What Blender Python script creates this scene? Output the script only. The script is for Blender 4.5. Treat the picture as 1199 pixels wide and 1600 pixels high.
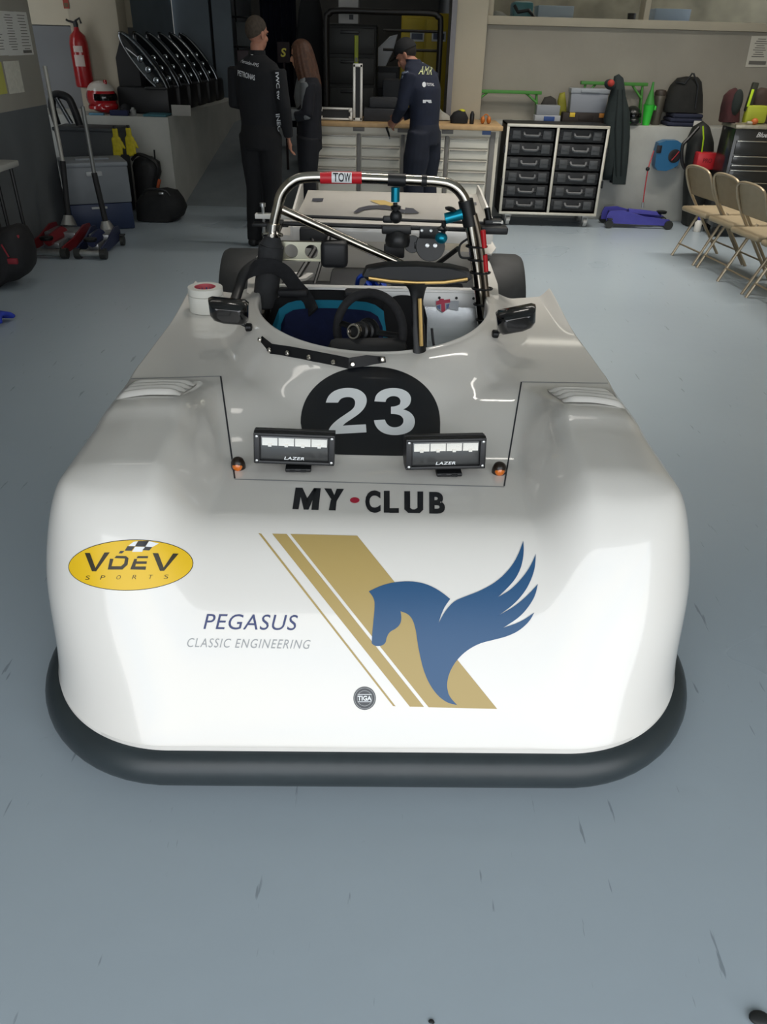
import bpy, bmesh, math, random
import numpy as np
from mathutils import Vector, Matrix, Euler
from mathutils.bvhtree import BVHTree
from mathutils.geometry import tessellate_polygon

for o in list(bpy.data.objects):
    bpy.data.objects.remove(o, do_unlink=True)
SC = bpy.context.scene
COL = SC.collection
PI = math.pi
rnd = random.Random(7)

# ------------------------------------------------------------------ camera
FPX, CXP, CYP, EYE = 1190.0, 599.5, 800.0, 1.62
TILT = math.atan(740 / 1190.0)
ROLL = 0.028
cam_d = bpy.data.cameras.new('camera')
cam_d.sensor_fit = 'VERTICAL'
cam_d.sensor_height = 36.0
cam_d.lens = FPX / 1600.0 * 36.0
cam_d.clip_start = 0.05
cam_d.clip_end = 200
cam = bpy.data.objects.new('camera', cam_d)
COL.objects.link(cam)
cam.matrix_world = (Matrix.Translation((0, 0, EYE)) @ Matrix.Rotation(PI / 2 - TILT, 4, 'X')
                    @ Matrix.Rotation(ROLL, 4, 'Z'))
SC.camera = cam
SC.view_settings.view_transform = 'Standard'
SC.view_settings.look = 'None'
SC.view_settings.gamma = 1.0
SC.view_settings.exposure = 0.0
SC.view_settings.use_curve_mapping = False

# ------------------------------------------------------------------ daylight: overcast sky outside the open garage door
SKY = 3.65
w = bpy.data.worlds.new('sky')
SC.world = w
w.use_nodes = True
nt = w.node_tree
nt.nodes.clear()
N = nt.nodes.new
out = N('ShaderNodeOutputWorld'); bg = N('ShaderNodeBackground')
tc = N('ShaderNodeTexCoord'); mp = N('ShaderNodeMapping'); nz = N('ShaderNodeTexNoise')
rp = N('ShaderNodeValToRGB')
mp.inputs['Scale'].default_value = (1.2, 1.2, 4.0)
nz.inputs['Scale'].default_value = 2.2
nz.inputs['Detail'].default_value = 6
rp.color_ramp.elements[0].position = 0.38
rp.color_ramp.elements[0].color = (0.70, 0.79, 0.90, 1)
rp.color_ramp.elements[1].position = 0.66
rp.color_ramp.elements[1].color = (1.0, 0.97, 0.92, 1)
nt.links.new(tc.outputs['Generated'], mp.inputs['Vector'])
nt.links.new(mp.outputs['Vector'], nz.inputs['Vector'])
nt.links.new(nz.outputs['Fac'], rp.inputs['Fac'])
nt.links.new(rp.outputs['Color'], bg.inputs['Color'])
bg.inputs['Strength'].default_value = SKY
nt.links.new(bg.outputs[0], out.inputs[0])

def area(name, loc, rot, sx, sy, power, color=(1, 1, 1), portal=False, spread=None):
    d = bpy.data.lights.new(name, 'AREA')
    d.shape = 'RECTANGLE'; d.size = sx; d.size_y = sy; d.energy = power; d.color = color
    if spread:
        d.spread = spread
    if portal:
        d.cycles.is_portal = True
    o = bpy.data.objects.new(name, d)
    o.location = loc; o.rotation_euler = rot
    COL.objects.link(o)
    return o
DOOR_Y, DOOR_L, DOOR_R, DOOR_H, CEIL = -1.1, -2.3, 3.9, 3.1, 3.9
# the door opening lets the sky in (portal only guides the sampling, it gives no light)
area('door_portal', ((DOOR_L + DOOR_R) / 2, DOOR_Y, DOOR_H / 2), (PI / 2, 0, 0), DOOR_R - DOOR_L, DOOR_H, 1, portal=True)
# ceiling lamps of the garage, plus added fills over car deck and left wall
LAMPS_AND_FILLS = [(1.6, 6.3, 26), (2.9, 7.0, 30), (0.8, 7.3, 16), (0.25, 4.4, 12), (-0.6, 11.6, 6), (-1.9, 5.2, 3)]
for lx, ly, lp in LAMPS_AND_FILLS:
    area('ceiling_lamp_and_fill', (lx, ly, CEIL - 0.2), (0, 0, 0), 1.3, 0.16, lp, (1.0, 0.945, 0.865), spread=1.15 if ly == 4.4 else 1.95)  # narrow spread keeps the added deck fill off the floor
area('upper_room_lamp_light', (2.6, 11.3, 3.6), (0, 0, 0), 2.5, 1.0, 20, (1.0, 0.93, 0.8))

# ------------------------------------------------------------------ pixel helpers (a point of the place seen at x, y, at a known depth or height)
def pray(px, py):
    dx, dy = px - CXP, py - CYP
    c, s = math.cos(ROLL), math.sin(ROLL)
    x, y = (dx * c + dy * s) / FPX, (-dx * s + dy * c) / FPX
    return Vector((x, math.cos(TILT) - y * math.sin(TILT), -math.sin(TILT) - y * math.cos(TILT)))
def at_y(px, py, Y):
    r = pray(px, py); t = Y / r.y
    return Vector((r.x * t, Y, EYE + r.z * t))
def at_z(px, py, z):
    r = pray(px, py); t = (z - EYE) / r.z
    return Vector((r.x * t, r.y * t, z))
def at_x(px, py, X):
    r = pray(px, py); t = X / r.x
    return Vector((X, r.y * t, EYE + r.z * t))
CAR_O, CAR_YAW = Vector((-0.02, 1.28, 0)), 0.025
CARM = Matrix.Translation(CAR_O) @ Matrix.Rotation(CAR_YAW, 4, 'Z')
CARI = CARM.inverted()

# ------------------------------------------------------------------ materials
MATS = {}
def srgb(h):
    if isinstance(h, str):
        h = h.lstrip('#'); c = [int(h[i:i + 2], 16) / 255 for i in (0, 2, 4)]
    else:
        c = list(h)
    return tuple(x / 12.92 if x <= 0.04045 else ((x + 0.055) / 1.055) ** 2.4 for x in c) + (1,)
def mat(name, col, rough=0.5, metal=0.0, coat=0.0, noise=0.0, nscale=8.0, bump=0.0, bscale=60.0, spec=0.5, alpha=1.0, trans=0.0, emit=None, estr=0.0, ior=1.45):
    if name in MATS:
        return MATS[name]
    m = bpy.data.materials.new(name)
    m.use_nodes = True
    t = m.node_tree
    b = t.nodes['Principled BSDF']
    c = srgb(col)
    b.inputs['Base Color'].default_value = c
    b.inputs['Roughness'].default_value = rough
    b.inputs['Metallic'].default_value = metal
    b.inputs['Coat Weight'].default_value = coat
    b.inputs['Coat Roughness'].default_value = 0.045
    b.inputs['Specular IOR Level'].default_value = spec
    b.inputs['Transmission Weight'].default_value = trans
    b.inputs['IOR'].default_value = ior
    b.inputs['Alpha'].default_value = alpha
    if emit:
        b.inputs['Emission Color'].default_value = srgb(emit)
        b.inputs['Emission Strength'].default_value = estr
    if noise or bump:
        tcn = t.nodes.new('ShaderNodeTexCoord')
    if noise:
        n = t.nodes.new('ShaderNodeTexNoise'); n.inputs['Scale'].default_value = nscale; n.inputs['Detail'].default_value = 5
        r = t.nodes.new('ShaderNodeValToRGB')
        r.color_ramp.elements[0].position = 0.3; r.color_ramp.elements[1].position = 0.7
        r.color_ramp.elements[0].color = tuple(x * (1 - noise) for x in c[:3]) + (1,)
        r.color_ramp.elements[1].color = tuple(min(1, x * (1 + noise)) for x in c[:3]) + (1,)
        t.links.new(tcn.outputs['Object'], n.inputs['Vector'])
        t.links.new(n.outputs['Fac'], r.inputs['Fac'])
        t.links.new(r.outputs['Color'], b.inputs['Base Color'])
    if bump:
        n2 = t.nodes.new('ShaderNodeTexNoise'); n2.inputs['Scale'].default_value = bscale; n2.inputs['Detail'].default_value = 4
        bp = t.nodes.new('ShaderNodeBump'); bp.inputs['Strength'].default_value = bump; bp.inputs['Distance'].default_value = 0.01
        t.links.new(tcn.outputs['Object'], n2.inputs['Vector'])
        t.links.new(n2.outputs['Fac'], bp.inputs['Height'])
        t.links.new(bp.outputs['Normal'], b.inputs['Normal'])
    MATS[name] = m
    return m
BLACK = mat('black_plastic', '#141517', 0.45)
RUBBER = mat('black_rubber', '#1d1f20', 0.62, noise=0.2, nscale=25)
CHROME = mat('polished_steel', '#c9c4bb', 0.12, 1.0)
STEEL = mat('brushed_steel', '#b8bab9', 0.34, 1.0, noise=0.08, nscale=30)
DARKMET = mat('dark_metal', '#2b2c2d', 0.4, 0.8)
WHITEP = mat('white_plastic', '#d8d6cf', 0.45)
REDP = mat('red_plastic', '#b3141c', 0.35)
CLOTHB = mat('black_cloth', '#17181b', 0.9, noise=0.25, nscale=40, bump=0.3, bscale=90)

# ------------------------------------------------------------------ mesh helper
class MB:
    def __init__(self):
        self.bm = bmesh.new()
    def _xf(self, verts, M):
        bmesh.ops.transform(self.bm, matrix=M, verts=verts)
    def box(self, c, s, bev=0.0, rot=None, seg=2, taper=None):
        r = bmesh.ops.create_cube(self.bm, size=1.0)
        vs = r['verts']
        if taper:
            for v in vs:
                if v.co.z > 0:
                    v.co.x *= taper[0]; v.co.y *= taper[1]
        self._xf(vs, Matrix.Diagonal((s[0], s[1], s[2], 1)))
        if bev > 0:
            es = list({e for v in vs for e in v.link_edges})
            g = bmesh.ops.bevel(self.bm, geom=es, offset=min(bev, min(s) * 0.49), segments=seg, affect='EDGES', profile=0.5)
            vs = list(set(g['verts']) | {v for f in g['faces'] for v in f.verts})
            # all verts of the island
            seen = set(vs); st = list(vs)
            while st:
                v = st.pop()
                for e in v.link_edges:
                    o = e.other_vert(v)
                    if o not in seen:
                        seen.add(o); st.append(o)
            vs = list(seen)
        M = Matrix.Translation(c)
        if rot is not None:
            M = M @ (rot if isinstance(rot, Matrix) else Euler(rot).to_matrix().to_4x4())
        self._xf(vs, M)
        return self
    def ell(self, c, r, rot=None, u=20, v=12):
        g = bmesh.ops.create_uvsphere(self.bm, u_segments=u, v_segments=v, radius=1)
        M = Matrix.Translation(c)
        if rot is not None:
            M = M @ Euler(rot).to_matrix().to_4x4()
        self._xf(g['verts'], M @ Matrix.Diagonal((r[0], r[1], r[2], 1)))
        return self
    def tube(self, pts, r, n=10, closed=False, sx=1.0, up=None):
        pts = [Vector(p) for p in pts]
        m = len(pts)
        rr = r if isinstance(r, (list, tuple)) else [r] * m
        rings = []
        prev = None
        for i, p in enumerate(pts):
            if closed:
                t = pts[(i + 1) % m] - pts[i - 1]
            else:
                t = pts[min(i + 1, m - 1)] - pts[max(i - 1, 0)]
            if t.length < 1e-9:
                t = Vector((0, 0, 1))
            t.normalize()
            if up is not None:
                a = Vector(up) - t * Vector(up).dot(t)
                if a.length < 1e-4:
                    a = t.orthogonal()
            elif prev is None:
                a = t.orthogonal()
            else:
                a = prev - t * prev.dot(t)
                if a.length < 1e-6:
                    a = t.orthogonal()
            a.normalize(); prev = a
            b = t.cross(a)
            rings.append([self.bm.verts.new(p + (a * math.cos(2 * PI * k / n) + b * sx * math.sin(2 * PI * k / n)) * rr[i]) for k in range(n)])
        for i in range(m if closed else m - 1):
            A, B = rings[i], rings[(i + 1) % m]
            for k in range(n):
                self.bm.faces.new((A[k], A[(k + 1) % n], B[(k + 1) % n], B[k]))
        if not closed:
            self.bm.faces.new(rings[0][::-1]); self.bm.faces.new(rings[-1])
        return self
    def cyl(self, a, b, r, r2=None, n=18):
        return self.tube([a, b], [r, r if r2 is None else r2], n)
    def lathe(self, prof, c=(0, 0, 0), n=28, rot=None, caps=True):
        M = Matrix.Translation(c)
        if rot is not None:
            M = M @ (rot if isinstance(rot, Matrix) else Euler(rot).to_matrix().to_4x4())
        rings = [[self.bm.verts.new(M @ Vector((r * math.cos(2 * PI * k / n), r * math.sin(2 * PI * k / n), z))) for k in range(n)] for r, z in prof]
        for i in range(len(prof) - 1):
            for k in range(n):
                self.bm.faces.new((rings[i][k], rings[i][(k + 1) % n], rings[i + 1][(k + 1) % n], rings[i + 1][k]))
        if caps:
            self.bm.faces.new(rings[0][::-1]); self.bm.faces.new(rings[-1])
        return self
    def prism(self, poly, M, h):
        """poly in local xy, extruded along local z by h, placed by M"""
        a = [self.bm.verts.new(M @ Vector((x, y, 0))) for x, y in poly]
        b = [self.bm.verts.new(M @ Vector((x, y, h))) for x, y in poly]
        n = len(poly)
        for i in range(n):
            self.bm.faces.new((a[i], a[(i + 1) % n], b[(i + 1) % n], b[i]))
        for tri in tessellate_polygon([[Vector((x, y, 0)) for x, y in poly]]):
            try:
                self.bm.faces.new([a[i] for i in tri][::-1]); self.bm.faces.new([b[i] for i in tri])
            except ValueError:
                pass
        return self
    def quad(self, *ps):
        self.bm.faces.new([self.bm.verts.new(Vector(p)) for p in ps])
        return self
    def sheet(self, rows, thick=0.0):
        R = [[self.bm.verts.new(Vector(p)) for p in row] for row in rows]
        fs = []
        for i in range(len(R) - 1):
            for k in range(len(R[0]) - 1):
                fs.append(self.bm.faces.new((R[i][k], R[i][k + 1], R[i + 1][k + 1], R[i + 1][k])))
        if thick:
            bmesh.ops.solidify(self.bm, geom=fs, thickness=thick)
        return self
    def mesh(self, name, angle=40):
        bmesh.ops.recalc_face_normals(self.bm, faces=self.bm.faces)
        me = bpy.data.meshes.new(name)
        self.bm.to_mesh(me); self.bm.free()
        if angle:
            me.shade_smooth()
            me.set_sharp_from_angle(angle=math.radians(angle))
        return me
    def obj(self, name, m, parent=None, angle=40, kind=None, label=None):
        me = self.mesh(name, angle)
        me.materials.append(m)
        o = bpy.data.objects.new(name, me)
        COL.objects.link(o)
        if parent is not None:
            o.parent = parent
        if kind:
            o['kind'] = kind
        if label:
            o['label'] = label
        return o
def tag(o, label, cat, group=None, kind=None):
    o['label'] = label; o['category'] = cat
    if group:
        o['group'] = group
    if kind:
        o['kind'] = kind
    return o
def thing(name, label, cat, loc=(0, 0, 0), rz=0.0, group=None):
    o = bpy.data.objects.new(name, None)
    COL.objects.link(o)
    o.location = loc; o.rotation_euler = (0, 0, rz)
    o.empty_display_size = 0.1
    return tag(o, label, cat, group)
def dup(root, loc, rz=None, label=None, rot=None):
    def cp(o, par):
        c = o.copy(); COL.objects.link(c); c.parent = par
        for ch in kids.get(o.name, []):
            cp(ch, c)
        return c
    kids = {}
    for ob in COL.objects:
        if ob.parent:
            kids.setdefault(ob.parent.name, []).append(ob)
    r = cp(root, None)
    r.location = loc
    if rz is not None:
        r.rotation_euler = (0, 0, rz)
    if label:
        r['label'] = label
    return r
def struct(mb, name, m, angle=40):
    o = mb.obj(name, m, None, angle)
    o['kind'] = 'structure'
    return o
def text_mesh(s, bold=0.0, shear=0.0, spacing=1.0):
    """flat lettering: list of (verts2d, faces) normalised to its own bounding box 0..1"""
    cu = bpy.data.curves.new('lettering', 'FONT')
    cu.body = s; cu.size = 1.0; cu.offset = bold; cu.shear = shear; cu.space_character = spacing
    cu.resolution_u = 4
    o = bpy.data.objects.new('lettering', cu)
    COL.objects.link(o)
    dg = bpy.context.evaluated_depsgraph_get()
    me = bpy.data.meshes.new_from_object(o.evaluated_get(dg))
    bpy.data.objects.remove(o, do_unlink=True); bpy.data.curves.remove(cu)
    vs = [v.co.copy() for v in me.vertices]
    fs = [tuple(p.vertices) for p in me.polygons]
    bpy.data.meshes.remove(me)
    x0 = min(v.x for v in vs); x1 = max(v.x for v in vs); y0 = min(v.y for v in vs); y1 = max(v.y for v in vs)
    return [((v.x - x0) / (x1 - x0), (v.y - y0) / (y1 - y0)) for v in vs], fs, (x1 - x0) / (y1 - y0)
def lettering(s, M, width, height, m, parent, bold=0.0, shear=0.0, thick=0.0008, name='lettering', spacing=1.0):
    """lettering lying in the local xy plane of M, centred"""
    vs, fs, asp = text_mesh(s, bold, shear, spacing)
    if height is None:
        height = width / asp
    if width is None:
        width = height * asp
    mb = MB()
    bv = [mb.bm.verts.new(M @ Vector(((x - 0.5) * width, (y - 0.5) * height, thick))) for x, y in vs]
    for f in fs:
        try:
            mb.bm.faces.new([bv[i] for i in f])
        except ValueError:
            pass
    me = bpy.data.meshes.new(name)
    mb.bm.to_mesh(me); mb.bm.free()
    me.materials.append(m)
    o = bpy.data.objects.new(name, me); COL.objects.link(o)
    if parent is not None:
        o.parent = parent
    return o
def facing(c, n, up=(0, 0, 1)):
    """matrix whose local z points along n and local y is upright"""
    z = Vector(n).normalized(); y = (Vector(up) - z * Vector(up).dot(z)).normalized(); x = y.cross(z)
    M = Matrix((x, y, z)).transposed().to_4x4()
    M.translation = Vector(c)
    return M
def sm(a, b, x):
    t = np.clip((x - a) / (b - a), 0, 1)
    return t * t * (3 - 2 * t)
# ------------------------------------------------------------------ the room
def floor_material():
    m = bpy.data.materials.new('epoxy_floor'); m.use_nodes = True
    t = m.node_tree; b = t.nodes['Principled BSDF']
    tcn = t.nodes.new('ShaderNodeTexCoord')
    n1 = t.nodes.new('ShaderNodeTexNoise'); n1.inputs['Scale'].default_value = 0.9; n1.inputs['Detail'].default_value = 2.5
    r1 = t.nodes.new('ShaderNodeValToRGB')
    r1.color_ramp.elements[0].position = 0.15; r1.color_ramp.elements[0].color = srgb('#98a4ad')
    r1.color_ramp.elements[1].position = 0.85; r1.color_ramp.elements[1].color = srgb('#a0acb4')
    n2 = t.nodes.new('ShaderNodeTexNoise'); n2.inputs['Scale'].default_value = 14; n2.inputs['Detail'].default_value = 8; n2.inputs['Roughness'].default_value = 0.7
    r2 = t.nodes.new('ShaderNodeValToRGB')
    r2.color_ramp.elements[0].position = 0.66; r2.color_ramp.elements[0].color = (0, 0, 0, 1)
    r2.color_ramp.elements[1].position = 0.76; r2.color_ramp.elements[1].color = (0.3, 0.3, 0.3, 1)
    # thin scuffs: stretched noise
    mp2 = t.nodes.new('ShaderNodeMapping'); mp2.inputs['Scale'].default_value = (26, 3.2, 1); mp2.inputs['Rotation'].default_value = (0, 0, 0.5)
    n3 = t.nodes.new('ShaderNodeTexNoise'); n3.inputs['Scale'].default_value = 1.6; n3.inputs['Detail'].default_value = 3
    r3 = t.nodes.new('ShaderNodeValToRGB')
    r3.color_ramp.elements[0].position = 0.69; r3.color_ramp.elements[0].color = (0, 0, 0, 1)
    r3.color_ramp.elements[1].position = 0.72; r3.color_ramp.elements[1].color = (0.55, 0.55, 0.55, 1)
    add = t.nodes.new('ShaderNodeMath'); add.operation = 'MAXIMUM'
    mx = t.nodes.new('ShaderNodeMix'); mx.data_type = 'RGBA'
    mx.inputs['B'].default_value = srgb('#5d676d')
    L = t.links.new
    for n in (n1, n2):
        L(tcn.outputs['Object'], n.inputs['Vector'])
    L(tcn.outputs['Object'], mp2.inputs['Vector']); L(mp2.outputs['Vector'], n3.inputs['Vector'])
    L(n1.outputs['Fac'], r1.inputs['Fac']); L(n2.outputs['Fac'], r2.inputs['Fac']); L(n3.outputs['Fac'], r3.inputs['Fac'])
    L(r2.outputs['Color'], add.inputs[0]); L(r3.outputs['Color'], add.inputs[1])
    L(add.outputs[0], mx.inputs['Factor']); L(r1.outputs['Color'], mx.inputs['A'])
    L(mx.outputs['Result'], b.inputs['Base Color'])
    rr = t.nodes.new('ShaderNodeMapRange'); rr.inputs['To Min'].default_value = 0.24; rr.inputs['To Max'].default_value = 0.34
    L(n1.outputs['Fac'], rr.inputs['Value']); L(rr.outputs['Result'], b.inputs['Roughness'])
    nb = t.nodes.new('ShaderNodeTexNoise'); nb.inputs['Scale'].default_value = 9; nb.inputs['Detail'].default_value = 3
    bp = t.nodes.new('ShaderNodeBump'); bp.inputs['Strength'].default_value = 0.06; bp.inputs['Distance'].default_value = 0.02
    L(tcn.outputs['Object'], nb.inputs['Vector']); L(nb.outputs['Fac'], bp.inputs['Height']); L(bp.outputs['Normal'], b.inputs['Normal'])
    return m
CREAM = mat('cream_wall_paint', '#b5ad9a', 0.75, noise=0.06, nscale=2, bump=0.1, bscale=30)
GREYP = mat('grey_wall_paint', '#9c978b', 0.7, noise=0.06, nscale=2.5, bump=0.1, bscale=30)
DGREYP = mat('dark_grey_wall_paint', '#63676a', 0.65, noise=0.1, nscale=2.5, bump=0.15, bscale=25)
LEDGEP = mat('pale_grey_plinth_paint', '#a7a8a2', 0.6, noise=0.12, nscale=3, bump=0.1, bscale=25)
BLUEPAN = mat('blue_grey_door_paint', '#5f6a72', 0.55, noise=0.12, nscale=2.5)
CEILM = mat('ceiling_paint', '#dcdcd6', 0.8, noise=0.05, nscale=2)
JAMB = mat('steel_door_jamb', '#77767a', 0.45, noise=0.1, nscale=6)

mb = MB(); mb.box((0, 6.0, -0.05), (16, 26, 0.1)); FL = struct(mb, 'floor', floor_material())
mb = MB(); mb.box((0, -14.0, -0.06), (40, 14, 0.1)); struct(mb, 'ground_outside', mat('pit_lane_concrete', '#b4b2ad', 0.85, noise=0.15, nscale=5))
mb = MB(); mb.box((0.2, 3.9, CEIL + 0.06), (10.6, 10.6, 0.12)); struct(mb, 'ceiling', CEILM)

# left wall: pier with a grey skirt and a pale upper half
XL = -3.15
mb = MB(); mb.box((XL - 0.5, (7.75 - 1.4) / 2, (1.04 + CEIL) / 2), (1.0, 9.15, CEIL - 1.04)); struct(mb, 'wall_left', mat('pale_grey_wall_paint', '#a09c92', 0.75, noise=0.06, nscale=2, bump=0.1, bscale=30))
mb = MB(); mb.box((XL - 0.5, (7.75 - 1.4) / 2, 0.52), (1.0, 9.15, 1.04)); struct(mb, 'wall_left_lower', DGREYP)
# alcove behind the pier
mb = MB(); mb.box((-4.35, 9.55, 0.8275), (3.0, 0.3, 1.655)); struct(mb, 'wall_alcove_lower', mat('alcove_grey_shaded', '#6c6e70', 0.7, noise=0.06, nscale=2.5))  # right wall's grey paint with the alcove's shade put into the colour
mb = MB(); mb.box((-4.35, 9.55, 2.8), (3.0, 0.3, CEIL - 1.655 + 0.06)); struct(mb, 'wall_alcove_upper', CREAM)
mb = MB(); mb.box((-5.3, 8.6, 2), (0.3, 2.2, 4)); struct(mb, 'wall_alcove_side', CREAM)
mb = MB(); mb.box((-3.09, 9.33, 2.0), (0.5, 0.3, 3.9), 0.01); struct(mb, 'pillar_left', mat('beige_pier_paint', '#a39b8a', 0.75, noise=0.06, nscale=2))
# plinth ledge on the left, running on into the passage
mb = MB()
mb.prism([(-4.9, 8.68), (-2.31, 8.68), (-2.12, 11.75), (-4.9, 11.75)], Matrix.Identity(4), 0.882)
struct(mb, 'ledge_left', LEDGEP)
# blue-grey sliding panels above the ledge
def panel(a, b, z0, z1, th, name, m):
    a = Vector((a[0], a[1], 0)); b = Vector((b[0], b[1], 0)); d = (b - a).normalized(); n = Vector((-d.y, d.x, 0)) * th
    mb = MB()
    mb.prism([(a.x, a.y), (b.x, b.y), (b.x + n.x, b.y + n.y), (a.x + n.x, a.y + n.y)], Matrix.Translation((0, 0, z0)), z1 - z0)
    return struct(mb, name, m)
panel((-2.92, 9.30), (-2.92, 11.75), 0.883, CEIL, 0.06, 'wall_panel_left', BLUEPAN)
panel((-2.92, 11.78), (-2.45, 11.78), 0.883, CEIL, 0.06, 'wall_panel_inner', BLUEPAN)
panel((-2.41, 11.78), (-2.165, 11.78), 0.5, CEIL, 0.06, 'wall_panel_end', BLUEPAN)
panel((-2.92, 11.86), (-2.2, 11.86), 0.5, CEIL, 0.03, 'wall_panel_backing', mat('dark_gap', '#0c0d0f', 0.9))
# ramp and floor of the passage behind
mb = MB()
mb.prism([(8.9, 0.001), (11.4, 0.62), (14.4, 0.62), (14.4, -0.1), (8.9, -0.1)], Matrix(((0, 0, 1, -2.3), (1, 0, 0, 0), (0, 1, 0, 0), (0, 0, 0, 1))), 1.4)
struct(mb, 'floor_ramp', mat('passage_concrete', '#70777b', 0.5, noise=0.15, nscale=3))
# far walls of the room behind
mb = MB(); mb.box((-0.6, 14.4, 2.0), (8.0, 0.2, 4.2)); struct(mb, 'wall_far', mat('far_room_wall', '#6d6a64', 0.8, noise=0.1, nscale=2))
mb = MB(); mb.box((-2.36, 13.2, 2.2), (0.12, 2.4, 3.6)); struct(mb, 'wall_passage', mat('passage_wall', '#7d8288', 0.7, noise=0.1, nscale=2))
mb = MB(); mb.box((0.72, 11.8, 2.0), (0.16, 5.2, 4.2)); struct(mb, 'wall_passage_right', mat('passage_wall', '#7d8288'))
mb = MB(); mb.box((-1.0, 11.8, CEIL + 0.06), (4.4, 5.4, 0.12)); struct(mb, 'ceiling_passage', CEILM)
# pier right of the doorway, jamb, right back wall
YB = 9.1
mb = MB(); mb.box((0.735, YB + 0.1, 2.0), (0.31, 0.5, 4.0), 0.006); struct(mb, 'pillar_right', CREAM)
mb = MB(); mb.box((0.556, YB + 0.05, 2.0), (0.05, 0.52, 4.0)); struct(mb, 'trim_1', JAMB)
mb = MB(); mb.box((0.88 + 2.3, YB + 0.15, 1.33), (4.6, 0.3, 0.86)); struct(mb, 'wall_right_back', GREYP)
mb = MB(); mb.box((0.88 + 2.3, YB + 0.14, 1.80), (4.6, 0.36, 0.075), 0.005); struct(mb, 'trim_2', CREAM)
mb = MB(); mb.box((0.875, YB + 0.1, 1.3), (0.03, 0.36, 1.0)); struct(mb, 'trim_3', CREAM)
mb = MB(); mb.box((0.88 + 2.3, YB + 0.15, 3.4), (4.6, 0.3, 1.1)); struct(mb, 'wall_right_top', CREAM)
mb = MB(); mb.box((0.9 + 2.3, 8.95, 0.46), (4.6, 0.36, 0.92), 0.008); struct(mb, 'ledge_right', LEDGEP)
mb = MB(); mb.box((3.95 + 0.15, 4.0, 2.0), (0.3, 10.6, 4.0)); struct(mb, 'wall_right', mat('warm_wall_paint', '#a89f8c', 0.75, noise=0.06, nscale=2))
# internal window strip with two panes above the sill
mb = MB()
mb.box((2.49, YB + 0.12, 2.34), (0.055, 0.2, 1.06), 0.004)
mb.box((0.93, YB + 0.12, 2.34), (0.06, 0.2, 1.06), 0.004)
mb.box((3.2, YB + 0.12, 2.86), (4.5, 0.2, 0.06), 0.004)
win = struct(mb, 'window_1', CREAM)
glass = mat('window_glass', '#e8efee', 0.03, trans=1.0, ior=1.02, alpha=0.35)
for gx, gw in ((1.71, 1.5), (3.2, 1.38)):
    mb = MB(); mb.box((gx, YB + 0.12, 2.34), (gw, 0.008, 1.02)); mb.obj('window_pane', glass, win)
mb = MB(); mb.box((3.2, 12.2, 2.5), (4.8, 0.15, 3.0)); struct(mb, 'wall_upper_room', mat('upper_room_wall', '#6a6658', 0.8, noise=0.3, nscale=4))
mb = MB(); mb.box((3.2, 10.75, 1.74), (4.8, 2.9, 0.1)); struct(mb, 'floor_upper_room', mat('upper_room_floor', '#8a8372', 0.7))
mb = MB(); mb.box((3.2, 10.75, 4.0), (4.8, 3.1, 0.1)); struct(mb, 'ceiling_upper_room', CEILM)
# front wall around the open garage door, behind the photographer
for nm, x0, x1, z0, z1 in (('wall_front_left', -5.2, DOOR_L, 0, CEIL), ('wall_front_right', DOOR_R, 5.2, 0, CEIL), ('wall_front_lintel', DOOR_L, DOOR_R, DOOR_H, CEIL)):
    mb = MB(); mb.box(((x0 + x1) / 2, DOOR_Y - 0.12, (z0 + z1) / 2), (x1 - x0, 0.22, z1 - z0)); struct(mb, nm, CEILM)
# ------------------------------------------------------------------ the race car (local: u right, v back from the nose, z up)
PAINT = mat('white_car_paint', '#e0ddd7', 0.34, coat=0.85)
PAINT_IN = mat('bare_fibreglass', '#3a3a38', 0.8)
CAR = thing('race_car', 'white open two-seat sports racing car with number 23 on its nose', 'car', CAR_O, CAR_YAW)

def vfront(u):
    a = np.clip((np.abs(u) - 0.49) / 0.38, 0, 1)
    return 0.40 * (1 - np.sqrt(np.maximum(0, 1 - a * a)))
def body_z(u, v):
    u = np.asarray(u, float); v = np.asarray(v, float); au = np.abs(u)
    base = 0.540 + 0.063 * sm(0.72, 1.18, v)
    A = 0.128 * sm(0.10, 0.5, v) * (1 - sm(0.80, 1.22, v))
    inner = 0.44 + 0.05 * sm(0.6, 1.1, v)
    bump = A * sm(inner - 0.02, inner + 0.13, au) * (1 - 0.28 * sm(0.66, 0.88, au))
    q = np.where(v < 2.0, np.sqrt((u / 0.505) ** 2 + ((2.0 - np.minimum(v, 2.0)) / 0.70) ** 2), au / 0.505)
    lat = np.clip(au / 0.505 / np.maximum(q, 1e-6), 0, 1)
    reach = 0.60 * (1 - lat) + 0.30 * lat
    d = np.clip((q - 1) / reach, 0, 1)
    cowl = 0.072 * (1 - sm(0, 1, d)) * (1 - 0.25 * sm(1.7, 2.2, v) )
    tip = 0.055 * sm(0.775, 0.86, au) * sm(1.75, 2.35, v)
    H = base + bump + cowl + tip
    # nose profile, steeper toward the corners
    x = np.maximum(v - vfront(np.minimum(au, 0.87)), 0)
    L = 0.45 - 0.15 * sm(0.35, 0.85, au)
    Nn = np.sin(PI / 2 * np.clip(x / L, 0, 1)) ** 1.13
    r = 0.125 - 0.09 * sm(0.85, 1.35, v)
    ds = np.clip(0.87 - 0.012 * sm(1.2, 2.3, v) - au, 0, None)
    S = (1 - np.maximum(0, 1 - np.clip(ds / r, 0, 1)) ** 2.7) ** (1 / 2.7)
    p = 5.0
    k = (np.maximum(Nn, 1e-4) ** -p + np.maximum(S, 1e-4) ** -p - 1) ** (-1 / p)
    return 0.14 + (H - 0.14) * np.clip(k, 0, 1)

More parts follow.
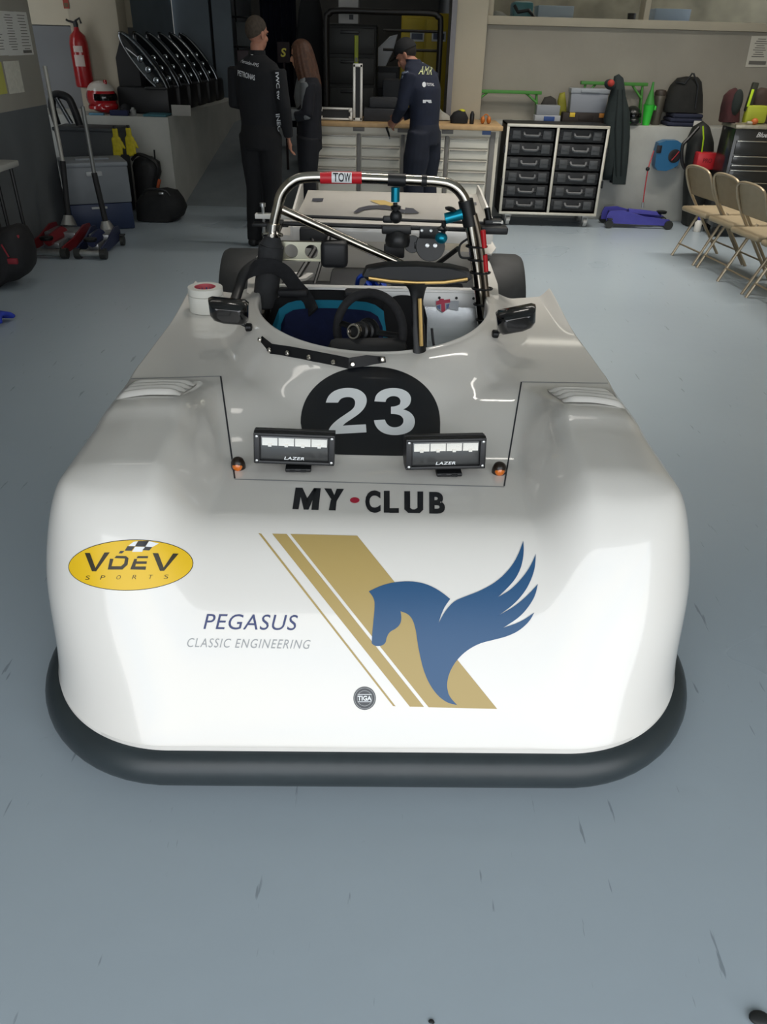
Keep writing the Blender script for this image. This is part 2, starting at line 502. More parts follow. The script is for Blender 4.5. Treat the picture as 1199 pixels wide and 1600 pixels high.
def body_lines():
    W = 0.87
    out, inn = [], []
    def lerp(a, b, n):
        return [a + (b - a) * i / n for i in range(n)]
    # left side from the deck end forward, corner, front (then mirrored)
    half = []
    for v in lerp(2.32, 2.0, 24):
        half.append((-W + 0.012 * float(sm(1.2, 2.3, v)), v))
    nstraight = len(half)
    for v in lerp(2.0, 0.40, 90):
        half.append((-W + 0.012 * float(sm(1.2, 2.3, v)), v))
    for a in lerp(0, PI / 2, 60):
        half.append((-0.49 - 0.38 * math.cos(a), 0.40 - 0.40 * math.sin(a)))
    for u in lerp(-0.49, 0, 50):
        half.append((u, 0.0))
    n = len(half)
    ih = []
    for i in range(nstraight):
        t = i / nstraight
        ih.append((-0.53 + 0.025 * t, 2.22 + (2.0 - 2.22) * t))
    for i in range(nstraight, n):
        t = (i - nstraight) / (n - nstraight)
        a = PI / 2 * (t ** 0.9)
        ih.append((-0.505 * math.cos(a), 2.0 - 0.70 * math.sin(a)))
    out = half + [(0.0, 0.0)] + [(-u, v) for u, v in half[::-1]]
    inn = ih + [(0.0, 1.30)] + [(-u, v) for u, v in ih[::-1]]
    return np.array(out), np.array(inn)
BO, BI = body_lines()
def build_body():
    K = 120
    ks = np.concatenate([[0.0], (np.arange(1, K + 1) / K) ** 1.7])
    P = []
    for k in ks:
        pl = BO * (1 - k) + BI * k
        z = body_z(pl[:, 0], pl[:, 1])
        pl = pl.copy()
        wgt = sm(0.14, 0.42, z) * (1 - sm(1.0, 1.4, pl[:, 1])) * sm(0.45, 0.80, np.abs(pl[:, 0]))
        pl[:, 0] *= 1 + 0.022 * wgt
        pl[:, 1] -= 0.02 * wgt * (1 - sm(0.2, 0.7, pl[:, 1]))
        P.append(np.column_stack([pl, z]))
    # skirt below the lip (first) and a rolled rim around the cockpit (last)
    low = P[0].copy(); low[:, 2] = 0.115
    P.insert(0, low)
    rim = P[-1]
    c = np.array([0, 1.95, 0])
    for inset, dz in ((0.006, 0.003), (0.014, 0.001), (0.020, -0.010), (0.021, -0.07)):
        d = c - rim; d[:, 2] = 0
        d /= np.maximum(np.linalg.norm(d, axis=1, keepdims=True), 1e-6)
        q = rim + d * inset; q[:, 2] += dz
        P.append(q)
    mb = MB()
    R = [[mb.bm.verts.new(p) for p in row] for row in P]
    for i in range(len(R) - 1):
        for j in range(len(R[0]) - 1):
            mb.bm.faces.new((R[i][j], R[i][j + 1], R[i + 1][j + 1], R[i + 1][j]))
    bmesh.ops.recalc_face_normals(mb.bm, faces=mb.bm.faces)
    mb.bm.faces.ensure_lookup_table()
    f = max(mb.bm.faces, key=lambda f: f.calc_center_median().z)
    if f.normal.z < 0:
        bmesh.ops.reverse_faces(mb.bm, faces=mb.bm.faces)
    tree = BVHTree.FromBMesh(mb.bm)
    me = bpy.data.meshes.new('body_shell')
    mb.bm.to_mesh(me); mb.bm.free()
    me.shade_smooth(); me.set_sharp_from_angle(angle=math.radians(50))
    me.materials.append(PAINT)
    o = bpy.data.objects.new('body_shell', me); COL.objects.link(o); o.parent = CAR
    return o, tree
BODY, BTREE = build_body()

# stickers follow the surface: each point of the flat artwork is carried onto the paint along the sight line of someone standing in front
EYEC = CARI @ Vector((0, 0, EYE))
def on_body(px, py, off=0.0012):
    d = (CARI.to_3x3() @ pray(px, py)).normalized()
    loc, nor, idx, dist = BTREE.ray_cast(EYEC, d)
    if loc is None:
        return None
    if nor.dot(d) > 0:
        nor = -nor
    return loc + nor * off
def sticker(name, polys, m, off=0.0012, parent=None, step=9.0, tris=None):
    mb = MB(); bm = mb.bm
    if tris is not None:
        for vs, fs in tris:
            bv = [bm.verts.new((x, y, 0)) for x, y in vs]
            for f in fs:
                try:
                    bm.faces.new([bv[i] for i in f])
                except ValueError:
                    pass
    for poly in polys:
        bv = [bm.verts.new((x, y, 0)) for x, y in poly]
        for t in tessellate_polygon([[Vector((x, y, 0)) for x, y in poly]]):
            try:
                bm.faces.new([bv[i] for i in t])
            except ValueError:
                pass
    xs = [v.co.x for v in bm.verts]; ys = [v.co.y for v in bm.verts]
    for lo, hi, no in ((min(xs), max(xs), (1, 0, 0)), (min(ys), max(ys), (0, 1, 0))):
        c = math.floor(lo / step) * step + step
        while c < hi:
            bmesh.ops.bisect_plane(bm, geom=bm.verts[:] + bm.edges[:] + bm.faces[:], dist=1e-4, plane_co=(c, 0, 0) if no[0] else (0, c, 0), plane_no=no)
            c += step
    bad = []
    for v in bm.verts:
        p = on_body(v.co.x, v.co.y, off)
        if p is None:
            bad.append(v)
        else:
            v.co = p
    if bad:
        bmesh.ops.delete(bm, geom=bad, context='VERTS')
    for f in bm.faces:
        f.normal_update()
        if f.normal.dot(EYEC - f.calc_center_median()) < 0:
            f.normal_flip()
    me = bpy.data.meshes.new(name)
    bm.to_mesh(me); bm.free()
    me.shade_smooth(); me.materials.append(m)
    o = bpy.data.objects.new(name, me); COL.objects.link(o)
    o.parent = parent or CAR
    return o
def text_tris(s, quad, bold=0.0, shear=0.0, spacing=1.0):
    """quad: image corners (left bottom, right bottom, right top, left top)"""
    vs, fs, asp = text_mesh(s, bold, shear, spacing)
    lb, rb, rt, lt = [Vector(q) for q in quad]
    pts = [tuple((lb * (1 - x) + rb * x) * (1 - y) + (lt * (1 - x) + rt * x) * y) for x, y in vs]
    return (pts, fs)
def ribbon(pts, w):
    """image polyline -> quads of width w"""
    polys = []
    for (x0, y0), (x1, y1) in zip(pts, pts[1:]):
        L = math.hypot(x1 - x0, y1 - y0); nx, ny = -(y1 - y0) / L * w / 2, (x1 - x0) / L * w / 2
        polys.append([(x0 + nx, y0 + ny), (x1 + nx, y1 + ny), (x1 - nx, y1 - ny), (x0 - nx, y0 - ny)])
    return polys
def rounded(poly, it=2, keep=48):
    """soften the outline but keep its real corners"""
    for _ in range(it):
        out = []
        n = len(poly)
        for i in range(n):
            p, q, r = Vector(poly[i - 1]), Vector(poly[i]), Vector(poly[(i + 1) % n])
            a, b = q - p, r - q
            if a.length < 1e-6 or b.length < 1e-6:
                continue
            if math.degrees(a.angle(b)) > keep:
                out.append(tuple(q))
            else:
                out += [tuple(q - a * 0.25), tuple(q + b * 0.25)]
        poly = out
    return poly
VINYL_BLACK = mat('black_vinyl', '#12151b', 0.34, coat=0.15)
VINYL_WHITE = mat('white_vinyl', '#e4e7e8', 0.35)
VINYL_GOLD = mat('gold_vinyl', '#ad965d', 0.38)
VINYL_BLUE = mat('blue_vinyl', '#265078', 0.35)
VINYL_YEL = mat('yellow_vinyl', '#e3b91f', 0.35)
VINYL_GREY = mat('grey_vinyl', '#9a9c9d', 0.4)
VINYL_RED = mat('red_vinyl', '#b5203c', 0.4)
GAP = mat('panel_gap', '#34353a', 0.8)
# panel gaps
sticker('panel_gap', ribbon([(345, 588), (367, 748)], 2.6), GAP, 0.0008)
sticker('panel_gap', ribbon([(788, 760), (815, 597)], 2.4), GAP, 0.0008)
sticker('panel_gap', ribbon([(367, 749), (788, 761)], 1.4), mat('panel_gap_shallow', '#97989a', 0.5), 0.0008)
sticker('panel_gap', ribbon([(345, 588), (205, 592)], 1.3), mat('panel_gap_shallow', '#85868a'), 0.0008)
sticker('panel_gap', ribbon([(815, 597), (950, 599)], 1.3), mat('panel_gap_shallow', '#85868a'), 0.0008)
# number roundel
rd = []
for i in range(72):
    a = 2 * PI * i / 72
    c, s = math.cos(a), math.sin(a)
    if s >= 0:
        x, y = 579 + 109 * math.copysign(abs(c) ** 0.94, c), 661 - 88 * s ** 0.94
    else:
        x, y = 580 + 108 * math.copysign(abs(c) ** 0.42, c), 661 + 51 * abs(s) ** 0.55 + (x if False else 0)
        y += 0.02 * (x - 580)
    rd.append((x, y))
RND = sticker('number_roundel', [rd], VINYL_BLACK, 0.0012)
def K8(p):
    return [(340 + x / 1.889, 578 + y / 1.889) for x, y in p]
sticker('race_number', [rounded(p) for p in (K8([(320, 98), (326, 80), (342, 64), (368, 55), (395, 54), (420, 60), (437, 74), (442, 92), (436, 112), (420, 130), (398, 145), (378, 158), (370, 166), (438, 162), (440, 186), (326, 192), (328, 178), (338, 163), (356, 147), (380, 131), (400, 117), (407, 104), (406, 90), (396, 82), (380, 81), (364, 86), (356, 98)]),
    K8([(463, 94), (468, 74), (486, 60), (512, 54), (540, 56), (562, 66), (572, 82), (570, 100), (560, 112), (548, 118), (566, 124), (580, 138), (584, 158), (576, 178), (556, 190), (528, 195), (498, 192), (476, 180), (464, 162), (462, 150), (494, 148), (500, 162), (514, 171), (532, 171), (546, 163), (550, 150), (544, 138), (530, 132), (512, 131), (512, 110), (526, 109), (538, 103), (541, 92), (535, 82), (522, 78), (508, 80), (498, 88), (496, 96)]))], VINYL_WHITE, 0.0022, RND, 8)
# bonnet name
def K6(p):
    return [(340 + x / 5.45, 640 + y / 5.45) for x, y in p]
sticker('bonnet_lettering', [K6(p) for p in ([(638, 850), (665, 667), (722, 669), (690, 852)], [(690, 668), (724, 669), (775, 778), (752, 855), (735, 855)], [(740, 855), (822, 671), (880, 673), (775, 856)][:0] or [(752, 855), (735, 800), (822, 671), (852, 672), (790, 822), (775, 856)], [(822, 671), (880, 673), (860, 858), (800, 857)],
    [(910, 674), (970, 676), (1004, 752), (984, 790)], [(1016, 677), (1077, 679), (1010, 790), (984, 762)], [(966, 770), (1016, 765), (1006, 862), (948, 860)])], VINYL_BLACK, 0.0012)
def P4(x0, x1, y0, y1):
    return [(x0, y0), (x1, y0), (x1, y1), (x0, y1)]
sticker('bonnet_lettering', [P4(600, 609, 767.5, 801.5), P4(609, 623.5, 794.5, 802), P4(632, 641, 768, 797), P4(652.5, 661.5, 768.5, 797.5), [(632, 796), (641, 794), (645, 796.5), (648, 796.5), (652.5, 794), (661.5, 797), (656, 802.5), (638, 802)]], VINYL_BLACK, 0.0012, None, 8,
    [text_tris('C', [(571, 801.5), (595, 802), (595, 767), (571, 766.5)], 0.045), text_tris('B', [(671, 803), (696, 803.5), (695, 769.5), (671, 769)], 0.045)])
sticker('bonnet_dot', [[(554.5 + 7.5 * math.cos(a * PI / 12), 782 + 4.5 * math.sin(a * PI / 12)) for a in range(24)]], VINYL_RED, 0.0012)
# stripes and winged horse
def K7(p):
    return [(260 + x / 1.9339, 800 + y / 1.9339) for x, y in p]
sticker('gold_stripes', [K7([(278, 64), (287, 66), (693, 587), (685, 586)]), K7([(320, 66), (364, 67), (779, 589), (736, 588)]), K7([(375, 67), (577, 72), (1000, 595), (793, 590)])], VINYL_GOLD, 0.0010)
HORSE = [(612, 240), (650, 222), (690, 212), (740, 209), (785, 217), (825, 237), (858, 263), (840, 288), (828, 318), (823, 336), (834, 314), (850, 290), (872, 268), (905, 255), (950, 238), (1000, 210), (1040, 170), (1063, 132), (1079, 88), (1081, 120), (1075, 160), (1060, 195), (1040, 221), (1002, 258),
         (1042, 235), (1080, 195), (1103, 160), (1117, 127), (1115, 165), (1105, 200), (1085, 240), (1050, 280), (1005, 312), (1052, 286), (1092, 252), (1123, 218), (1116, 250), (1100, 280), (1068, 318), (1018, 350), (1055, 338), (1085, 323), (1112, 304), (1098, 330), (1068, 358), (1030, 376), (990, 386), (945, 397), (905, 420), (875, 450), (855, 485), (847, 520), (852, 550), (864, 568), (879, 583),
         (850, 577), (820, 555), (795, 520), (778, 480), (768, 440), (760, 400), (755, 360), (746, 327), (731, 308), (708, 300), (711, 320), (708, 338), (695, 352), (675, 362), (666, 378), (663, 396), (650, 405), (630, 405), (621, 397), (622, 370), (626, 330), (630, 290), (629, 262)]
sticker('winged_horse', [rounded(K7(HORSE))], VINYL_BLUE, 0.0020)
sticker('team_lettering', [], mat('navy_vinyl', '#343f6d', 0.35), 0.0012, None, 10, [text_tris('PEGASUS', [(318, 983), (463, 985), (466, 961), (321, 959)], 0.0, 0.12, 1.08)])
sticker('team_lettering', [], VINYL_GREY, 0.0012, None, 10, [text_tris('CLASSIC ENGINEERING', [(292, 1011), (483, 1014), (486, 1000), (294, 997)], -0.005, 0.1, 1.15)])
# oval sports sticker
def oval(cx, cy, a, b, tilt, n=60):
    return [(cx + a * math.cos(t) * math.cos(tilt) + b * math.sin(t) * math.sin(tilt), cy - a * math.cos(t) * math.sin(tilt) + b * math.sin(t) * math.cos(tilt)) for t in [2 * PI * i / n for i in range(n)]]
OV = sticker('oval_sticker', [oval(204.7, 883, 97.5, 39.8, 0.035)], mat('dark_outline_vinyl', '#2d2713', 0.4), 0.0010)
sticker('oval_field', [oval(204.7, 883, 96.3, 38.7, 0.035)], VINYL_YEL, 0.0016, OV)
def K9(p):
    return [(90 + x / 5.2131, 820 + y / 5.2131) for x, y in p]
sticker('oval_lettering', [K9(p) for p in (
    [(226, 229), (268, 230), (312, 350), (284, 378)], [(284, 378), (312, 350), (385, 226), (428, 225), (318, 378)],
    [(432, 275), (458, 275), (437, 340), (560, 255)][:0] or [(430, 276), (458, 278), (442, 338), (518, 338), (545, 315), (552, 275), (465, 271), (482, 252), (560, 255), (580, 272), (572, 325), (530, 364), (412, 364)],
    [(627, 278), (650, 278), (634, 340), (722, 340), (718, 366), (594, 363)], [(655, 255), (738, 255), (736, 272), (645, 272)], [(640, 298), (728, 298), (726, 318), (636, 318)],
    [(775, 231), (820, 232), (864, 348), (834, 375)], [(834, 375), (864, 348), (940, 234), (985, 236), (868, 375)])],
    mat('dark_outline_vinyl', '#2d2713'), 0.0024, OV)
sticker('chequered_flag', [K9(p) for p in ([(660, 132), (745, 132), (715, 178), (632, 176)], [(572, 174), (632, 176), (606, 212), (549, 211)], [(715, 178), (772, 182), (748, 209), (692, 207)], [(513, 213), (547, 213), (528, 233), (500, 233)])], VINYL_BLACK, 0.0024, OV)
sticker('chequered_flag', [K9(p) for p in ([(620, 140), (655, 134), (632, 174), (578, 172)], [(745, 134), (825, 152), (772, 182), (717, 178)], [(634, 178), (713, 180), (690, 220), (608, 220)])], VINYL_WHITE, 0.0024, OV)
sp = []
for ch, x in zip('SPORTS', (250, 372, 500, 630, 757, 885)):
    (l, b), (r, t_) = K9([(x - 17, 447 - (x - 250) * 0.012), (x + 17, 414 - (x - 250) * 0.012)])
    sp.append(text_tris(ch, [(l - 1, b), (r - 1, b), (r + 1, t_), (l + 1, t_)], -0.01))
sticker('oval_small_lettering', [], mat('dark_outline_vinyl', '#2d2713'), 0.0024, OV, 8, sp)
# round maker's badge
BG = sticker('round_badge', [oval(570, 1091, 17.6, 18.2, 0)], mat('dark_grey_vinyl', '#44474a', 0.4), 0.0010)
rg = []
for i in range(40):
    a, b = 2 * PI * i / 40, 2 * PI * (i + 1) / 40
    for R0, R1 in ((15.4, 16.2), (11.2, 11.9)):
        rg.append([(570 + R * math.cos(t), 1091 + 1.03 * R * math.sin(t)) for R, t in ((R0, a), (R1, a), (R1, b), (R0, b))])
sticker('badge_ring', rg, VINYL_GREY, 0.0016, BG)
sticker('badge_lettering', [[(559, 1084.6), (581, 1084.6), (581, 1085.5), (559, 1085.5)], [(559, 1096), (581, 1096), (581, 1096.9), (559, 1096.9)]], VINYL_WHITE, 0.0016, BG, 9, [text_tris('TIGA', [(559, 1094.5), (581, 1094.8), (581, 1087.2), (559, 1087)], 0.03)])

def bz(u, v):
    return float(body_z(u, v))
def part(mb, name, m, parent=CAR, angle=40, label=None):
    return mb.obj(name, m, parent, angle, label=label)
# louvres on the wing tops
for s in (-1, 1):
    for k in range(4):
        v0 = 0.905 + k * 0.062
        mb = MB(); rows = []
        for j in range(9):
            t = j / 8
            row = []
            for i in range(13):
                a = i / 12
                u = s * (0.595 + 0.215 * a)
                v = v0 + 0.056 * t
                h = 0.016 * math.sin(PI * min(1, t / 0.55) / 2) * (1 if t < 0.55 else max(0, 1 - (t - 0.55) / 0.45)) * min(1, 6 * a, 6 * (1 - a)) ** 0.5
                row.append((u, v, bz(u / 1.006, v) + h + 0.003))
            rows.append(row)
        mb.sheet(rows)
        part(mb, 'louvre', PAINT)
# black rubber splitter tube along the front
sp = []
for i in range(0, len(BO), 4):
    u, v = BO[i]
    if v < 0.72:
        sp.append((u, v))
pts = []
for i, (u, v) in enumerate(sp):
    t = Vector((sp[min(i + 1, len(sp) - 1)][0] - sp[max(i - 1, 0)][0], sp[min(i + 1, len(sp) - 1)][1] - sp[max(i - 1, 0)][1], 0)).normalized()
    n = Vector((-t.y, t.x, 0))
    if n.dot(Vector((u, v - 0.6, 0))) < 0:
        n = -n
    pts.append(Vector((u, v, 0.073)) - n * 0.009)
mb = MB(); mb.tube(pts, 0.055, 20)
part(mb, 'splitter', mat('splitter_rubber', '#2c3336', 0.36, noise=0.1, nscale=9, bump=0.05, bscale=40))
# flat floor of the car
mb = MB(); mb.box((0, 1.75, 0.105), (1.60, 3.2, 0.02)); part(mb, 'floor_pan', BLACK)
# front wheels inside the wings, rear wheels in the open
def wheel(name, u, v, r, wd):
    mb = MB(); h = wd / 2
    mb.lathe([(r * 0.62, -h * 0.9), (r * 0.85, -h), (r * 0.96, -h * 0.93), (r, -h * 0.72), (r * 1.004, 0), (r, h * 0.72), (r * 0.96, h * 0.93), (r * 0.85, h), (r * 0.62, h * 0.9)], (u, v, r), 48, (0, PI / 2, 0))
    o = part(mb, name, RUBBER)
    mb = MB(); mb.lathe([(r * 0.6, -h * 0.75), (r * 0.62, -h * 0.8), (r * 0.62, h * 0.8), (r * 0.6, h * 0.75), (r * 0.2, h * 0.5)], (u, v, r), 32, (0, PI / 2, 0))
    mb.obj('rim', STEEL, o)
for s in (-1, 1):
    wheel('wheel', s * 0.66, 0.86, 0.255, 0.2)
    wheel('wheel', s * 0.715, 3.06, 0.306, 0.235)
# cockpit tub
mb = MB()
mb.box((0, 1.72, 0.13), (0.98, 1.0, 0.02))
for s in (-1, 1):
    mb.box((s * 0.497, 1.85, 0.35), (0.012, 0.72, 0.42))
    mb.box((s * 0.42, 1.42, 0.34), (0.18, 0.012, 0.40), rot=(0, 0, -s * 0.75))
mb.box((0, 1.27, 0.35), (0.7, 0.012, 0.42))
part(mb, 'cockpit_tub', mat('tub_lining', '#1b1c20', 0.6))
# bulkhead: aluminium sheet sloping down on the passenger side, folded flange on top
ALU = mat('aluminium_sheet', '#c3c6c8', 0.26, 1.0, noise=0.08, nscale=6, bump=0.15, bscale=7)
mb = MB()
rows = []
for j in range(9):
    t = j / 8
    rows.append([(-0.49 + 0.98 * i / 16, 2.20 - 0.26 * t ** 1.3, 0.635 - 0.47 * t) for i in range(17)])
mb.sheet(rows, 0.004)
BULK = part(mb, 'bulkhead', ALU)
mb = MB(); mb.box((0.03, 2.225, 0.645), (0.98, 0.075, 0.006), 0.002); mb.box((0.03, 2.185, 0.618), (0.98, 0.006, 0.075), 0.002, rot=(-0.25, 0, 0)); mb.obj('flange', mat('flange_alloy', '#dcdcda', 0.45, 0.25), BULK)
for i in range(12):
    u = -0.40 + i * 0.078
    mb = MB(); mb.lathe([(0.0065, 0), (0.006, 0.002), (0.003, 0.003)], (u, 2.180, 0.622), 8, (PI / 2 - 0.25, 0, 0)); mb.obj('rivet', DARKMET, BULK)
for u, t in ((0.16, 0.22), (0.20, 0.45), (0.40, 0.42), (0.45, 0.55), (0.3, 0.6), (0.38, 0.62)):
    mb = MB(); mb.lathe([(0.007, 0), (0.006, 0.003), (0.003, 0.004)], (u, 2.195 - 0.26 * t ** 1.3, 0.635 - 0.47 * t), 8, (PI / 2 + 0.3, 0, 0)); mb.obj('rivet', DARKMET, BULK)
# shield sticker with a union flag on the bulkhead
def shield(name, polys, m, off):
    mb = MB()
    for poly in polys:
        p3 = []
        for x, y in poly:
            d = (CARI.to_3x3() @ pray(x, y)).normalized()
            # plane of the sheet near its top
            p0 = Vector((0.3, 2.16, 0.55)); n = Vector((0, -0.87, 0.49)).normalized()
            t = (p0 - EYEC).dot(n) / d.dot(n)
            p3.append(EYEC + d * t + n * off)
        mb.bm.faces.new([mb.bm.verts.new(p) for p in p3])
    return mb.obj(name, m, BULK, 0)
SX = lambda p: [(660 + x / 5.45, 400 + y / 5.45) for x, y in p]
shield('shield_sticker', [SX([(112, 345), (170, 332), (235, 342), (238, 400), (225, 450), (175, 487), (130, 460), (113, 410)]), SX([(238, 358), (312, 366), (305, 470), (226, 455), (238, 400)])], mat('pale_sticker', '#b9bcc2', 0.4), 0.012)
shield('shield_sticker', [SX([(116, 392), (140, 385), (150, 336), (182, 336), (182, 380), (235, 372), (236, 402), (190, 408), (196, 470), (176, 484), (160, 476), (160, 415), (116, 424)])], mat('flag_red', '#c04058', 0.45), 0.014)
shield('shield_sticker', [SX([(116, 355), (140, 345), (140, 372), (116, 380)]), SX([(192, 343), (230, 348), (230, 366), (192, 372)]), SX([(120, 430), (152, 422), (152, 462), (132, 452)]), SX([(202, 418), (230, 412), (222, 445), (204, 462)])], mat('flag_blue', '#5c6f9c', 0.45), 0.013)
# driver's seat, blue trim
def seat_panel(u0, u1, v0, z0, v1, z1, rx, nu=14, bulge=0.0):
    poly = []
    n = 10
    rows = []
    for j in range(nu + 1):
        t = j / nu
        row = []
        for i in range(nu + 1):
            a = i / nu
            u = u0 + (u1 - u0) * a
            ins = rx * (1 - math.sqrt(max(0, 1 - max(0, 1 - min(a, 1 - a) * (u1 - u0) / rx) ** 2)))
            z = z1 + (z0 - z1) * t - ins * (1 - t)
            row.append((u, v1 + (v0 - v1) * t - bulge * math.sin(PI * a) * -1, z))
        rows.append(row)
    return rows
mb = MB(); mb.sheet(seat_panel(-0.475, 0.115, 1.80, 0.20, 2.06, 0.668, 0.14, bulge=0.05), 0.03)
SEAT = part(mb, 'driver_seat', mat('seat_black', '#15161a', 0.7))
mb = MB(); mb.sheet(seat_panel(-0.45, 0.085, 1.775, 0.22, 2.015, 0.635, 0.12, bulge=0.05), 0.012); mb.obj('seat_trim', mat('seat_light_blue', '#1f8fb0', 0.75), SEAT)
mb = MB(); mb.sheet(seat_panel(-0.415, 0.055, 1.755, 0.22, 1.985, 0.608, 0.09, bulge=0.05), 0.012); mb.obj('seat_pad', mat('seat_navy', '#1c2750', 0.85, noise=0.15, nscale=30), SEAT)
for u in (-0.35, -0.06):
    mb = MB(); mb.box((u, 2.05, 0.672), (0.13, 0.07, 0.03), 0.012); mb.obj('seat_bolster', mat('seat_black', '#15161a'), SEAT)
mb = MB(); mb.sheet(seat_panel(0.03, 0.24, 1.85, 0.25, 2.03, 0.665, 0.09, bulge=0.03), 0.05); part(mb, 'passenger_pad', mat('seat_black', '#15161a'))
# steering wheel and column
SW = Vector((-0.015, 1.60, 0.655))
SWM = facing(SW, (-0.62, -1, 0.30))
mb = MB()
pts = []
for i in range(40):
    a = 2 * PI * i / 40
    r = 0.142
    y = r * math.sin(a)
    pts.append(SWM @ Vector((r * math.cos(a) * 1.05, max(y, -0.105), 0)))
mb.tube(pts, 0.017, 12, closed=True)
STW = part(mb, 'steering_wheel', mat('suede_black', '#222224', 0.85, noise=0.2, nscale=60))
mb = MB()
for a in (0.05, PI - 0.05, -PI / 2):
    p = SWM @ Vector((0.135 * math.cos(a), 0.1 * math.sin(a), 0)); q = SWM @ Vector((0.03 * math.cos(a), 0.03 * math.sin(a), 0.012))
    mb.tube([p, q], 0.013, 8, sx=0.5)
mb.lathe([(0.048, 0), (0.05, 0.012), (0.044, 0.02)], (0, 0, 0), 24, SWM)
mb.obj('spokes', DARKMET, STW)
mb = MB()
mb.lathe([(0.035, 0.015), (0.038, 0.03), (0.03, 0.034), (0.03, 0.055), (0.036, 0.058), (0.036, 0.07), (0.028, 0.075), (0.028, 0.10)], (0, 0, 0), 24, SWM)
mb.obj('quick_release_hub', BLACK, STW)
mb = MB(); mb.lathe([(0.022, 0.118), (0.028, 0.118), (0.030, 0.11), (0.030, 0.104), (0.028, 0.10), (0.022, 0.1)], (0, 0, 0), 24, SWM, caps=False); mb.obj('hub_ring', CHROME, STW)
mb = MB(); mb.box((-0.02, 1.50, 0.60), (0.30, 0.09, 0.11), 0.03, rot=(0.5, 0, 0.1)); mb.tube([(0.02, 1.56, 0.60), (0.10, 1.44, 0.57), (0.16, 1.34, 0.58)], 0.02, 10); part(mb, 'dash_pod', mat('pod_black', '#1d1e20', 0.6))
# side fairings running back beside the cockpit opening
for s in (-1, 1):
    mb = MB()
    poly = [(s * 0.505, 2.02), (s * 0.56, 2.10), (s * 0.585, 2.32), (s * 0.60, 2.70), (s * 0.595, 3.0), (s * 0.55, 3.0), (s * 0.535, 2.6), (s * 0.52, 2.25)]
    mb.prism(poly, Matrix.Translation((0, 0, 0.20)), 0.452)
    part(mb, 'side_fairing', PAINT)
# roll hoop
def smooth_path(cp, n=10):
    cp = [Vector(c) for c in cp]; out = []
    for i in range(len(cp) - 1):
        p0 = cp[max(i - 1, 0)]; p1 = cp[i]; p2 = cp[i + 1]; p3 = cp[min(i + 2, len(cp) - 1)]
        for k in range(n):
            t = k / n
            out.append(0.5 * ((2 * p1) + (-p0 + p2) * t + (2 * p0 - 5 * p1 + 4 * p2 - p3) * t * t + (-p0 + 3 * p1 - 3 * p2 + p3) * t ** 3))
    out.append(cp[-1])
    return out
HV = 2.10
hp = [(-0.505, HV, 0.16), (-0.495, HV, 0.40), (-0.475, HV, 0.64), (-0.432, HV, 0.90), (-0.408, HV, 1.0), (-0.385, HV, 1.065), (-0.335, HV, 1.112), (-0.27, HV, 1.129), (-0.1, HV, 1.131), (0.1, HV, 1.128), (0.25, HV, 1.124), (0.315, HV, 1.112), (0.36, HV, 1.078), (0.386, HV, 1.03), (0.41, HV, 0.94), (0.452, HV, 0.76), (0.50, HV, 0.52), (0.528, HV, 0.38), (0.54, HV, 0.16)]
mb = MB(); mb.tube(smooth_path(hp, 8), 0.0215, 16)
HOOP = part(mb, 'roll_hoop', mat('nickel_tube', '#b9b3a8', 0.14, 1.0))
mb = MB(); mb.cyl((-0.225, HV, 1.1285), (-0.055, HV, 1.1315), 0.0235, n=24); RT = mb.obj('tow_sleeve', mat('tow_red', '#c3202b', 0.4), HOOP)
mb = MB(); rows = []
for i in range(9):
    a = -0.75 + 1.9 * i / 8
    rows.append([(u, HV - 0.0246 * math.cos(a), 1.130 + 0.0246 * math.sin(a)) for u in (-0.178, -0.096)])
mb.sheet(rows); TL = mb.obj('tow_label', VINYL_WHITE, HOOP)
# lettering wrapped round the sleeve
mb = MB()
for ch, ua, ub in (('T', -0.172, -0.151), ('O', -0.150, -0.127), ('W', -0.126, -0.100)):
    vs, fs, asp = text_mesh(ch, 0.02)
    b2 = bmesh.new()
    bv = [b2.verts.new((x, y, 0)) for x, y in vs]
    for f in fs:
        try: b2.faces.new([bv[i] for i in f])
        except ValueError: pass
    for q in range(1, 10):
        bmesh.ops.bisect_plane(b2, geom=b2.verts[:] + b2.edges[:] + b2.faces[:], dist=1e-5, plane_co=(0, q / 10, 0), plane_no=(0, 1, 0))
    mp_ = {}
    for v in b2.verts:
        a = -0.50 + 1.40 * v.co.y
        mp_[v] = mb.bm.verts.new((ua + (ub - ua) * v.co.x, HV - 0.0256 * math.cos(a), 1.130 + 0.0256 * math.sin(a)))
    for f in b2.faces:
        mb.bm.faces.new([mp_[v] for v in f.verts])
    b2.free()
mb.obj('tow_lettering', VINYL_BLACK, HOOP, 0)
for i, (u, z) in enumerate(((0.427, 0.87), (0.44, 0.815), (0.452, 0.76), (0.468, 0.69), (0.481, 0.62), (0.497, 0.55))):
    mb = MB(); mb.tube([(u + 0.014 + 0.044 * math.cos(t * PI / 8), HV + 0.028 * math.sin(t * PI / 8), z) for t in range(16)], 0.0045, 6, closed=True); mb.obj('cable_tie', BLACK, HOOP)
mb = MB(); mb.tube(smooth_path([(0.415, HV - 0.01, 1.0), (0.448, HV - 0.012, 0.90), (0.488, HV - 0.012, 0.72), (0.53, HV - 0.012, 0.50), (0.55, HV - 0.01, 0.36)], 6), 0.0165, 12); mb.obj('cable_conduit', mat('bronze_conduit', '#6d6459', 0.3, 0.9), HOOP)
for z, u in ((0.90, 0.459), (0.80, 0.476)):
    mb = MB(); mb.cyl((u + 0.012, HV - 0.02, z - 0.03), (u, HV - 0.02, z + 0.04), 0.012); mb.obj('red_tape', REDP, HOOP)
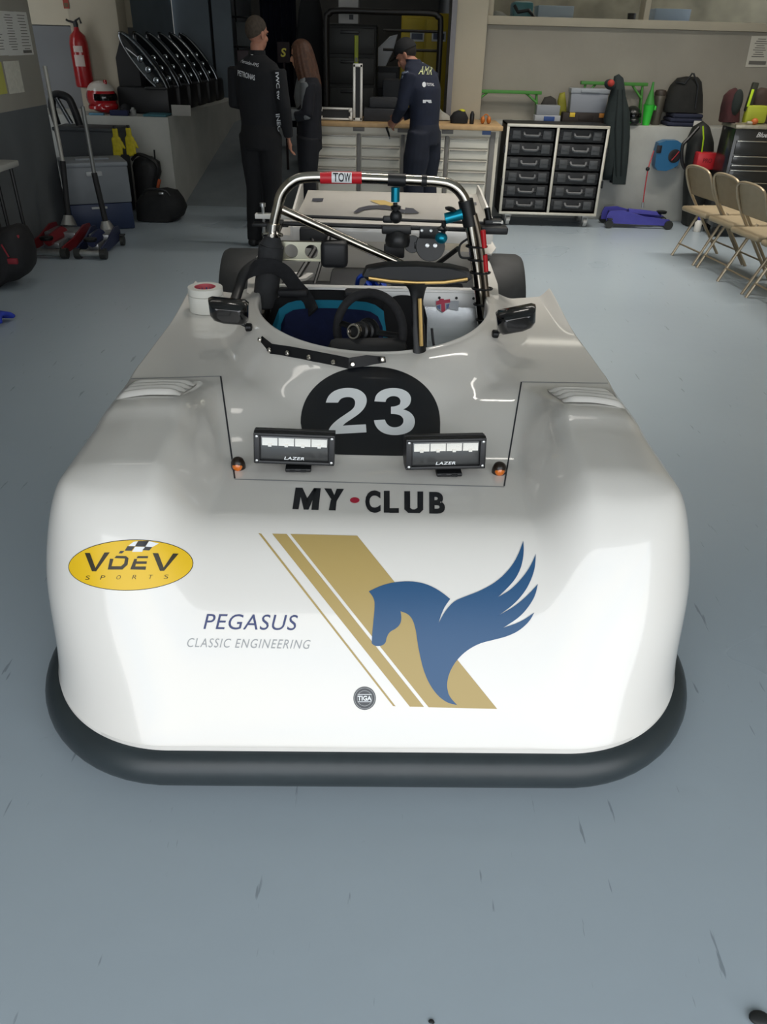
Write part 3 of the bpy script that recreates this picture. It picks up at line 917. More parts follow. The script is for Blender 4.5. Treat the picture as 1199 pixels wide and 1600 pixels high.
mb = MB(); mb.cyl((-0.483, HV, 0.60), (-0.440, HV, 0.855), 0.054, n=24); mb.ell((-0.483, HV, 0.60), (0.054, 0.054, 0.02)); mb.cyl((-0.44, HV, 0.855), (-0.43, HV, 0.895), 0.05, 0.03, 20)
PADM = mat('foam_padding', '#2a2b2d', 0.8, noise=0.15, nscale=30)
mb.obj('foam_pad', PADM, HOOP)
mb = MB(); mb.cyl((-0.432, HV, 0.895), (-0.424, HV, 0.945), 0.031, n=18)
for a in (-0.9, 0.0, 0.9):
    mb.cyl((-0.43 + 0.03 * math.sin(a), HV - 0.03 * math.cos(a), 0.905), (-0.43 + 0.052 * math.sin(a), HV - 0.052 * math.cos(a), 0.905), 0.008, n=8)
mb.obj('tube_joint', CHROME, HOOP)
mb = MB(); mb.tube([(-0.402, HV + 0.01, 1.005), (-0.10, HV + 0.06, 0.865), (0.10, HV + 0.10, 0.775), (0.20, HV + 0.12, 0.72)], 0.0185, 14); mb.obj('diagonal_brace', mat('nickel_tube', '#b9b3a8'), HOOP)
# head restraint: plate with two holes and a black pad
def holed_plate(x0, x1, z0, z1, holes, r, y, th):
    mb = MB(); n = 32
    mid = [x0] + [(holes[i] + holes[i + 1]) / 2 for i in range(len(holes) - 1)] + [x1]
    for h, a, b in zip(holes, mid, mid[1:]):
        zc = (z0 + z1) / 2
        inn, outr = [], []
        for k in range(n):
            t = 2 * PI * k / n + PI / n
            c, s = math.cos(t), math.sin(t)
            inn.append((h + r * c, zc + r * s))
            ex = (b - h) if c > 0 else (h - a); ez = (z1 - z0) / 2
            sc = min(ex / abs(c) if abs(c) > 1e-6 else 9, ez / abs(s) if abs(s) > 1e-6 else 9)
            outr.append((h + sc * c, zc + sc * s))
        corners = [(b, z1), (a, z1), (a, z0), (b, z0)]
        for yy, flip in ((y, False), (y + th, True)):
            I = [mb.bm.verts.new((p[0], yy, p[1])) for p in inn]; O = [mb.bm.verts.new((p[0], yy, p[1])) for p in outr]
            for k in range(n):
                q = [I[k], O[k], O[(k + 1) % n], I[(k + 1) % n]]
                mb.bm.faces.new(q if flip else q[::-1])
            for cx_, cz_ in corners:
                ang = math.atan2(cz_ - zc, cx_ - h) % (2 * PI)
                k = int(((ang - PI / n) % (2 * PI)) / (2 * PI / n))
                mb.bm.faces.new([O[k], mb.bm.verts.new((cx_, yy, cz_)), O[(k + 1) % n]])
        I0 = [(p[0], y, p[1]) for p in inn]; I1 = [(p[0], y + th, p[1]) for p in inn]
        for k in range(n):
            mb.quad(I0[k], I0[(k + 1) % n], I1[(k + 1) % n], I1[k])
    mb.box(((x0 + x1) / 2, y + th / 2, z1 - 0.002), (x1 - x0, th + 0.01, 0.006)); mb.box(((x0 + x1) / 2, y + th / 2, z0 + 0.002), (x1 - x0, th + 0.01, 0.006))
    return mb
mb = holed_plate(-0.405, -0.228, 0.783, 0.863, [-0.36, -0.272], 0.029, 2.14, 0.012)
HR = part(mb, 'head_restraint', mat('pale_alloy', '#b7b5a2', 0.3, 1.0))
mb = MB(); mb.box((-0.172, 2.13, 0.818), (0.118, 0.07, 0.112), 0.022, seg=3); mb.obj('restraint_pad', mat('pad_black', '#1a1b1e', 0.5), HR)
# belts and hoses
mb = MB(); mb.tube(smooth_path([(-0.55, 2.06, 0.74), (-0.50, 2.035, 0.775), (-0.44, 2.03, 0.785), (-0.385, 2.04, 0.76), (-0.34, 2.05, 0.70), (-0.29, 2.05, 0.64), (-0.26, 2.0, 0.60)], 6), 0.032, 8, sx=0.2, up=(0.6, 0.0, 0.8)); part(mb, 'shoulder_belt', CLOTHB)
mb = MB(); mb.tube(smooth_path([(-0.42, 2.16, 0.80), (-0.50, 2.1, 0.785), (-0.555, 2.05, 0.75), (-0.575, 2.0, 0.70), (-0.585, 1.93, 0.665), (-0.60, 1.85, 0.632)], 6), 0.022, 10, sx=0.55); part(mb, 'air_hose', BLACK)
# cowl mirror on a stalk
mb = MB()
prof = [(-0.19, 0), (-0.178, 0.026), (-0.12, 0.038), (0, 0.042), (0.12, 0.036), (0.178, 0.024), (0.19, 0), (0.175, -0.014), (0.1, -0.024), (0, -0.028), (-0.1, -0.024), (-0.175, -0.014)]
rows = []
for dv, k in ((-0.0, 0.90), (0.004, 0.98), (0.02, 1.0), (0.05, 1.0), (0.07, 0.95), (0.075, 0.85)):
    rows.append([(0.148 + x * k, 1.36 + dv, 0.925 + z * k) for x, z in prof + prof[:1]])
mb.sheet(rows)
for r_, fl in ((rows[0], 1), (rows[-1], 0)):
    mb.bm.faces.new([mb.bm.verts.new(p) for p in r_[:-1]])
MIR = part(mb, 'centre_mirror', mat('mirror_case_black', '#0d0e10', 0.5))
mb = MB(); mb.tube([(0.148 + x * 0.93, 1.356, 0.925 + z - 0.002) for x, z in [(-0.18, -0.001), (-0.1, -0.010), (-0.0, -0.014), (0.1, -0.010), (0.185, 0.003)]], 0.006, 8); mb.obj('gold_trim', mat('gold_trim', '#c9a86a', 0.3, 0.8), MIR)
mb = MB(); mb.tube(smooth_path([(0.168, 1.325, 0.655), (0.160, 1.35, 0.74), (0.153, 1.365, 0.83), (0.150, 1.375, 0.905)], 6), [0.030] * 8 + [0.026] * 6 + [0.03, 0.034, 0.04, 0.05, 0.06], 14, sx=0.6); STK = mb.obj('mirror_stalk', mat('mirror_case_black', '#0d0e10'), MIR)
mb = MB(); mb.tube([(0.170, 1.315, 0.70), (0.164, 1.325, 0.78), (0.158, 1.342, 0.86)], 0.0075, 8); mb.obj('stalk_trim', mat('gold_trim', '#c9a86a'), STK)
mb = MB(); mb.tube(smooth_path([(0.215, 1.45, 0.72), (0.225, 1.43, 0.66), (0.25, 1.41, 0.60)], 5), 0.005, 8); part(mb, 'switch_cable', BLACK)
# black deflector strip with screws along the driver's side of the cowl
dl = [(-0.424, 1.465), (-0.372, 1.352), (-0.29, 1.296), (-0.207, 1.246), (-0.12, 1.203), (-0.083, 1.186), (-0.02, 1.200), (0.046, 1.226)]
rows = []
dn = []
for i, (u, v) in enumerate(dl):
    a = Vector((dl[max(i - 1, 0)][0], dl[max(i - 1, 0)][1], 0)); b = Vector((dl[min(i + 1, len(dl) - 1)][0], dl[min(i + 1, len(dl) - 1)][1], 0))
    t = (b - a).normalized(); n = Vector((t.y, -t.x, 0))
    if n.y > 0: n = -n
    dn.append(n)
    z0 = bz(u, v) - 0.004
    taper = 0.55 if i in (0, len(dl) - 1) else 1.0
    rows.append([(u, v, z0), (u - n.x * 0.012, v - n.y * 0.012, z0 + 0.040 * taper)])
mb = MB(); mb.sheet(rows, 0.005)
DEF = part(mb, 'wind_deflector', mat('deflector_black', '#26272a', 0.45), angle=20)
for i, (fx, seg) in enumerate(((0.25, 0), (0.05, 1), (0.9, 1), (0.85, 2), (0.85, 3), (0.2, 5), (0.75, 6))):
    a, b = dl[seg], dl[seg + 1]
    u = a[0] + (b[0] - a[0]) * fx; v = a[1] + (b[1] - a[1]) * fx
    n = (dn[seg] + dn[seg + 1]).normalized()
    mb = MB(); mb.lathe([(0.0085, -0.002), (0.0085, 0.004), (0.006, 0.007), (0.003, 0.0075)], (0, 0, 0), 12, facing((u + n.x * 0.006, v + n.y * 0.006, bz(u, v) + 0.017), (n.x, n.y, 0.3)))
    mb.obj('deflector_screw', CHROME, DEF)
# door mirrors
def side_mirror(s):
    mb = MB()
    c = Vector((-0.54, 1.53, 0.742)) if s < 0 else Vector((0.533, 1.50, 0.742))
    rz_ = 0.10 if s < 0 else -0.05
    ry_ = 0.07 if s < 0 else -0.20
    M = Matrix.Translation(c) @ Euler((0.1, ry_, rz_)).to_matrix().to_4x4()
    prof = [(-0.074, 0.036), (-0.06, 0.043), (0.06, 0.038), (0.072, 0.028), (0.073, -0.03), (0.06, -0.043), (-0.02, -0.042), (-0.055, -0.032), (-0.07, -0.012)]
    if s > 0:
        prof = [(-x, z) for x, z in prof]
    rows = []
    for dv, k in ((-0.045, 0.55), (-0.04, 0.75), (-0.025, 0.93), (0.0, 1.0), (0.028, 1.02), (0.032, 0.98)):
        rows.append([M @ Vector((x * k, dv, z * k)) for x, z in prof + prof[:1]])
    mb.sheet(rows)
    for r_ in (rows[0], rows[-1]):
        mb.bm.faces.new([mb.bm.verts.new(p) for p in r_[:-1]])
    o = part(mb, 'side_mirror', mat('mirror_gloss_black', '#0c0d0f', 0.16, coat=0.6))
    b = Vector((-0.476, 1.575, 0.668)) if s < 0 else Vector((0.468, 1.555, 0.668))
    mb = MB(); mb.tube([M @ Vector((-s * 0.02, 0.0, -0.038)), b + Vector((s * 0.03, 0, 0.014)), b], 0.006, 8); mb.lathe([(0.012, -0.012), (0.016, -0.008), (0.016, 0.010), (0.010, 0.014)], b, 12, (0, s * PI / 2, 0)); mb.obj('mirror_arm', DARKMET, o)
side_mirror(-1); side_mirror(1)
# LED driving lamps
def light_bar(c, rz_, ry_):
    M = Matrix.Translation(c) @ Euler((-0.16, ry_, rz_)).to_matrix().to_4x4()
    W_, H_, D_ = 0.232, 0.092, 0.085
    mb = MB()
    poly = [(0, 0.004), (0.004, 0), (0.05, 0), (D_, 0.018), (D_, H_ - 0.02), (0.052, H_ - 0.002), (0.045, H_ - 0.002), (0.044, H_ - 0.008), (0.038, H_ - 0.008), (0.037, H_), (0.026, H_ + 0.001), (0.025, H_ - 0.005), (0.018, H_ - 0.006), (0.017, H_ + 0.001), (0.004, H_), (0, H_ - 0.004)]
    X = Matrix(((0, 0, 1, -W_ / 2), (1, 0, 0, 0), (0, 1, 0, 0), (0, 0, 0, 1)))
    mb.prism(poly, M @ X, W_)
    for s in (-1, 1):
        mb.box(M @ Vector((s * (W_ / 2 - 0.009), -0.004, H_ / 2)), (0.018, 0.012, H_), 0.004, rot=M.to_3x3().to_4x4())
    mb.box(M @ Vector((0, -0.004, H_ - 0.005)), (W_, 0.012, 0.010), 0.003, rot=M.to_3x3().to_4x4())
    mb.box(M @ Vector((0, -0.004, 0.005)), (W_, 0.012, 0.010), 0.003, rot=M.to_3x3().to_4x4())
    o = part(mb, 'light_bar', mat('lamp_housing_black', '#1b1c1e', 0.42))
    mb = MB(); mb.box(M @ Vector((0, 0.0, H_ / 2)), (W_ - 0.04, 0.004, H_ - 0.022), 0.001, rot=M.to_3x3().to_4x4()); mb.obj('lens_panel', mat('lens_dark', '#4b4c4c', 0.18, 0.6), o)
    for k in range(4):
        mb = MB()
        x0 = -0.094 + k * 0.047
        A = [M @ Vector(p) for p in ((x0 + 0.002, -0.0035, 0.054), (x0 + 0.046, -0.0035, 0.054), (x0 + 0.046, -0.0035, 0.077), (x0 + 0.002, -0.0035, 0.077))]
        cc = M @ Vector((x0 + 0.024, 0.0035, 0.064))
        mb2 = mb.bm
        av = [mb2.verts.new(p) for p in A]; cv_ = mb2.verts.new(cc + (M.to_3x3() @ Vector((0, -0.0065, 0))))
        for i in range(4):
            mb2.faces.new((av[i], av[(i + 1) % 4], cv_))
        mb.box(M @ Vector((x0 + 0.024, -0.0045, 0.055)), (0.010, 0.002, 0.008), rot=M.to_3x3().to_4x4())
        mb.obj('reflector', mat('led_reflector', '#c6c2ba', 0.2, 0.95), o, 10)
    TM = M @ Matrix.Translation((0.0, -0.0045, 0.018)) @ Matrix.Rotation(PI / 2, 4, 'X')
    lettering('LAZER', TM, 0.058, 0.009, VINYL_WHITE, o, 0.02, 0.2, name='lamp_lettering', spacing=1.1)
    for sx_ in (-1, 1):
        for sz_ in (0, 1):
            mb = MB(); mb.lathe([(0.004, 0), (0.004, 0.003), (0.002, 0.004)], (0, 0, 0), 8, facing(M @ Vector((sx_ * (W_ / 2 - 0.009), -0.010, 0.010 + sz_ * (H_ - 0.02))), M.to_3x3() @ Vector((0, -1, 0)))); mb.obj('lamp_screw', STEEL, o)
    mb = MB(); q = M @ Vector((0.012, 0.02, -0.006))
    mb.box(q + Vector((0, -0.012, -0.004)), (0.075, 0.05, 0.012), 0.004, rot=(0, 0, rz_)); mb.box(q + Vector((-0.016, -0.037, -0.004)), (0.016, 0.006, 0.006)); mb.box(q + Vector((0.016, -0.037, -0.004)), (0.016, 0.006, 0.006))
    mb.obj('lamp_bracket', BLACK, o)
light_bar(Vector((-0.226, 0.672, 0.566)), 0.02, 0.035)
light_bar(Vector((0.212, 0.662, 0.564)), 0.06, -0.01)
# amber side repeaters
for u, v in ((-0.392, 0.692), (0.374, 0.688)):
    z = bz(u, v)
    mb = MB(); mb.lathe([(0.019, -0.004), (0.021, 0.0), (0.021, 0.014), (0.018, 0.028), (0.010, 0.036), (0.003, 0.038)], (u, v, z), 20, (0.35, 0, 0))
    o = part(mb, 'marker_lamp', mat('marker_black', '#221a14', 0.3))
    mb = MB(); mb.ell((u, v - 0.015, z + 0.013), (0.0155, 0.013, 0.016)); mb.obj('amber_lens', mat('amber_lens', '#d06a10', 0.15, coat=1.0), o)
# engine bay
mb = MB(); mb.box((0, 2.66, 0.42), (1.02, 0.82, 0.06), 0.01); mb.box((-0.2, 2.45, 0.5), (0.3, 0.2, 0.16), 0.02); mb.box((0.02, 2.75, 0.49), (0.5, 0.5, 0.12), 0.03); part(mb, 'engine_cover', mat('engine_bay_dark', '#24262a', 0.55, noise=0.2, nscale=6))
mb = MB(); mb.box((0.16, 2.62, 0.575), (0.13, 0.14, 0.05), 0.008); mb.box((0.16, 2.62, 0.605), (0.09, 0.05, 0.02), 0.004); mb.box((0.11, 2.6, 0.605), (0.015, 0.11, 0.03), 0.003); mb.box((0.21, 2.6, 0.605), (0.015, 0.11, 0.03), 0.003); part(mb, 'fuel_filler', mat('grey_alloy', '#7d8084', 0.4, 0.7))
mb = MB()
for k, (u, v, z) in enumerate(((-0.05, 2.42, 0.60), (-0.02, 2.45, 0.62), (0.02, 2.42, 0.60))):
    mb.cyl((u, v, z - 0.03), (u + 0.03, v - 0.02, z + 0.02), 0.018, n=10)
mb.tube(smooth_path([(-0.08, 2.42, 0.56), (-0.07, 2.42, 0.64), (-0.02, 2.43, 0.645), (0.02, 2.43, 0.60)], 5), 0.011, 8); part(mb, 'hose_fittings', mat('anodised_blue', '#1d3f9a', 0.3, 0.7))
mb = MB(); mb.box((0.10, 2.55, 0.74), (0.10, 0.05, 0.06), 0.008); part(mb, 'engine_sensor_box', BLACK)
mb = MB(); mb.tube([(-0.42, 2.4, 0.55), (-0.30, 2.7, 0.70), (-0.34, 2.9, 0.78)], 0.014, 8); mb.tube([(-0.30, 2.5, 0.55), (-0.22, 2.8, 0.78)], 0.010, 8); mb.box((-0.30, 2.8, 0.74), (0.16, 0.05, 0.10), 0.01); part(mb, 'wing_support', BLACK)
mb = MB(); mb.tube([(0.40, 2.45, 0.78), (0.24, 2.75, 0.56)], 0.012, 8); part(mb, 'stay_rod', BLACK)
# rear deck with side bodywork
mb = MB()
mb.prism([(-0.60, 3.42), (-0.35, 3.38), (0.10, 3.38), (0.18, 3.30), (0.40, 3.12), (0.655, 3.05), (0.70, 3.20), (0.70, 4.10), (-0.62, 4.10)], Matrix.Translation((0, 0, 0.30)), 0.32)
part(mb, 'rear_deck', PAINT)
mb = MB(); mb.prism([(-0.46, 2.62), (-0.30, 2.60), (-0.33, 2.50), (-0.42, 2.44)], Matrix.Translation((0, 0, 0.60)), 0.012); part(mb, 'fibreglass_flap', PAINT)
# rear wing
WT = 0.80
mb = MB()
rows = []
for i in range(13):
    t = i / 12
    v = 2.95 + 0.72 * t
    rows.append([(-0.435 + 0.035 * t + 1.06 * k / 10, v, WT - 0.02 * math.sin(PI * t) + 0.028 * t) for k in range(11)])
mb.sheet(rows, 0.022)
WING = part(mb, 'rear_wing', PAINT)
for s, u in ((-1, -0.43), (1, 0.625)):
    mb = MB()
    X = Matrix(((0, 0, s * 1, u), (1, 0, 0, 0), (0, 1, 0, 0), (0, 0, 0, 1)))
    mb.prism([(2.94, WT - 0.09), (3.70, WT - 0.09), (3.70, WT + 0.075), (3.55, WT + 0.07), (3.06, WT + 0.02), (2.94, WT + 0.005)], X, 0.012)
    mb.obj('end_plate', PAINT, WING)
mb = MB(); mb.box((0.10, 2.945, WT - 0.07), (1.06, 0.012, 0.07), 0.003); mb.obj('wing_flap', PAINT, WING)
def wingpt(x, y, off=0.004):
    d = (CARI.to_3x3() @ pray(470 + x / 3.6333, 170 + y / 3.6333)).normalized()
    t = (WT + 0.004 + off - EYEC.z) / d.z
    p = EYEC + d * t
    tt = (p.y - 2.95) / 0.72
    z = WT - 0.02 * math.sin(PI * max(0, min(1, tt))) + 0.028 * tt + off
    t = (z - EYEC.z) / d.z
    return EYEC + d * t
def wingdecal(name, polys, m, off=0.004):
    mb = MB()
    for poly in polys:
        for tri in tessellate_polygon([[Vector((x, y, 0)) for x, y in poly]]):
            mb.bm.faces.new([mb.bm.verts.new(wingpt(poly[i][0], poly[i][1], off)) for i in tri])
    mb.obj(name, m, WING, 0)
wingdecal('wing_emblem', [[(390, 518), (475, 519), (530, 540), (548, 560), (500, 568), (452, 545)]], VINYL_GOLD)
wingdecal('wing_emblem', [[(298, 588), (330, 562), (385, 549), (480, 545), (540, 560), (600, 575), (585, 592), (520, 575), (420, 566), (352, 575), (322, 590)], [(595, 560), (640, 565), (675, 592), (590, 594)]], mat('charcoal_vinyl', '#3c3d44', 0.4), 0.006)
wingdecal('wing_sticker', [[(68, 507), (131, 507), (124, 527), (63, 525)]], mat('charcoal_vinyl', '#3c3d44'), 0.006)
wingdecal('wing_sticker', [[(970, 530), (998, 531), (1000, 546), (972, 546)]], mat('charcoal_vinyl', '#3c3d44'), 0.006)
# two black rods across behind the hoop with their end blocks
mb = MB(); mb.cyl((-0.52, 2.30, 0.941), (0.555, 2.30, 0.926), 0.007, n=10)
ROD = part(mb, 'cross_rod', BLACK)
mb = MB(); mb.cyl((-0.40, 2.24, 0.918), (0.56, 2.24, 0.908), 0.010, n=10); part(mb, 'cross_rod', BLACK)
mb = MB(); mb.box((-0.43, 2.30, 0.936), (0.20, 0.035, 0.020), 0.003); mb.obj('rod_end_block', WHITEP, ROD)
mb = MB(); mb.cyl((-0.495, 2.30, 0.84), (-0.495, 2.30, 0.985), 0.007, n=8); mb.cyl((-0.495, 2.30, 0.975), (-0.495, 2.30, 0.99), 0.013, n=10); mb.obj('rod_bolt', STEEL, ROD)
mb = MB(); mb.box((-0.46, 2.28, 0.905), (0.16, 0.06, 0.012), 0.003); mb.obj('rod_clamp', DARKMET, ROD)
mb = MB(); mb.box((0.53, 2.30, 0.93), (0.08, 0.05, 0.03), 0.006); mb.box((0.53, 2.25, 0.91), (0.12, 0.07, 0.03), 0.006); mb.cyl((0.52, 2.3, 0.92), (0.50, 2.3, 0.99), 0.014, n=10); mb.obj('rod_clamp', DARKMET, ROD)
mb = MB(); mb.box((0.55, 2.29, 0.935), (0.05, 0.03, 0.012), 0.003); mb.obj('rod_end_block', WHITEP, ROD)
for s in (-1, 1):
    mb = MB(); mb.box((s * 0.418, 2.2, 0.912), (0.03, 0.2, 0.022), 0.004); mb.obj('hoop_clamp', BLACK, ROD)
# action-camera mounts with teal clamps
TEAL = mat('anodised_teal', '#12839c', 0.28, 0.7)
mb = MB(); mb.cyl((0.052, HV, 1.128), (0.126, HV, 1.126), 0.0255, n=16)
CM = part(mb, 'camera_mount', BLACK)
mb = MB(); mb.cyl((0.085, HV - 0.01, 1.04), (0.088, HV - 0.015, 0.99), 0.009, n=8); mb.lathe([(0.02, 0), (0.022, 0.012), (0.012, 0.016)], (0.088, HV - 0.015, 1.015), 12); mb.ell((0.09, HV - 0.01, 0.985), (0.026, 0.022, 0.028)); mb.box((0.06, HV, 0.972), (0.05, 0.03, 0.025), 0.006); mb.obj('ball_joint', BLACK, CM)
mb = MB(); mb.cyl((0.084, HV - 0.012, 1.10), (0.085, HV - 0.012, 1.045), 0.018, n=16); mb.obj('teal_clamp', TEAL, CM)
mb = MB(); mb.cyl((0.19, HV, 1.126), (0.212, HV, 1.1255), 0.0235, n=16); part(mb, 'tape_band', BLACK)
mb = MB(); mb.cyl((0.378, HV, 1.055), (0.408, HV, 0.955), 0.032, n=18); CM = part(mb, 'camera_mount', BLACK)
mb = MB(); mb.lathe([(0.022, 0), (0.026, 0.008), (0.012, 0.014)], (0.315, HV - 0.03, 1.018), 12, (0, 0.2, 0)); mb.obj('mount_knob', BLACK, CM)
mb = MB(); mb.cyl((0.292, HV - 0.02, 0.975), (0.292, HV - 0.02, 0.915), 0.01, n=8); mb.lathe([(0.02, 0), (0.026, 0.01), (0.010, 0.02)], (0.29, HV - 0.02, 0.935), 12); mb.obj('ball_joint', BLACK, CM)
mb = MB(); mb.tube([(0.365, HV - 0.03, 1.005), (0.295, HV - 0.03, 0.985)], 0.022, 14); mb.ell((0.285, HV - 0.02, 0.905), (0.027, 0.024, 0.024)); mb.obj('teal_clamp', TEAL, CM)
mb = MB(); mb.box((0.098, 2.23, 0.905), (0.13, 0.04, 0.035), 0.006); mb.lathe([(0.052, -0.05), (0.056, -0.03), (0.052, 0.0), (0.03, 0.02)], (0.105, 2.24, 0.885), 20); part(mb, 'camera_body', mat('camera_black', '#1a1b1c', 0.4))
mb = MB(); mb.lathe([(0.064, -0.006), (0.066, 0), (0.064, 0.006)], (0.252, 2.23, 0.838), 28, (PI / 2 - 0.2, 0, 0)); mb.lathe([(0.036, -0.005), (0.038, 0), (0.036, 0.005)], (0.172, 2.24, 0.842), 20, (PI / 2 - 0.2, 0, 0)); mb.box((0.255, 2.23, 0.895), (0.11, 0.012, 0.05), 0.004); mb.box((0.205, 2.235, 0.838), (0.05, 0.01, 0.03), 0.003)
BR = part(mb, 'instrument_plate', mat('camera_black', '#1a1b1c'))
for u, z, r in ((0.237, 0.842, 0.010), (0.272, 0.842, 0.010), (0.21, 0.905, 0.007), (0.25, 0.905, 0.007), (0.29, 0.905, 0.007)):
    mb = MB(); mb.lathe([(r, 0), (r * 0.9, 0.004), (r * 0.4, 0.005)], (u, 2.222, z), 12, (PI / 2 - 0.2, 0, 0)); mb.obj('plate_screw', STEEL, BR)
mb = MB(); mb.tube(smooth_path([(0.40, HV, 0.90), (0.37, HV + 0.01, 0.87), (0.375, HV, 0.825), (0.42, HV, 0.82)], 6), 0.005, 8); part(mb, 'loose_cable', BLACK)

# ------------------------------------------------------------------ tape roll standing on the left deck
def world(u, v, z):
    return CARM @ Vector((u, v, z))
TU, TV = -0.717, 1.985
tz = bz(TU, TV) + 0.002
tape = thing('tape_roll', 'thick roll of white tape standing on the left rear deck of the white race car', 'tape', world(TU, TV, tz), CAR_YAW)
mb = MB(); mb.lathe([(0.045, 0), (0.073, 0), (0.074, 0.002), (0.074, 0.066), (0.073, 0.068), (0.045, 0.068)], (0, 0, 0), 40, caps=False); mb.lathe([(0.0735, 0.070), (0.0735, 0.098), (0.072, 0.100), (0.045, 0.100)], (0.0, 0, 0), 40, caps=False); mb.lathe([(0.045, 0.068), (0.0735, 0.070)], (0, 0, 0), 40, caps=False)
mb.obj('tape_winding', mat('white_tape', '#d9d8d0', 0.55), tape)
mb = MB(); mb.lathe([(0.0452, 0), (0.0452, 0.1002), (0.0425, 0.1002), (0.0425, 0)], (0, 0, 0), 40, caps=False); core = mb.obj('cardboard_core', mat('core_pink', '#c25a63', 0.6), tape)
mb = MB()
for k in range(40):
    if k % 5 in (0, 3):
        a0, a1 = 2 * PI * k / 40, 2 * PI * (k + (1 if k % 5 == 0 else 0.6)) / 40
        mb.quad(*[(0.0423 * math.cos(a), 0.0423 * math.sin(a), z) for a, z in ((a0, 0.03), (a1, 0.03), (a1, 0.085), (a0, 0.085))])
mb.obj('core_print', mat('core_print_blue', '#40527c', 0.6), core, 0)
# ------------------------------------------------------------------ generic helpers for the things at the back of the garage
def bpx(x0, y0, x1, y1, Y):
    xm, ym = (x0 + x1) / 2, (y0 + y1) / 2
    a, b, l, r = at_y(xm, y0, Y), at_y(xm, y1, Y), at_y(x0, ym, Y), at_y(x1, ym, Y)
    return (l.x + r.x) / 2, (a.z + b.z) / 2, r.x - l.x, a.z - b.z
def evald(o):
    dg = bpy.context.evaluated_depsgraph_get()
    return bpy.data.meshes.new_from_object(o.evaluated_get(dg))
def fuse(mb, name, m, parent=None, voxel=0.012, it=6, label=None):
    """one continuous skin around overlapping volumes"""
    me = mb.mesh(name, 0)
    o = bpy.data.objects.new(name, me); COL.objects.link(o)
    r = o.modifiers.new('skin', 'REMESH'); r.mode = 'VOXEL'; r.voxel_size = voxel
    s = o.modifiers.new('soft', 'SMOOTH'); s.iterations = it; s.factor = 0.5
    me2 = evald(o)
    o.modifiers.clear(); o.data = me2; bpy.data.meshes.remove(me); me2.name = name
    me2.shade_smooth(); me2.materials.clear(); me2.materials.append(m)
    if parent is not None:
        o.parent = parent
    if label:
        o['label'] = label
    return o
def sticker_world(name, tris, polys, m, target, parent, off=0.004):
    """flat lettering carried onto a garment"""
    M = target.matrix_world if target.parent is None else target.parent.matrix_basis @ target.matrix_basis
    bm0 = bmesh.new(); bm0.from_mesh(target.data); bmesh.ops.transform(bm0, matrix=M, verts=bm0.verts)
    tree = BVHTree.FromBMesh(bm0); bm0.free()
    PM = parent.matrix_basis if parent.parent is None else parent.parent.matrix_basis @ parent.matrix_basis
    inv = PM.inverted(); eye = Vector((0, 0, EYE))
    mb = MB(); bm = mb.bm
    def put(vs, fs):
        bv = []
        for x, y in vs:
            d = pray(x, y).normalized()
            loc, nor, i, dist = tree.ray_cast(eye, d)
            bv.append(bm.verts.new(inv @ (loc - d * off)) if loc is not None else None)
        for f in fs:
            q = [bv[i] for i in f]
            if None not in q:
                try: bm.faces.new(q)
                except ValueError: pass
    for vs, fs in tris:
        put(vs, fs)
    for poly in polys:
        put(poly, tessellate_polygon([[Vector((x, y, 0)) for x, y in poly]]))
    me = bpy.data.meshes.new(name); bm.to_mesh(me); bm.free(); me.materials.append(m)
    o = bpy.data.objects.new(name, me); COL.objects.link(o); o.parent = parent
    return o
LT = 0.882     # top of the left ledge
RT_ = 0.92     # top of the right ledge

# ------------------------------------------------------------------ workbench with drawers
BY = 8.25
wb = thing('workbench', 'long white drawer workbench with a pale wooden top in the doorway', 'workbench', (0.11, BY, 0))
BW = 1.83
mb = MB(); mb.box((0, 0.32, 0.45), (BW, 0.58, 0.84), 0.004); wbody = mb.obj('carcass', mat('bench_white', '#d2cdbf', 0.45), wb)
mb = MB(); mb.box((0, 0.30, 0.905), (BW + 0.05, 0.70, 0.04), 0.005); mb.obj('worktop', mat('bench_wood', '#b3946a', 0.5, noise=0.15, nscale=12), wb)
colx = [(-0.865, -0.475), (-0.435, -0.045), (-0.0, 0.39), (0.43, 0.82)]
mb = MB(); mb.box((0, 0.018, 0.855), (BW, 0.02, 0.06), 0.003); mb.obj('header_rail', mat('bench_white', '#b9b4a6'), wb)
for x in (-0.455, -0.0225, 0.41):
    mb = MB(); mb.box((x, 0.016, 0.45), (0.032, 0.02, 0.75), 0.002); mb.box((x, 0.005, 0.862), (0.11, 0.01, 0.035), 0.002); mb.obj('upright', mat('bench_grey', '#6f6d6a', 0.5), wb)
mb = MB(); mb.box((0.855, 0.016, 0.45), (0.05, 0.03, 0.84), 0.003); mb.obj('upright', mat('bench_grey', '#6f6d6a'), wb)
mb = MB(); mb.box((-0.895, 0.016, 0.45), (0.04, 0.03, 0.84), 0.003); mb.obj('upright', mat('bench_grey', '#6f6d6a'), wb)
rowz = [(0.815, 0.722), (0.712, 0.622), (0.612, 0.522), (0.512, 0.422), (0.412, 0.215), (0.205, 0.05)]
for x0, x1 in colx:
    for z1, z0 in rowz:
        mb = MB(); mb.box(((x0 + x1) / 2, 0.012, (z0 + z1) / 2), (x1 - x0 - 0.01, 0.024, z1 - z0 - 0.004), 0.004)
        d = mb.obj('drawer', mat('bench_drawer', '#dedacd', 0.42), wb)
        mb = MB(); mb.box(((x0 + x1) / 2, -0.006, z1 - 0.012), (x1 - x0 - 0.02, 0.022, 0.014), 0.004); mb.obj('drawer_handle', mat('handle_grey', '#97948c', 0.35, 0.5), d)
mb = MB(); mb.box((0.79, 0.006, 0.862), (0.085, 0.004, 0.035)); mb.obj('maker_plate', mat('plate_blue', '#264a86', 0.4), wb)

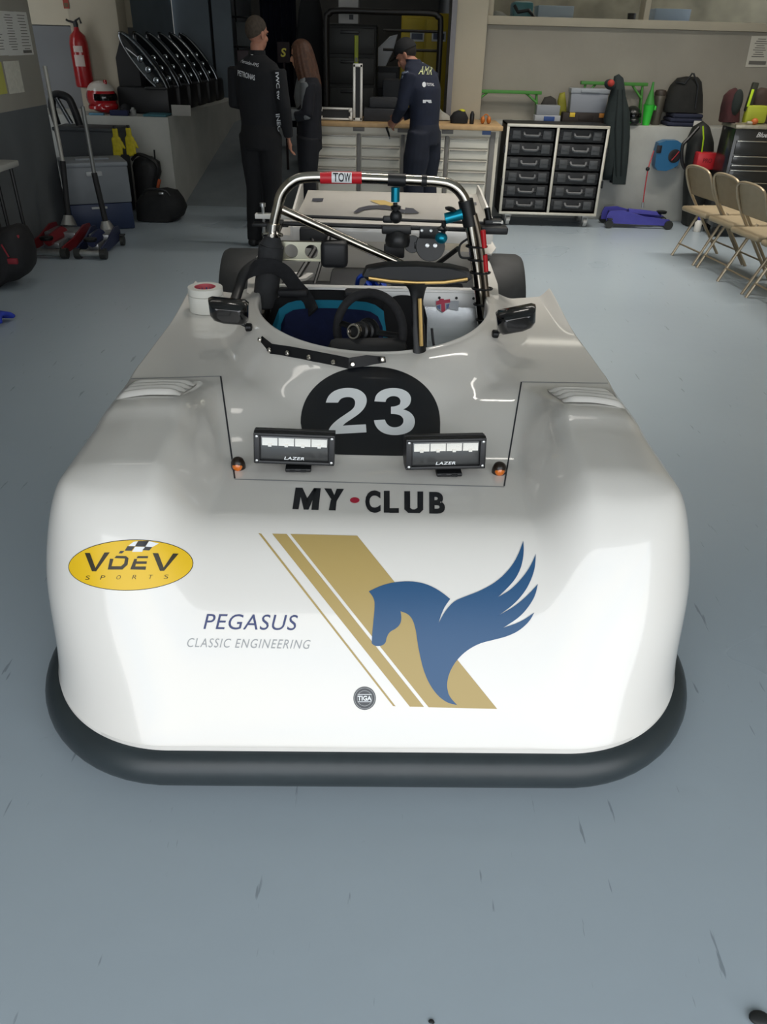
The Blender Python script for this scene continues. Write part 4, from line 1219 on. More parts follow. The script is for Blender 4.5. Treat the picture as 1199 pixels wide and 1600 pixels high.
# ------------------------------------------------------------------ flight case with twelve tool cases
FY = 8.30
cx, cz, fw, fh = bpx(790, 196, 938, 335, FY)
FZ0, FZ1 = 0.115, at_y(870, 195, FY).z
FWd = 1.0
FXc = at_y(865, 262, FY).x
fc = thing('flight_case', 'tall black flight case on castors with aluminium edging, open front, beside the workbench', 'flight case', (FXc, FY, 0))
mb = MB()
for s in (-1, 1):
    mb.box((s * (FWd / 2 - 0.009), 0.20, (FZ0 + FZ1) / 2), (0.018, 0.40, FZ1 - FZ0))
mb.box((0, 0.20, FZ1 - 0.009), (FWd, 0.40, 0.018)); mb.box((0, 0.20, FZ0 + 0.009), (FWd, 0.40, 0.018)); mb.box((0, 0.392, (FZ0 + FZ1) / 2), (FWd, 0.016, FZ1 - FZ0)); mb.box((0, 0.20, (FZ0 + FZ1) / 2), (0.018, 0.38, FZ1 - FZ0 - 0.03))
mb.obj('case_shell', mat('case_black', '#1a1a1b', 0.55), fc)
mb = MB()
for x in (-FWd / 2 + 0.012, 0, FWd / 2 - 0.012):
    mb.box((x, -0.004, (FZ0 + FZ1) / 2), (0.026, 0.016, FZ1 - FZ0), 0.003)
for z in (FZ0 + 0.012, FZ1 - 0.012):
    mb.box((0, -0.005, z), (FWd, 0.016, 0.026), 0.003)
mb.obj('aluminium_edging', mat('alu_edging', '#cfcabc', 0.4, 0.5), fc)
for x in (-0.40, 0.40):
    for y in (0.05, 0.34):
        mb = MB(); mb.cyl((x - 0.018, y, 0.05), (x + 0.018, y, 0.05), 0.048, n=20); mb.box((x, y, 0.105), (0.07, 0.08, 0.02), 0.004); mb.box((x - 0.024, y, 0.075), (0.006, 0.05, 0.06)); mb.box((x + 0.024, y, 0.075), (0.006, 0.05, 0.06)); mb.obj('castor', mat('castor_grey', '#a9a9a6', 0.4, 0.4), fc)
for s in (-1, 1):
    for z in (0.42, 0.72):
        mb = MB(); mb.box((s * (FWd / 2 + 0.008), 0.0, z), (0.02, 0.05, 0.07), 0.005); mb.obj('butterfly_latch', DARKMET, fc)
SLH = (FZ1 - FZ0 - 0.06) / 6
tc0 = None
ordn = ['topmost', 'second from the top', 'third from the top', 'fourth from the top', 'fifth from the top', 'lowest']
for c, xc in ((0, -0.247), (1, 0.247)):
    for r in range(6):
        z = FZ1 - 0.03 - SLH * (r + 1) + 0.004
        lab = 'black plastic tool case, %s in the %s column of the flight case' % (ordn[r], ('left', 'right')[c])
        loc = (FXc + xc, FY + 0.03, z)
        if tc0 is None:
            tc0 = thing('tool_case', lab, 'tool case', loc, 0, 'tool cases in the flight case')
            hh = SLH - 0.012
            mb = MB(); mb.box((0, 0.165, hh / 2), (0.452, 0.33, hh), 0.012); mb.box((0, 0.0, hh / 2 - 0.004), (0.445, 0.02, 0.012), 0.004); mb.obj('case_body', mat('tool_case_black', '#262729', 0.55), tc0)
            mb = MB(); mb.tube([(-0.075, 0.0, hh * 0.66), (-0.072, -0.018, hh * 0.5), (-0.06, -0.022, hh * 0.42), (0.06, -0.022, hh * 0.42), (0.072, -0.018, hh * 0.5), (0.075, 0, hh * 0.66)], 0.017, 8, sx=0.8); mb.obj('handle', mat('tool_case_grey', '#5c5e60', 0.5), tc0)
            for s in (-1, 1):
                mb = MB(); mb.box((s * 0.15, -0.006, hh * 0.52), (0.085, 0.022, hh * 0.68), 0.006); mb.box((s * 0.15, -0.018, hh * 0.62), (0.07, 0.006, hh * 0.3), 0.002); mb.obj('latch', mat('tool_case_latch', '#46484a', 0.5), tc0)
        else:
            dup(tc0, loc, 0, lab)

# ------------------------------------------------------------------ folding chairs
CHM = mat('chair_beige_vinyl', '#9a8b70', 0.55, noise=0.05, nscale=20)
CHT = mat('chair_beige_tube', '#9d8f77', 0.35, 0.5)
def make_chair(label, loc):
    t = thing('folding_chair', label, 'chair', loc, 0.0, 'beige folding chairs by the wall')
    hw = 0.205
    mb = MB()
    cp = [(0.47, -hw, 0.0), (0.30, -hw, 0.235), (0.155, -hw, 0.44), (0.045, -hw + 0.005, 0.60), (-0.02, -hw + 0.012, 0.74), (-0.038, -hw + 0.06, 0.795), (-0.045, 0, 0.812), (-0.038, hw - 0.06, 0.795), (-0.02, hw - 0.012, 0.74), (0.045, hw - 0.005, 0.60), (0.155, hw, 0.44), (0.30, hw, 0.235), (0.47, hw, 0.0)]
    mb.tube(smooth_path(cp, 5), 0.0125, 10); mb.obj('back_frame', CHT, t)
    mb = MB(); rows = []
    for j in range(9):
        a = j / 8
        z = 0.555 + 0.245 * a
        x = 0.068 - 0.105 * a ** 1.1 - 0.0
        w_ = hw - 0.008 - 0.045 * max(0, (a - 0.75) / 0.25) ** 2
        rows.append([(x - 0.012 * math.cos(PI * (i / 8 - 0.5)), -w_ + 2 * w_ * i / 8, z) for i in range(9)])
    mb.sheet(rows, 0.02); mb.obj('backrest', CHM, t)
    mb = MB(); mb.box((0.20, 0, 0.432), (0.40, 0.385, 0.045), 0.018, rot=(0, 0.0, 0), seg=3); mb.obj('seat', CHM, t)
    for s in (-1, 1):
        mb = MB(); mb.tube([(0.0, s * (hw - 0.022), 0.0), (0.10, s * (hw - 0.022), 0.215), (0.215, s * (hw - 0.022), 0.455)], 0.0115, 8); mb.obj('leg', CHT, t)
    mb = MB(); mb.cyl((0.05, -hw + 0.022, 0.11), (0.05, hw - 0.022, 0.11), 0.008, n=8); mb.obj('stretcher', CHT, t)
    mb = MB(); mb.cyl((0.37, -hw, 0.137), (0.37, hw, 0.137), 0.008, n=8); mb.obj('stretcher', CHT, t)
    return t
chair0 = make_chair('beige metal folding chair farthest back in the row, nearest the blue trolley jack', (2.60, 7.0, 0))
chair0.rotation_euler = (0, 0, 0.2)
chair0.scale = (1, 1, 0.945)
dup(chair0, (2.68, 6.57, 0), 0.17, 'beige metal folding chair second from the back of the row')
dup(chair0, (2.70, 6.13, 0), 0.16, 'beige metal folding chair third from the back, in front of the black tool chest')
dup(chair0, (2.755, 5.68, 0), 0.15, 'beige metal folding chair nearest the camera, cut by the right photo edge')

# ------------------------------------------------------------------ black tool chest on the right
TY = 8.0
tcx = at_y(1136, 230, TY).x + 0.36
tch = thing('tool_chest', 'black roller tool chest with bright drawer pulls behind the folding chairs', 'tool chest', (tcx, TY, 0))
tz1 = at_y(1165, 196, TY).z
mb = MB(); mb.box((0, 0.18, (0.10 + tz1 - 0.03) / 2), (0.62, 0.35, tz1 - 0.13), 0.006); mb.obj('chest_body', mat('chest_black', '#1d1d1c', 0.28, coat=0.5), tch)
mb = MB(); mb.box((0, 0.18, tz1 - 0.012), (0.64, 0.37, 0.034), 0.004); mb.obj('chest_top', mat('chest_top_steel', '#a9a290', 0.35, 0.6, noise=0.2, nscale=20), tch)
dz = [at_y(1165, y, TY).z for y in (219, 243, 257, 265, 284, 302)] + [0.14]
for a, b in zip(dz, dz[1:]):
    mb = MB(); mb.box((0, 0.004, (a + b) / 2), (0.56, 0.02, a - b - 0.012), 0.004); d = mb.obj('drawer', mat('chest_black', '#1d1d1c'), tch)
    mb = MB(); mb.box((0, -0.012, a - 0.008), (0.56, 0.014, 0.010), 0.003); mb.obj('drawer_pull', mat('pull_chrome', '#d0cdc4', 0.2, 1.0), d)
lettering('Blue-Point', facing((0.02, -0.001, tz1 - 0.075), (0, -1, 0)), 0.26, 0.042, mat('badge_silver', '#cfd0d2', 0.3, 0.4), tch, 0.02, 0.35, 0.003, 'chest_badge')
for x in (-0.25, 0.25):
    for y in (0.06, 0.31):
        mb = MB(); mb.cyl((x - 0.02, y, 0.05), (x + 0.02, y, 0.05), 0.049, n=16); mb.box((x, y, 0.095), (0.06, 0.06, 0.02)); mb.obj('castor', DARKMET, tch)

# ------------------------------------------------------------------ things on the right ledge
LY = 8.86
def box_on(name, label, cat, x0, y0, x1, Y, dep, z0, m, bev=0.01, group=None):
    cx, cz, ww, hh = bpx(x0, y0, x1, y0 + 1, Y)
    z1 = at_y((x0 + x1) / 2, y0, Y).z
    t = thing(name, label, cat, (cx, Y, z0), 0, group)
    return t, ww, z1 - z0
# green trestles
TRG = mat('trestle_green', '#4a8a3c', 0.5, noise=0.1, nscale=9)
def trestle(label, xa, xb, ytop, yleg, Y, zb):
    A, B = at_y(xa, ytop, Y), at_y(xb, ytop, Y)
    t = thing('trestle', label, 'trestle', ((A.x + B.x) / 2, Y, zb), 0, 'green trestles on the ledge')
    L = B.x - A.x; H = (A.z + B.z) / 2 - zb
    mb = MB(); mb.box((0, 0.0, H - 0.015), (L, 0.05, 0.03), 0.004); mb.obj('crossbar', TRG, t)
    for s in (-1, 1):
        mb = MB()
        mb.tube([(s * (L / 2 - 0.05), 0, H - 0.03), (s * (L / 2 - 0.02), -0.045, 0.008)], 0.012, 8); mb.tube([(s * (L / 2 - 0.05), 0, H - 0.03), (s * (L / 2 - 0.02), 0.06, 0.008)], 0.012, 8)
        mb.tube([(s * (L / 2 - 0.16), 0, H - 0.02), (s * (L / 2 - 0.045), -0.02, H * 0.62)], 0.011, 8)
        mb.obj('leg', TRG, t)
    return t
trestle('green steel trestle on the ledge behind the workbench end', 739, 847, 141, 180, 9.0, RT_)
trestle('green steel trestle on the ledge half hidden behind the grey plastic bin', 908, 1013, 128, 180, 9.02, RT_)
# dark brown toolbox with the grey bin on it
cx, cz, ww, hh = bpx(878, 177, 951, 194, 8.84)
tb = thing('toolbox', 'low dark brown toolbox with yellow latches under the grey plastic bin', 'toolbox', (cx, 8.81, RT_))
TBH = at_y(915, 176, 8.84).z - RT_
mb = MB(); mb.box((0, 0.05, TBH / 2), (ww, 0.12, TBH), 0.01); mb.box((0, -0.004, TBH * 0.55), (ww * 0.32, 0.02, TBH * 0.5), 0.005); mb.obj('box_body', mat('toolbox_brown', '#2f2722', 0.6), tb)
for x, c in ((-0.30, '#d9b93a'), (0.33, '#d08a3a')):
    mb = MB(); mb.box((x * ww, -0.008, TBH * 0.8), (0.055, 0.02, 0.04), 0.004); mb.obj('latch', mat('latch_' + c, c, 0.45), tb)
cx, cz, ww, hh = bpx(890, 138, 950, 177, 8.84)
gb = thing('storage_bin', 'light grey plastic storage bin with a rimmed lid on the brown toolbox', 'storage bin', (cx, 8.82, RT_ + TBH))
GH = at_y(920, 138, 8.86).z - RT_ - TBH
mb = MB(); mb.box((0, 0.06, GH * 0.44), (ww * 0.93, 0.13, GH * 0.88), 0.008, taper=(1.05, 1.03)); mb.obj('bin_body', mat('bin_grey', '#8d929a', 0.5), gb)
mb = MB(); mb.box((0, 0.06, GH * 0.90), (ww, 0.15, GH * 0.2), 0.006); mb.box((0, -0.018, GH * 0.90), (ww * 0.5, 0.01, GH * 0.12), 0.003); mb.obj('lid', mat('bin_lid_grey', '#9aa0a6', 0.5), gb)
# small grey organiser with blue box
cx, cz, ww, hh = bpx(836, 172, 876, 184, 8.82)
og = thing('organiser_box', 'small grey open organiser box with a blue front on the flight case edge', 'organiser', (cx, 8.80, RT_))
mb = MB(); mb.box((0, 0.05, 0.035), (ww * 1.0, 0.13, 0.07), 0.006); mb.obj('tray', mat('organiser_pale', '#a7aaad', 0.5), og)
mb = MB(); mb.box((0.0, 0.055, 0.115), (ww * 0.9, 0.11, 0.09), 0.006); mb.obj('drawer_block', mat('organiser_grey', '#8b8f94', 0.5), og)
mb = MB(); mb.box((0.015, -0.019, 0.035), (ww * 0.42, 0.012, 0.05), 0.003); mb.obj('blue_front', mat('organiser_blue', '#2d4a86', 0.45), og)
# dark rucksack flat behind, yellow green spray bag
def lump(name, label, cat, pts, Y, th, m, z0=None, group=None, kidname=None, depth=None):
    """a soft thing whose outline is seen at x, y; it has its own real depth"""
    W = [at_y(x, y, Y) for x, y in pts]
    if z0 is not None:
        zm = min(p.z for p in W)
        zmax = max(p.z for p in W)
        W = [Vector((p.x, p.y, z0 + (p.z - zm) * (zmax - z0) / (zmax - zm))) for p in W]
    cx = sum(p.x for p in W) / len(W); base = min(p.z for p in W)
    rings = []
    cc = Vector((cx, 0, sum(p.z for p in W) / len(W) - base))
    mb = MB()
    L = [Vector((p.x - cx, 0, p.z - base)) for p in W]
    c2 = Vector((0, 0, cc.z))
    prof = [(0.55, 0.0), (0.85, 0.10), (0.97, 0.28), (1.0, 0.5), (0.97, 0.72), (0.85, 0.90), (0.55, 1.0)]
    rows = []
    for k, d in prof:
        row = []
        for p in L:
            q = c2 + (p - c2) * k
            if p.z < 0.02: q.z = max(0, min(q.z, 0.004 + (1 - k) * 0.01))
            row.append((q.x, d * th, max(0.0, q.z)))
        rows.append(row + row[:1])
    mb.sheet(rows)
    for r_ in (rows[0], rows[-1]):
        poly = [(p[0], p[2]) for p in r_[:-1]]
        vv = [mb.bm.verts.new(p) for p in r_[:-1]]
        for t3 in tessellate_polygon([[Vector((x, y, 0)) for x, y in poly]]):
            try: mb.bm.faces.new([vv[i] for i in t3])
            except ValueError: pass
    bmesh.ops.remove_doubles(mb.bm, verts=mb.bm.verts, dist=0.0005)
    o = mb.obj(name, m, None, 60)
    o.location = (cx, Y, base)
    tag(o, label, cat, group)
    return o
lump('cloth_bag', 'slumped dark cloth bag beside the left green trestle', 'bag', [(846, 196), (845, 168), (852, 153), (862, 150), (870, 156), (872, 172), (872, 196)], 8.93, 0.09, mat('bag_dark', '#3a3733', 0.85), RT_)
lump('spray_pouch', 'small mustard yellow pouch left of the grey plastic bin', 'pouch', [(873, 196), (872, 160), (876, 146), (884, 144), (886, 165), (886, 196)], 8.93, 0.07, mat('mustard_pouch', '#8d8a2d', 0.7, noise=0.2, nscale=15), RT_)
# hanging jacket
jk = lump('hanging_jacket', 'long dark jacket with a red lined hood hanging in front of the right ledge', 'jacket', [(945, 283), (943, 262), (948, 215), (946, 185), (955, 150), (961, 132), (963, 119), (970, 116), (977, 122), (980, 148), (987, 175), (987, 215), (984, 255), (980, 290), (962, 289), (956, 283)], 8.58, 0.13, mat('jacket_dark', '#222b2b', 0.85, noise=0.15, nscale=12, bump=0.25, bscale=18))
def w_to(o, P):
    return Vector(P) - Vector(o.location)
mb = MB(); mb.ell(w_to(jk, at_y(954, 132, 8.56)), (0.06, 0.05, 0.045), (0, 0.3, 0)); mb.obj('hood', mat('jacket_dark', '#222b2b'), jk)
mb = MB(); mb.ell(w_to(jk, at_y(955, 130, 8.525)), (0.034, 0.03, 0.032)); mb.obj('hood_lining', mat('lining_red', '#a5372f', 0.8), jk)
mb = MB()
for x0, x1, x2 in ((966, 962, 964), (973, 974, 971)):
    mb.tube([w_to(jk, at_y(x0, 140, 8.59)), w_to(jk, at_y(x1, 200, 8.575)), w_to(jk, at_y(x2, 275, 8.575))], 0.008, 6)
mb.obj('front_placket', mat('jacket_seam', '#182020', 0.9), jk)
# green and black helmet
def helmet(label, c, r, rz, cols, name='crash_helmet'):
    t = thing(name, label, 'helmet', (c.x, c.y, c.z), rz)
    shell, band, visor = cols
    mb = MB(); mb.ell((0, 0, r * 1.0), (r * 0.98, r * 1.12, r * 1.0), u=28, v=18); mb.ell((0, -0.25 * r, r * 0.5), (r * 0.86, r * 1.0, r * 0.5)); mb.obj('shell', shell, t)
    mb = MB()
    rows = []
    for j in range(6):
        z = r * (1.28 - 0.42 * j / 5)
        rows.append([((r * 1.02) * math.sin(a) * math.sqrt(max(0.1, 1 - ((z - r) / r) ** 2)), -(r * 1.17) * math.cos(a) * math.sqrt(max(0.1, 1 - ((z - r) / r) ** 2)), z) for a in [(-1.25 + 2.5 * i / 16) for i in range(17)]])
    mb.sheet(rows, 0.004); mb.obj('visor', visor, t)
    mb = MB(); mb.lathe([(r * 1.0, r * 0.30), (r * 1.03, r * 0.33), (r * 1.02, r * 0.50), (r * 0.99, r * 0.52)], (0, -0.05 * r, 0), 32, caps=False); mb.obj('colour_band', band, t)
    return t
VIS = mat('visor_black', '#121314', 0.12, coat=0.6)
helmet('black and bright green crash helmet behind the hanging jacket', Vector((at_y(991, 170, 8.80).x, 8.83, RT_)), 0.088, 0.3, (mat('helmet_black', '#1b1e1c', 0.3), mat('helmet_green', '#2fae3a', 0.35), VIS))
# green beaker, funnel
cxx = at_y(1012, 180, 8.84).x
gbk = thing('green_beaker', 'bright green tapered plastic beaker on the right ledge', 'beaker', (cxx, 8.84, RT_))
GB = at_y(1012, 163, 8.86).z - RT_
mb = MB(); mb.lathe([(0.034, 0), (0.036, 0.004), (0.056, GB - 0.01), (0.062, GB), (0.057, GB), (0.034, 0.01)], (0, 0, 0), 28); mb.obj('cup', mat('beaker_green', '#3fd043', 0.4), gbk)
mb = MB(); mb.box((0.066, 0, GB - 0.03), (0.02, 0.02, 0.04), 0.004); mb.obj('spout', mat('beaker_green', '#3fd043'), gbk)
fn = MB(); fn.lathe([(0.05, 0), (0.048, 0.01), (0.016, 0.13), (0.010, 0.20), (0.008, 0.20)], (0, 0, 0), 24)
fo = fn.obj('funnel', mat('funnel_green', '#3f8a3d', 0.45)); fo.location = (cxx - 0.0, 8.84, RT_ + GB + 0.001); tag(fo, 'green cone shaped funnel upturned on the bright green beaker', 'funnel')
# grey flask with brown cap
cx2 = at_y(1029, 170, 8.88).x
fl = thing('steel_flask', 'tall grey brown flask between the green beaker and the black backpack', 'flask', (cx2 + 0.01, 8.93, RT_))
FH = at_y(1029, 140, 8.9).z - RT_
mb = MB(); mb.lathe([(0.042, 0), (0.045, 0.005), (0.058, FH * 0.72), (0.062, FH * 0.8), (0.055, FH * 0.86)], (0, 0, 0), 24); mb.obj('flask_body', mat('flask_grey', '#5f5a50', 0.4, 0.4), fl)
mb = MB(); mb.lathe([(0.06, FH * 0.84), (0.062, FH * 0.9), (0.05, FH * 0.98), (0.02, FH)], (0, 0, 0), 24); mb.obj('cap', mat('flask_cap', '#3a322b', 0.5), fl)
# clothes and backpack
cx, cz, ww, hh = bpx(1046, 178, 1100, 195, 8.80)
fcl = thing('folded_clothes', 'folded navy clothing pile under the black backpack', 'clothes', (cx, 8.79, RT_))
FCH = at_y(1070, 178, 8.8).z - RT_
mb = MB()
for k in range(3):
    mb.box((0.01 * (k - 1), 0.13, FCH * (k + 0.5) / 3), (ww * (1 - 0.06 * k), 0.26, FCH / 3), 0.015, seg=3)
mb.obj('garment_layers', mat('navy_cloth', '#262a3c', 0.9, noise=0.15, nscale=20), fcl)
mb = MB(); mb.box((ww * 0.33, -0.002, FCH * 0.28), (0.075, 0.006, 0.05)); mb.obj('white_tag', WHITEP, fcl)
bp_ = lump('backpack', 'black drawstring backpack leaning on the wall above the folded navy clothes', 'backpack', [(1043, 178), (1041, 168), (1046, 152), (1054, 135), (1066, 122), (1078, 120), (1096, 121), (1101, 128), (1103, 150), (1103, 178)], 8.84, 0.22, mat('backpack_black', '#232321', 0.85, noise=0.15, nscale=10, bump=0.3, bscale=14), RT_ + FCH)
mb = MB(); mb.tube([(0.03, 0.0, 0.36), (0.10, -0.012, 0.25), (0.12, -0.005, 0.05)], 0.008, 6); mb.tube([(-0.12, 0.03, 0.28), (-0.04, -0.012, 0.27), (0.02, 0.0, 0.36)], 0.008, 6); mb.obj('strap', BLACK, bp_)
# poster on the right back wall
cx, cz, ww, hh = bpx(1170, 56, 1206, 105, YB - 0.004)
ps = thing('wall_notice', 'white printed notice on the grey wall at the right photo edge', 'notice', (cx, YB - 0.004, cz))
mb = MB(); mb.box((0, 0, 0), (ww, 0.003, hh), rot=(0, -0.03, 0)); mb.obj('paper', mat('paper_white', '#c9c5b8', 0.8), ps)
mb = MB()
for k in range(9):
    mb.box((-0.01, -0.003, hh * (0.40 - 0.07 * k)), (ww * (0.35 + 0.3 * ((k * 7) % 3) / 3), 0.002, 0.006))
mb.box((0, -0.003, -hh * 0.36), (ww * 0.75, 0.002, hh * 0.12))
mb.obj('print', mat('print_grey', '#6d6a64', 0.8), ps)

# ------------------------------------------------------------------ blue hose reel on the plinth, red hose down to the blue jack
HY = 8.77
hc = at_y(1040, 241, HY)
hr = thing('hose_reel', 'teal blue hose reel housing mounted on the pale plinth right of the hanging jacket', 'hose reel', (hc.x, HY, hc.z))
mb = MB()
pl = [(-0.125, -0.10), (-0.135, 0.02), (-0.125, 0.115), (-0.06, 0.14), (0.06, 0.142), (0.12, 0.11), (0.125, 0.02), (0.11, -0.09), (0.06, -0.12), (0.0, -0.145), (-0.09, -0.14)]
mb.prism(pl, Matrix(((1, 0, 0, 0), (0, 0, 1, -0.13), (0, 1, 0, 0), (0, 0, 0, 1))), 0.125)
bmesh.ops.bevel(mb.bm, geom=[e for e in mb.bm.edges if e.calc_face_angle(0) > 0.7], offset=0.015, segments=2, affect='EDGES')
mb.obj('housing', mat('reel_blue', '#24618a', 0.4), hr)
mb = MB(); mb.lathe([(0.062, 0), (0.064, 0.006), (0.05, 0.012), (0.02, 0.006)], (0.055, -0.128, 0.0), 24, (PI / 2, 0, 0)); mb.obj('drum_opening', mat('reel_dark', '#201a1d', 0.5), hr)
mb = MB(); mb.box((-0.115, -0.13, 0.06), (0.05, 0.02, 0.07), 0.006); mb.obj('hose_guide', mat('reel_dark', '#201a1d'), hr)
mb = MB(); mb.tube([(0.03, -0.145, -0.04), (0.06, -0.146, 0.0), (0.09, -0.145, 0.045)], 0.006, 6); mb.obj('wound_hose', mat('hose_red', '#a52a33', 0.45), hr)
mb = MB(); mb.box((0.128, -0.045, -0.02), (0.04, 0.08, 0.20), 0.006); mb.obj('wall_bracket', mat('bracket_grey', '#7e8284', 0.5), hr)
pth = [at_y(1022, 236, 8.62), at_y(1019, 245, 8.58), at_y(1013, 265, 8.52), at_y(1008, 295, 8.50), at_y(1005, 318, 8.49)]
mb = MB(); mb.tube(smooth_path(pth, 5), 0.0065, 8); ho = mb.obj('air_hose', mat('hose_red', '#a52a33')); tag(ho, 'red air hose hanging from the blue reel towards the blue trolley jack', 'hose')
mb = MB(); mb.ell(at_y(1012.5, 264, 8.52), (0.02, 0.02, 0.02)); mb.obj('hose_stop', BLACK, ho)
mb = MB(); mb.cyl(at_y(1005, 316, 8.49), at_y(1004.5, 324, 8.488), 0.011, n=10); mb.obj('hose_coupling', STEEL, ho)

# ------------------------------------------------------------------ trolley jacks
def trolley_jack(label, loc, rz, m_body, m_plate, L=0.62, W=0.24, handle=None, m_handle=None):
    t = thing('trolley_jack', label, 'jack', loc, rz)
    # side plates: local x to the front of the jack
    prof = [(-L / 2, 0.045), (L / 2 - 0.05, 0.035), (L / 2, 0.07), (L / 2 - 0.03, 0.095), (0.05, 0.12), (-L * 0.28, 0.175), (-L / 2 + 0.02, 0.165), (-L / 2, 0.12)]
    for s in (-1, 1):
        mb = MB(); mb.prism(prof, Matrix(((1, 0, 0, 0), (0, 0, 1, s * W / 2 - 0.008), (0, 1, 0, 0), (0, 0, 0, 1))), 0.016); mb.obj('side_plate', m_body, t)
    mb = MB(); mb.box((-L * 0.22, 0, 0.115), (L * 0.40, W - 0.03, 0.05), 0.008); mb.box((0.02, 0, 0.075), (L * 0.5, W * 0.45, 0.05), 0.01); mb.obj('power_unit', m_plate, t)
    mb = MB(); mb.tube([(-L * 0.15, 0, 0.13), (L * 0.1, 0, 0.125), (L * 0.36, 0, 0.115)], [0.04, 0.035, 0.03], 8, sx=1.3); mb.obj('lift_arm', m_body, t)
    mb = MB(); mb.lathe([(0.05, 0), (0.055, 0.012), (0.055, 0.022), (0.04, 0.026)], (L * 0.37, 0, 0.135), 20); mb.obj('saddle', DARKMET, t)
    for s in (-1, 1):
        mb = MB(); mb.cyl((L / 2 - 0.03, s * W / 2 - 0.02 * s, 0.044), (L / 2 - 0.03, s * (W / 2 + 0.03), 0.044), 0.043, n=20); mb.obj('front_wheel', mat('jack_wheel', '#3a3b3a', 0.4, 0.5), t)
        mb = MB(); mb.cyl((-L / 2 + 0.03, s * (W / 2 + 0.01), 0.042), (-L / 2 + 0.03, s * (W / 2 + 0.04), 0.042), 0.041, n=18); mb.box((-L / 2 + 0.03, s * (W / 2 + 0.025), 0.09), (0.05, 0.05, 0.012)); mb.obj('rear_castor', mat('jack_wheel', '#3a3b3a'), t)
    mb = MB(); mb.cyl((L / 2 - 0.03, -W / 2, 0.046), (L / 2 - 0.03, W / 2, 0.046), 0.03, n=14); mb.obj('front_axle', STEEL, t)
    if handle:
        p0, pm, p1 = [Vector(h) for h in handle]
        mb = MB(); mb.tube([p0, p0 + (pm - p0) * 0.16], [0.05, 0.026], 12, sx=1.5); mb.obj('handle_socket', mat('jack_socket', '#9a9b99', 0.35, 0.7), t)
        mb = MB(); mb.tube([p0 + (pm - p0) * 0.12, pm], 0.024, 12); mb.obj('handle_sleeve', mat('handle_sleeve', '#1c1d1f', 0.7), t)
        mb = MB(); mb.tube([pm, p1], 0.0165, 12); mb.obj('handle_bar', m_handle, t)
    return t
P_ = at_z(975, 340, 0.0)
trolley_jack('violet blue trolley jack on the floor below the hanging jacket', (P_.x, 8.45, 0), 0.0, mat('jack_blue', '#45449a', 0.45, noise=0.1, nscale=10), mat('jack_blue_dark', '#393878', 0.45), L=0.68, W=0.22)
def loc_of(P, base, rz):
    return Matrix.Rotation(-rz, 3, 'Z') @ (Vector(P) - Vector(base))
JS = mat('jack_silver', '#85878a', 0.35, 0.6)
b1 = Vector((-2.85, 6.76, 0)); rz1 = -PI / 2 - 0.03
H1 = [b1 + Vector((-0.02, 0.30, 0.14)), at_y(98, 252, 7.18), at_y(70, 103, 7.24)]
trolley_jack('red and silver trolley jack by the left wall with a long pale handle', b1, rz1, mat('jack_red', '#6d1c22', 0.4), JS, L=0.66, W=0.30, handle=[loc_of(p, b1, rz1) for p in H1], m_handle=mat('jack_handle_pale', '#a5a49d', 0.5, 0.3))
b2 = Vector((-2.50, 6.72, 0)); rz2 = -PI / 2 + 0.03
H2 = [b2 + Vector((0.0, 0.25, 0.13)), at_y(147, 270, 7.0), at_y(129, 166, 7.0)]
trolley_jack('small blue and silver trolley jack with upright handle in front of the cool box', b2, rz2, mat('jack_navy', '#1c2444', 0.4), JS, L=0.56, W=0.20, handle=[loc_of(p, b2, rz2) for p in H2], m_handle=mat('jack_handle_grey', '#7d7f7e', 0.45, 0.5))

# ------------------------------------------------------------------ left side: papers on the wall
def paper(label, x0, y0, x1, y1, m, lines, name='paper_sheet', block=False):
    A = at_x(x0, (y0 + y1) / 2, XL + 0.004); B = at_x(x1, (y0 + y1) / 2, XL + 0.004)
    z1 = at_x((x0 + x1) / 2, y0, XL).z; z0 = at_x((x0 + x1) / 2, y1, XL).z
    w_ = B.y - A.y; h_ = z1 - z0
    t = thing(name, label, 'paper', (XL + 0.003, (A.y + B.y) / 2, (z0 + z1) / 2), 0, 'papers on the left wall')
    mb = MB(); mb.box((0, 0, 0), (0.003, w_, h_)); mb.obj('page', m, t)
    if lines:
        mb = MB()
        for k in range(lines):
            mb.box((0.0022, rnd.uniform(-0.05, 0.05) * w_, h_ * (0.42 - 0.84 * k / lines)), (0.001, w_ * rnd.uniform(0.35, 0.7), 0.005))
        if block:
            mb.box((0.0022, 0.0, -h_ * 0.42), (0.001, w_ * 0.7, h_ * 0.07))
        mb.obj('print', mat('print_grey', '#6d6a64'), t)
PAP = mat('paper_pale', '#dcdbd6', 0.8)
paper('printed sheet cut by the left photo edge, first of the upper row of papers', -14, 20, 7, 87, PAP, 12)
paper('printed sheet in the middle of the upper row of papers on the left wall', 7, 18, 28, 87, PAP, 14)
paper('printed sheet with a black footer, nearest the extinguisher in the upper row', 28, 19, 47, 86, PAP, 12, block=True)
paper('yellow sheet at the left photo edge below the printed sheets', -12, 97, 7, 148, mat('paper_yellow', '#c2bf62', 0.8), 0)
paper('blank crumpled white sheet below the printed sheets', 10, 95, 34, 146, mat('paper_white2', '#d8d5c8', 0.8, noise=0.08, nscale=30, bump=0.5, bscale=25), 0)
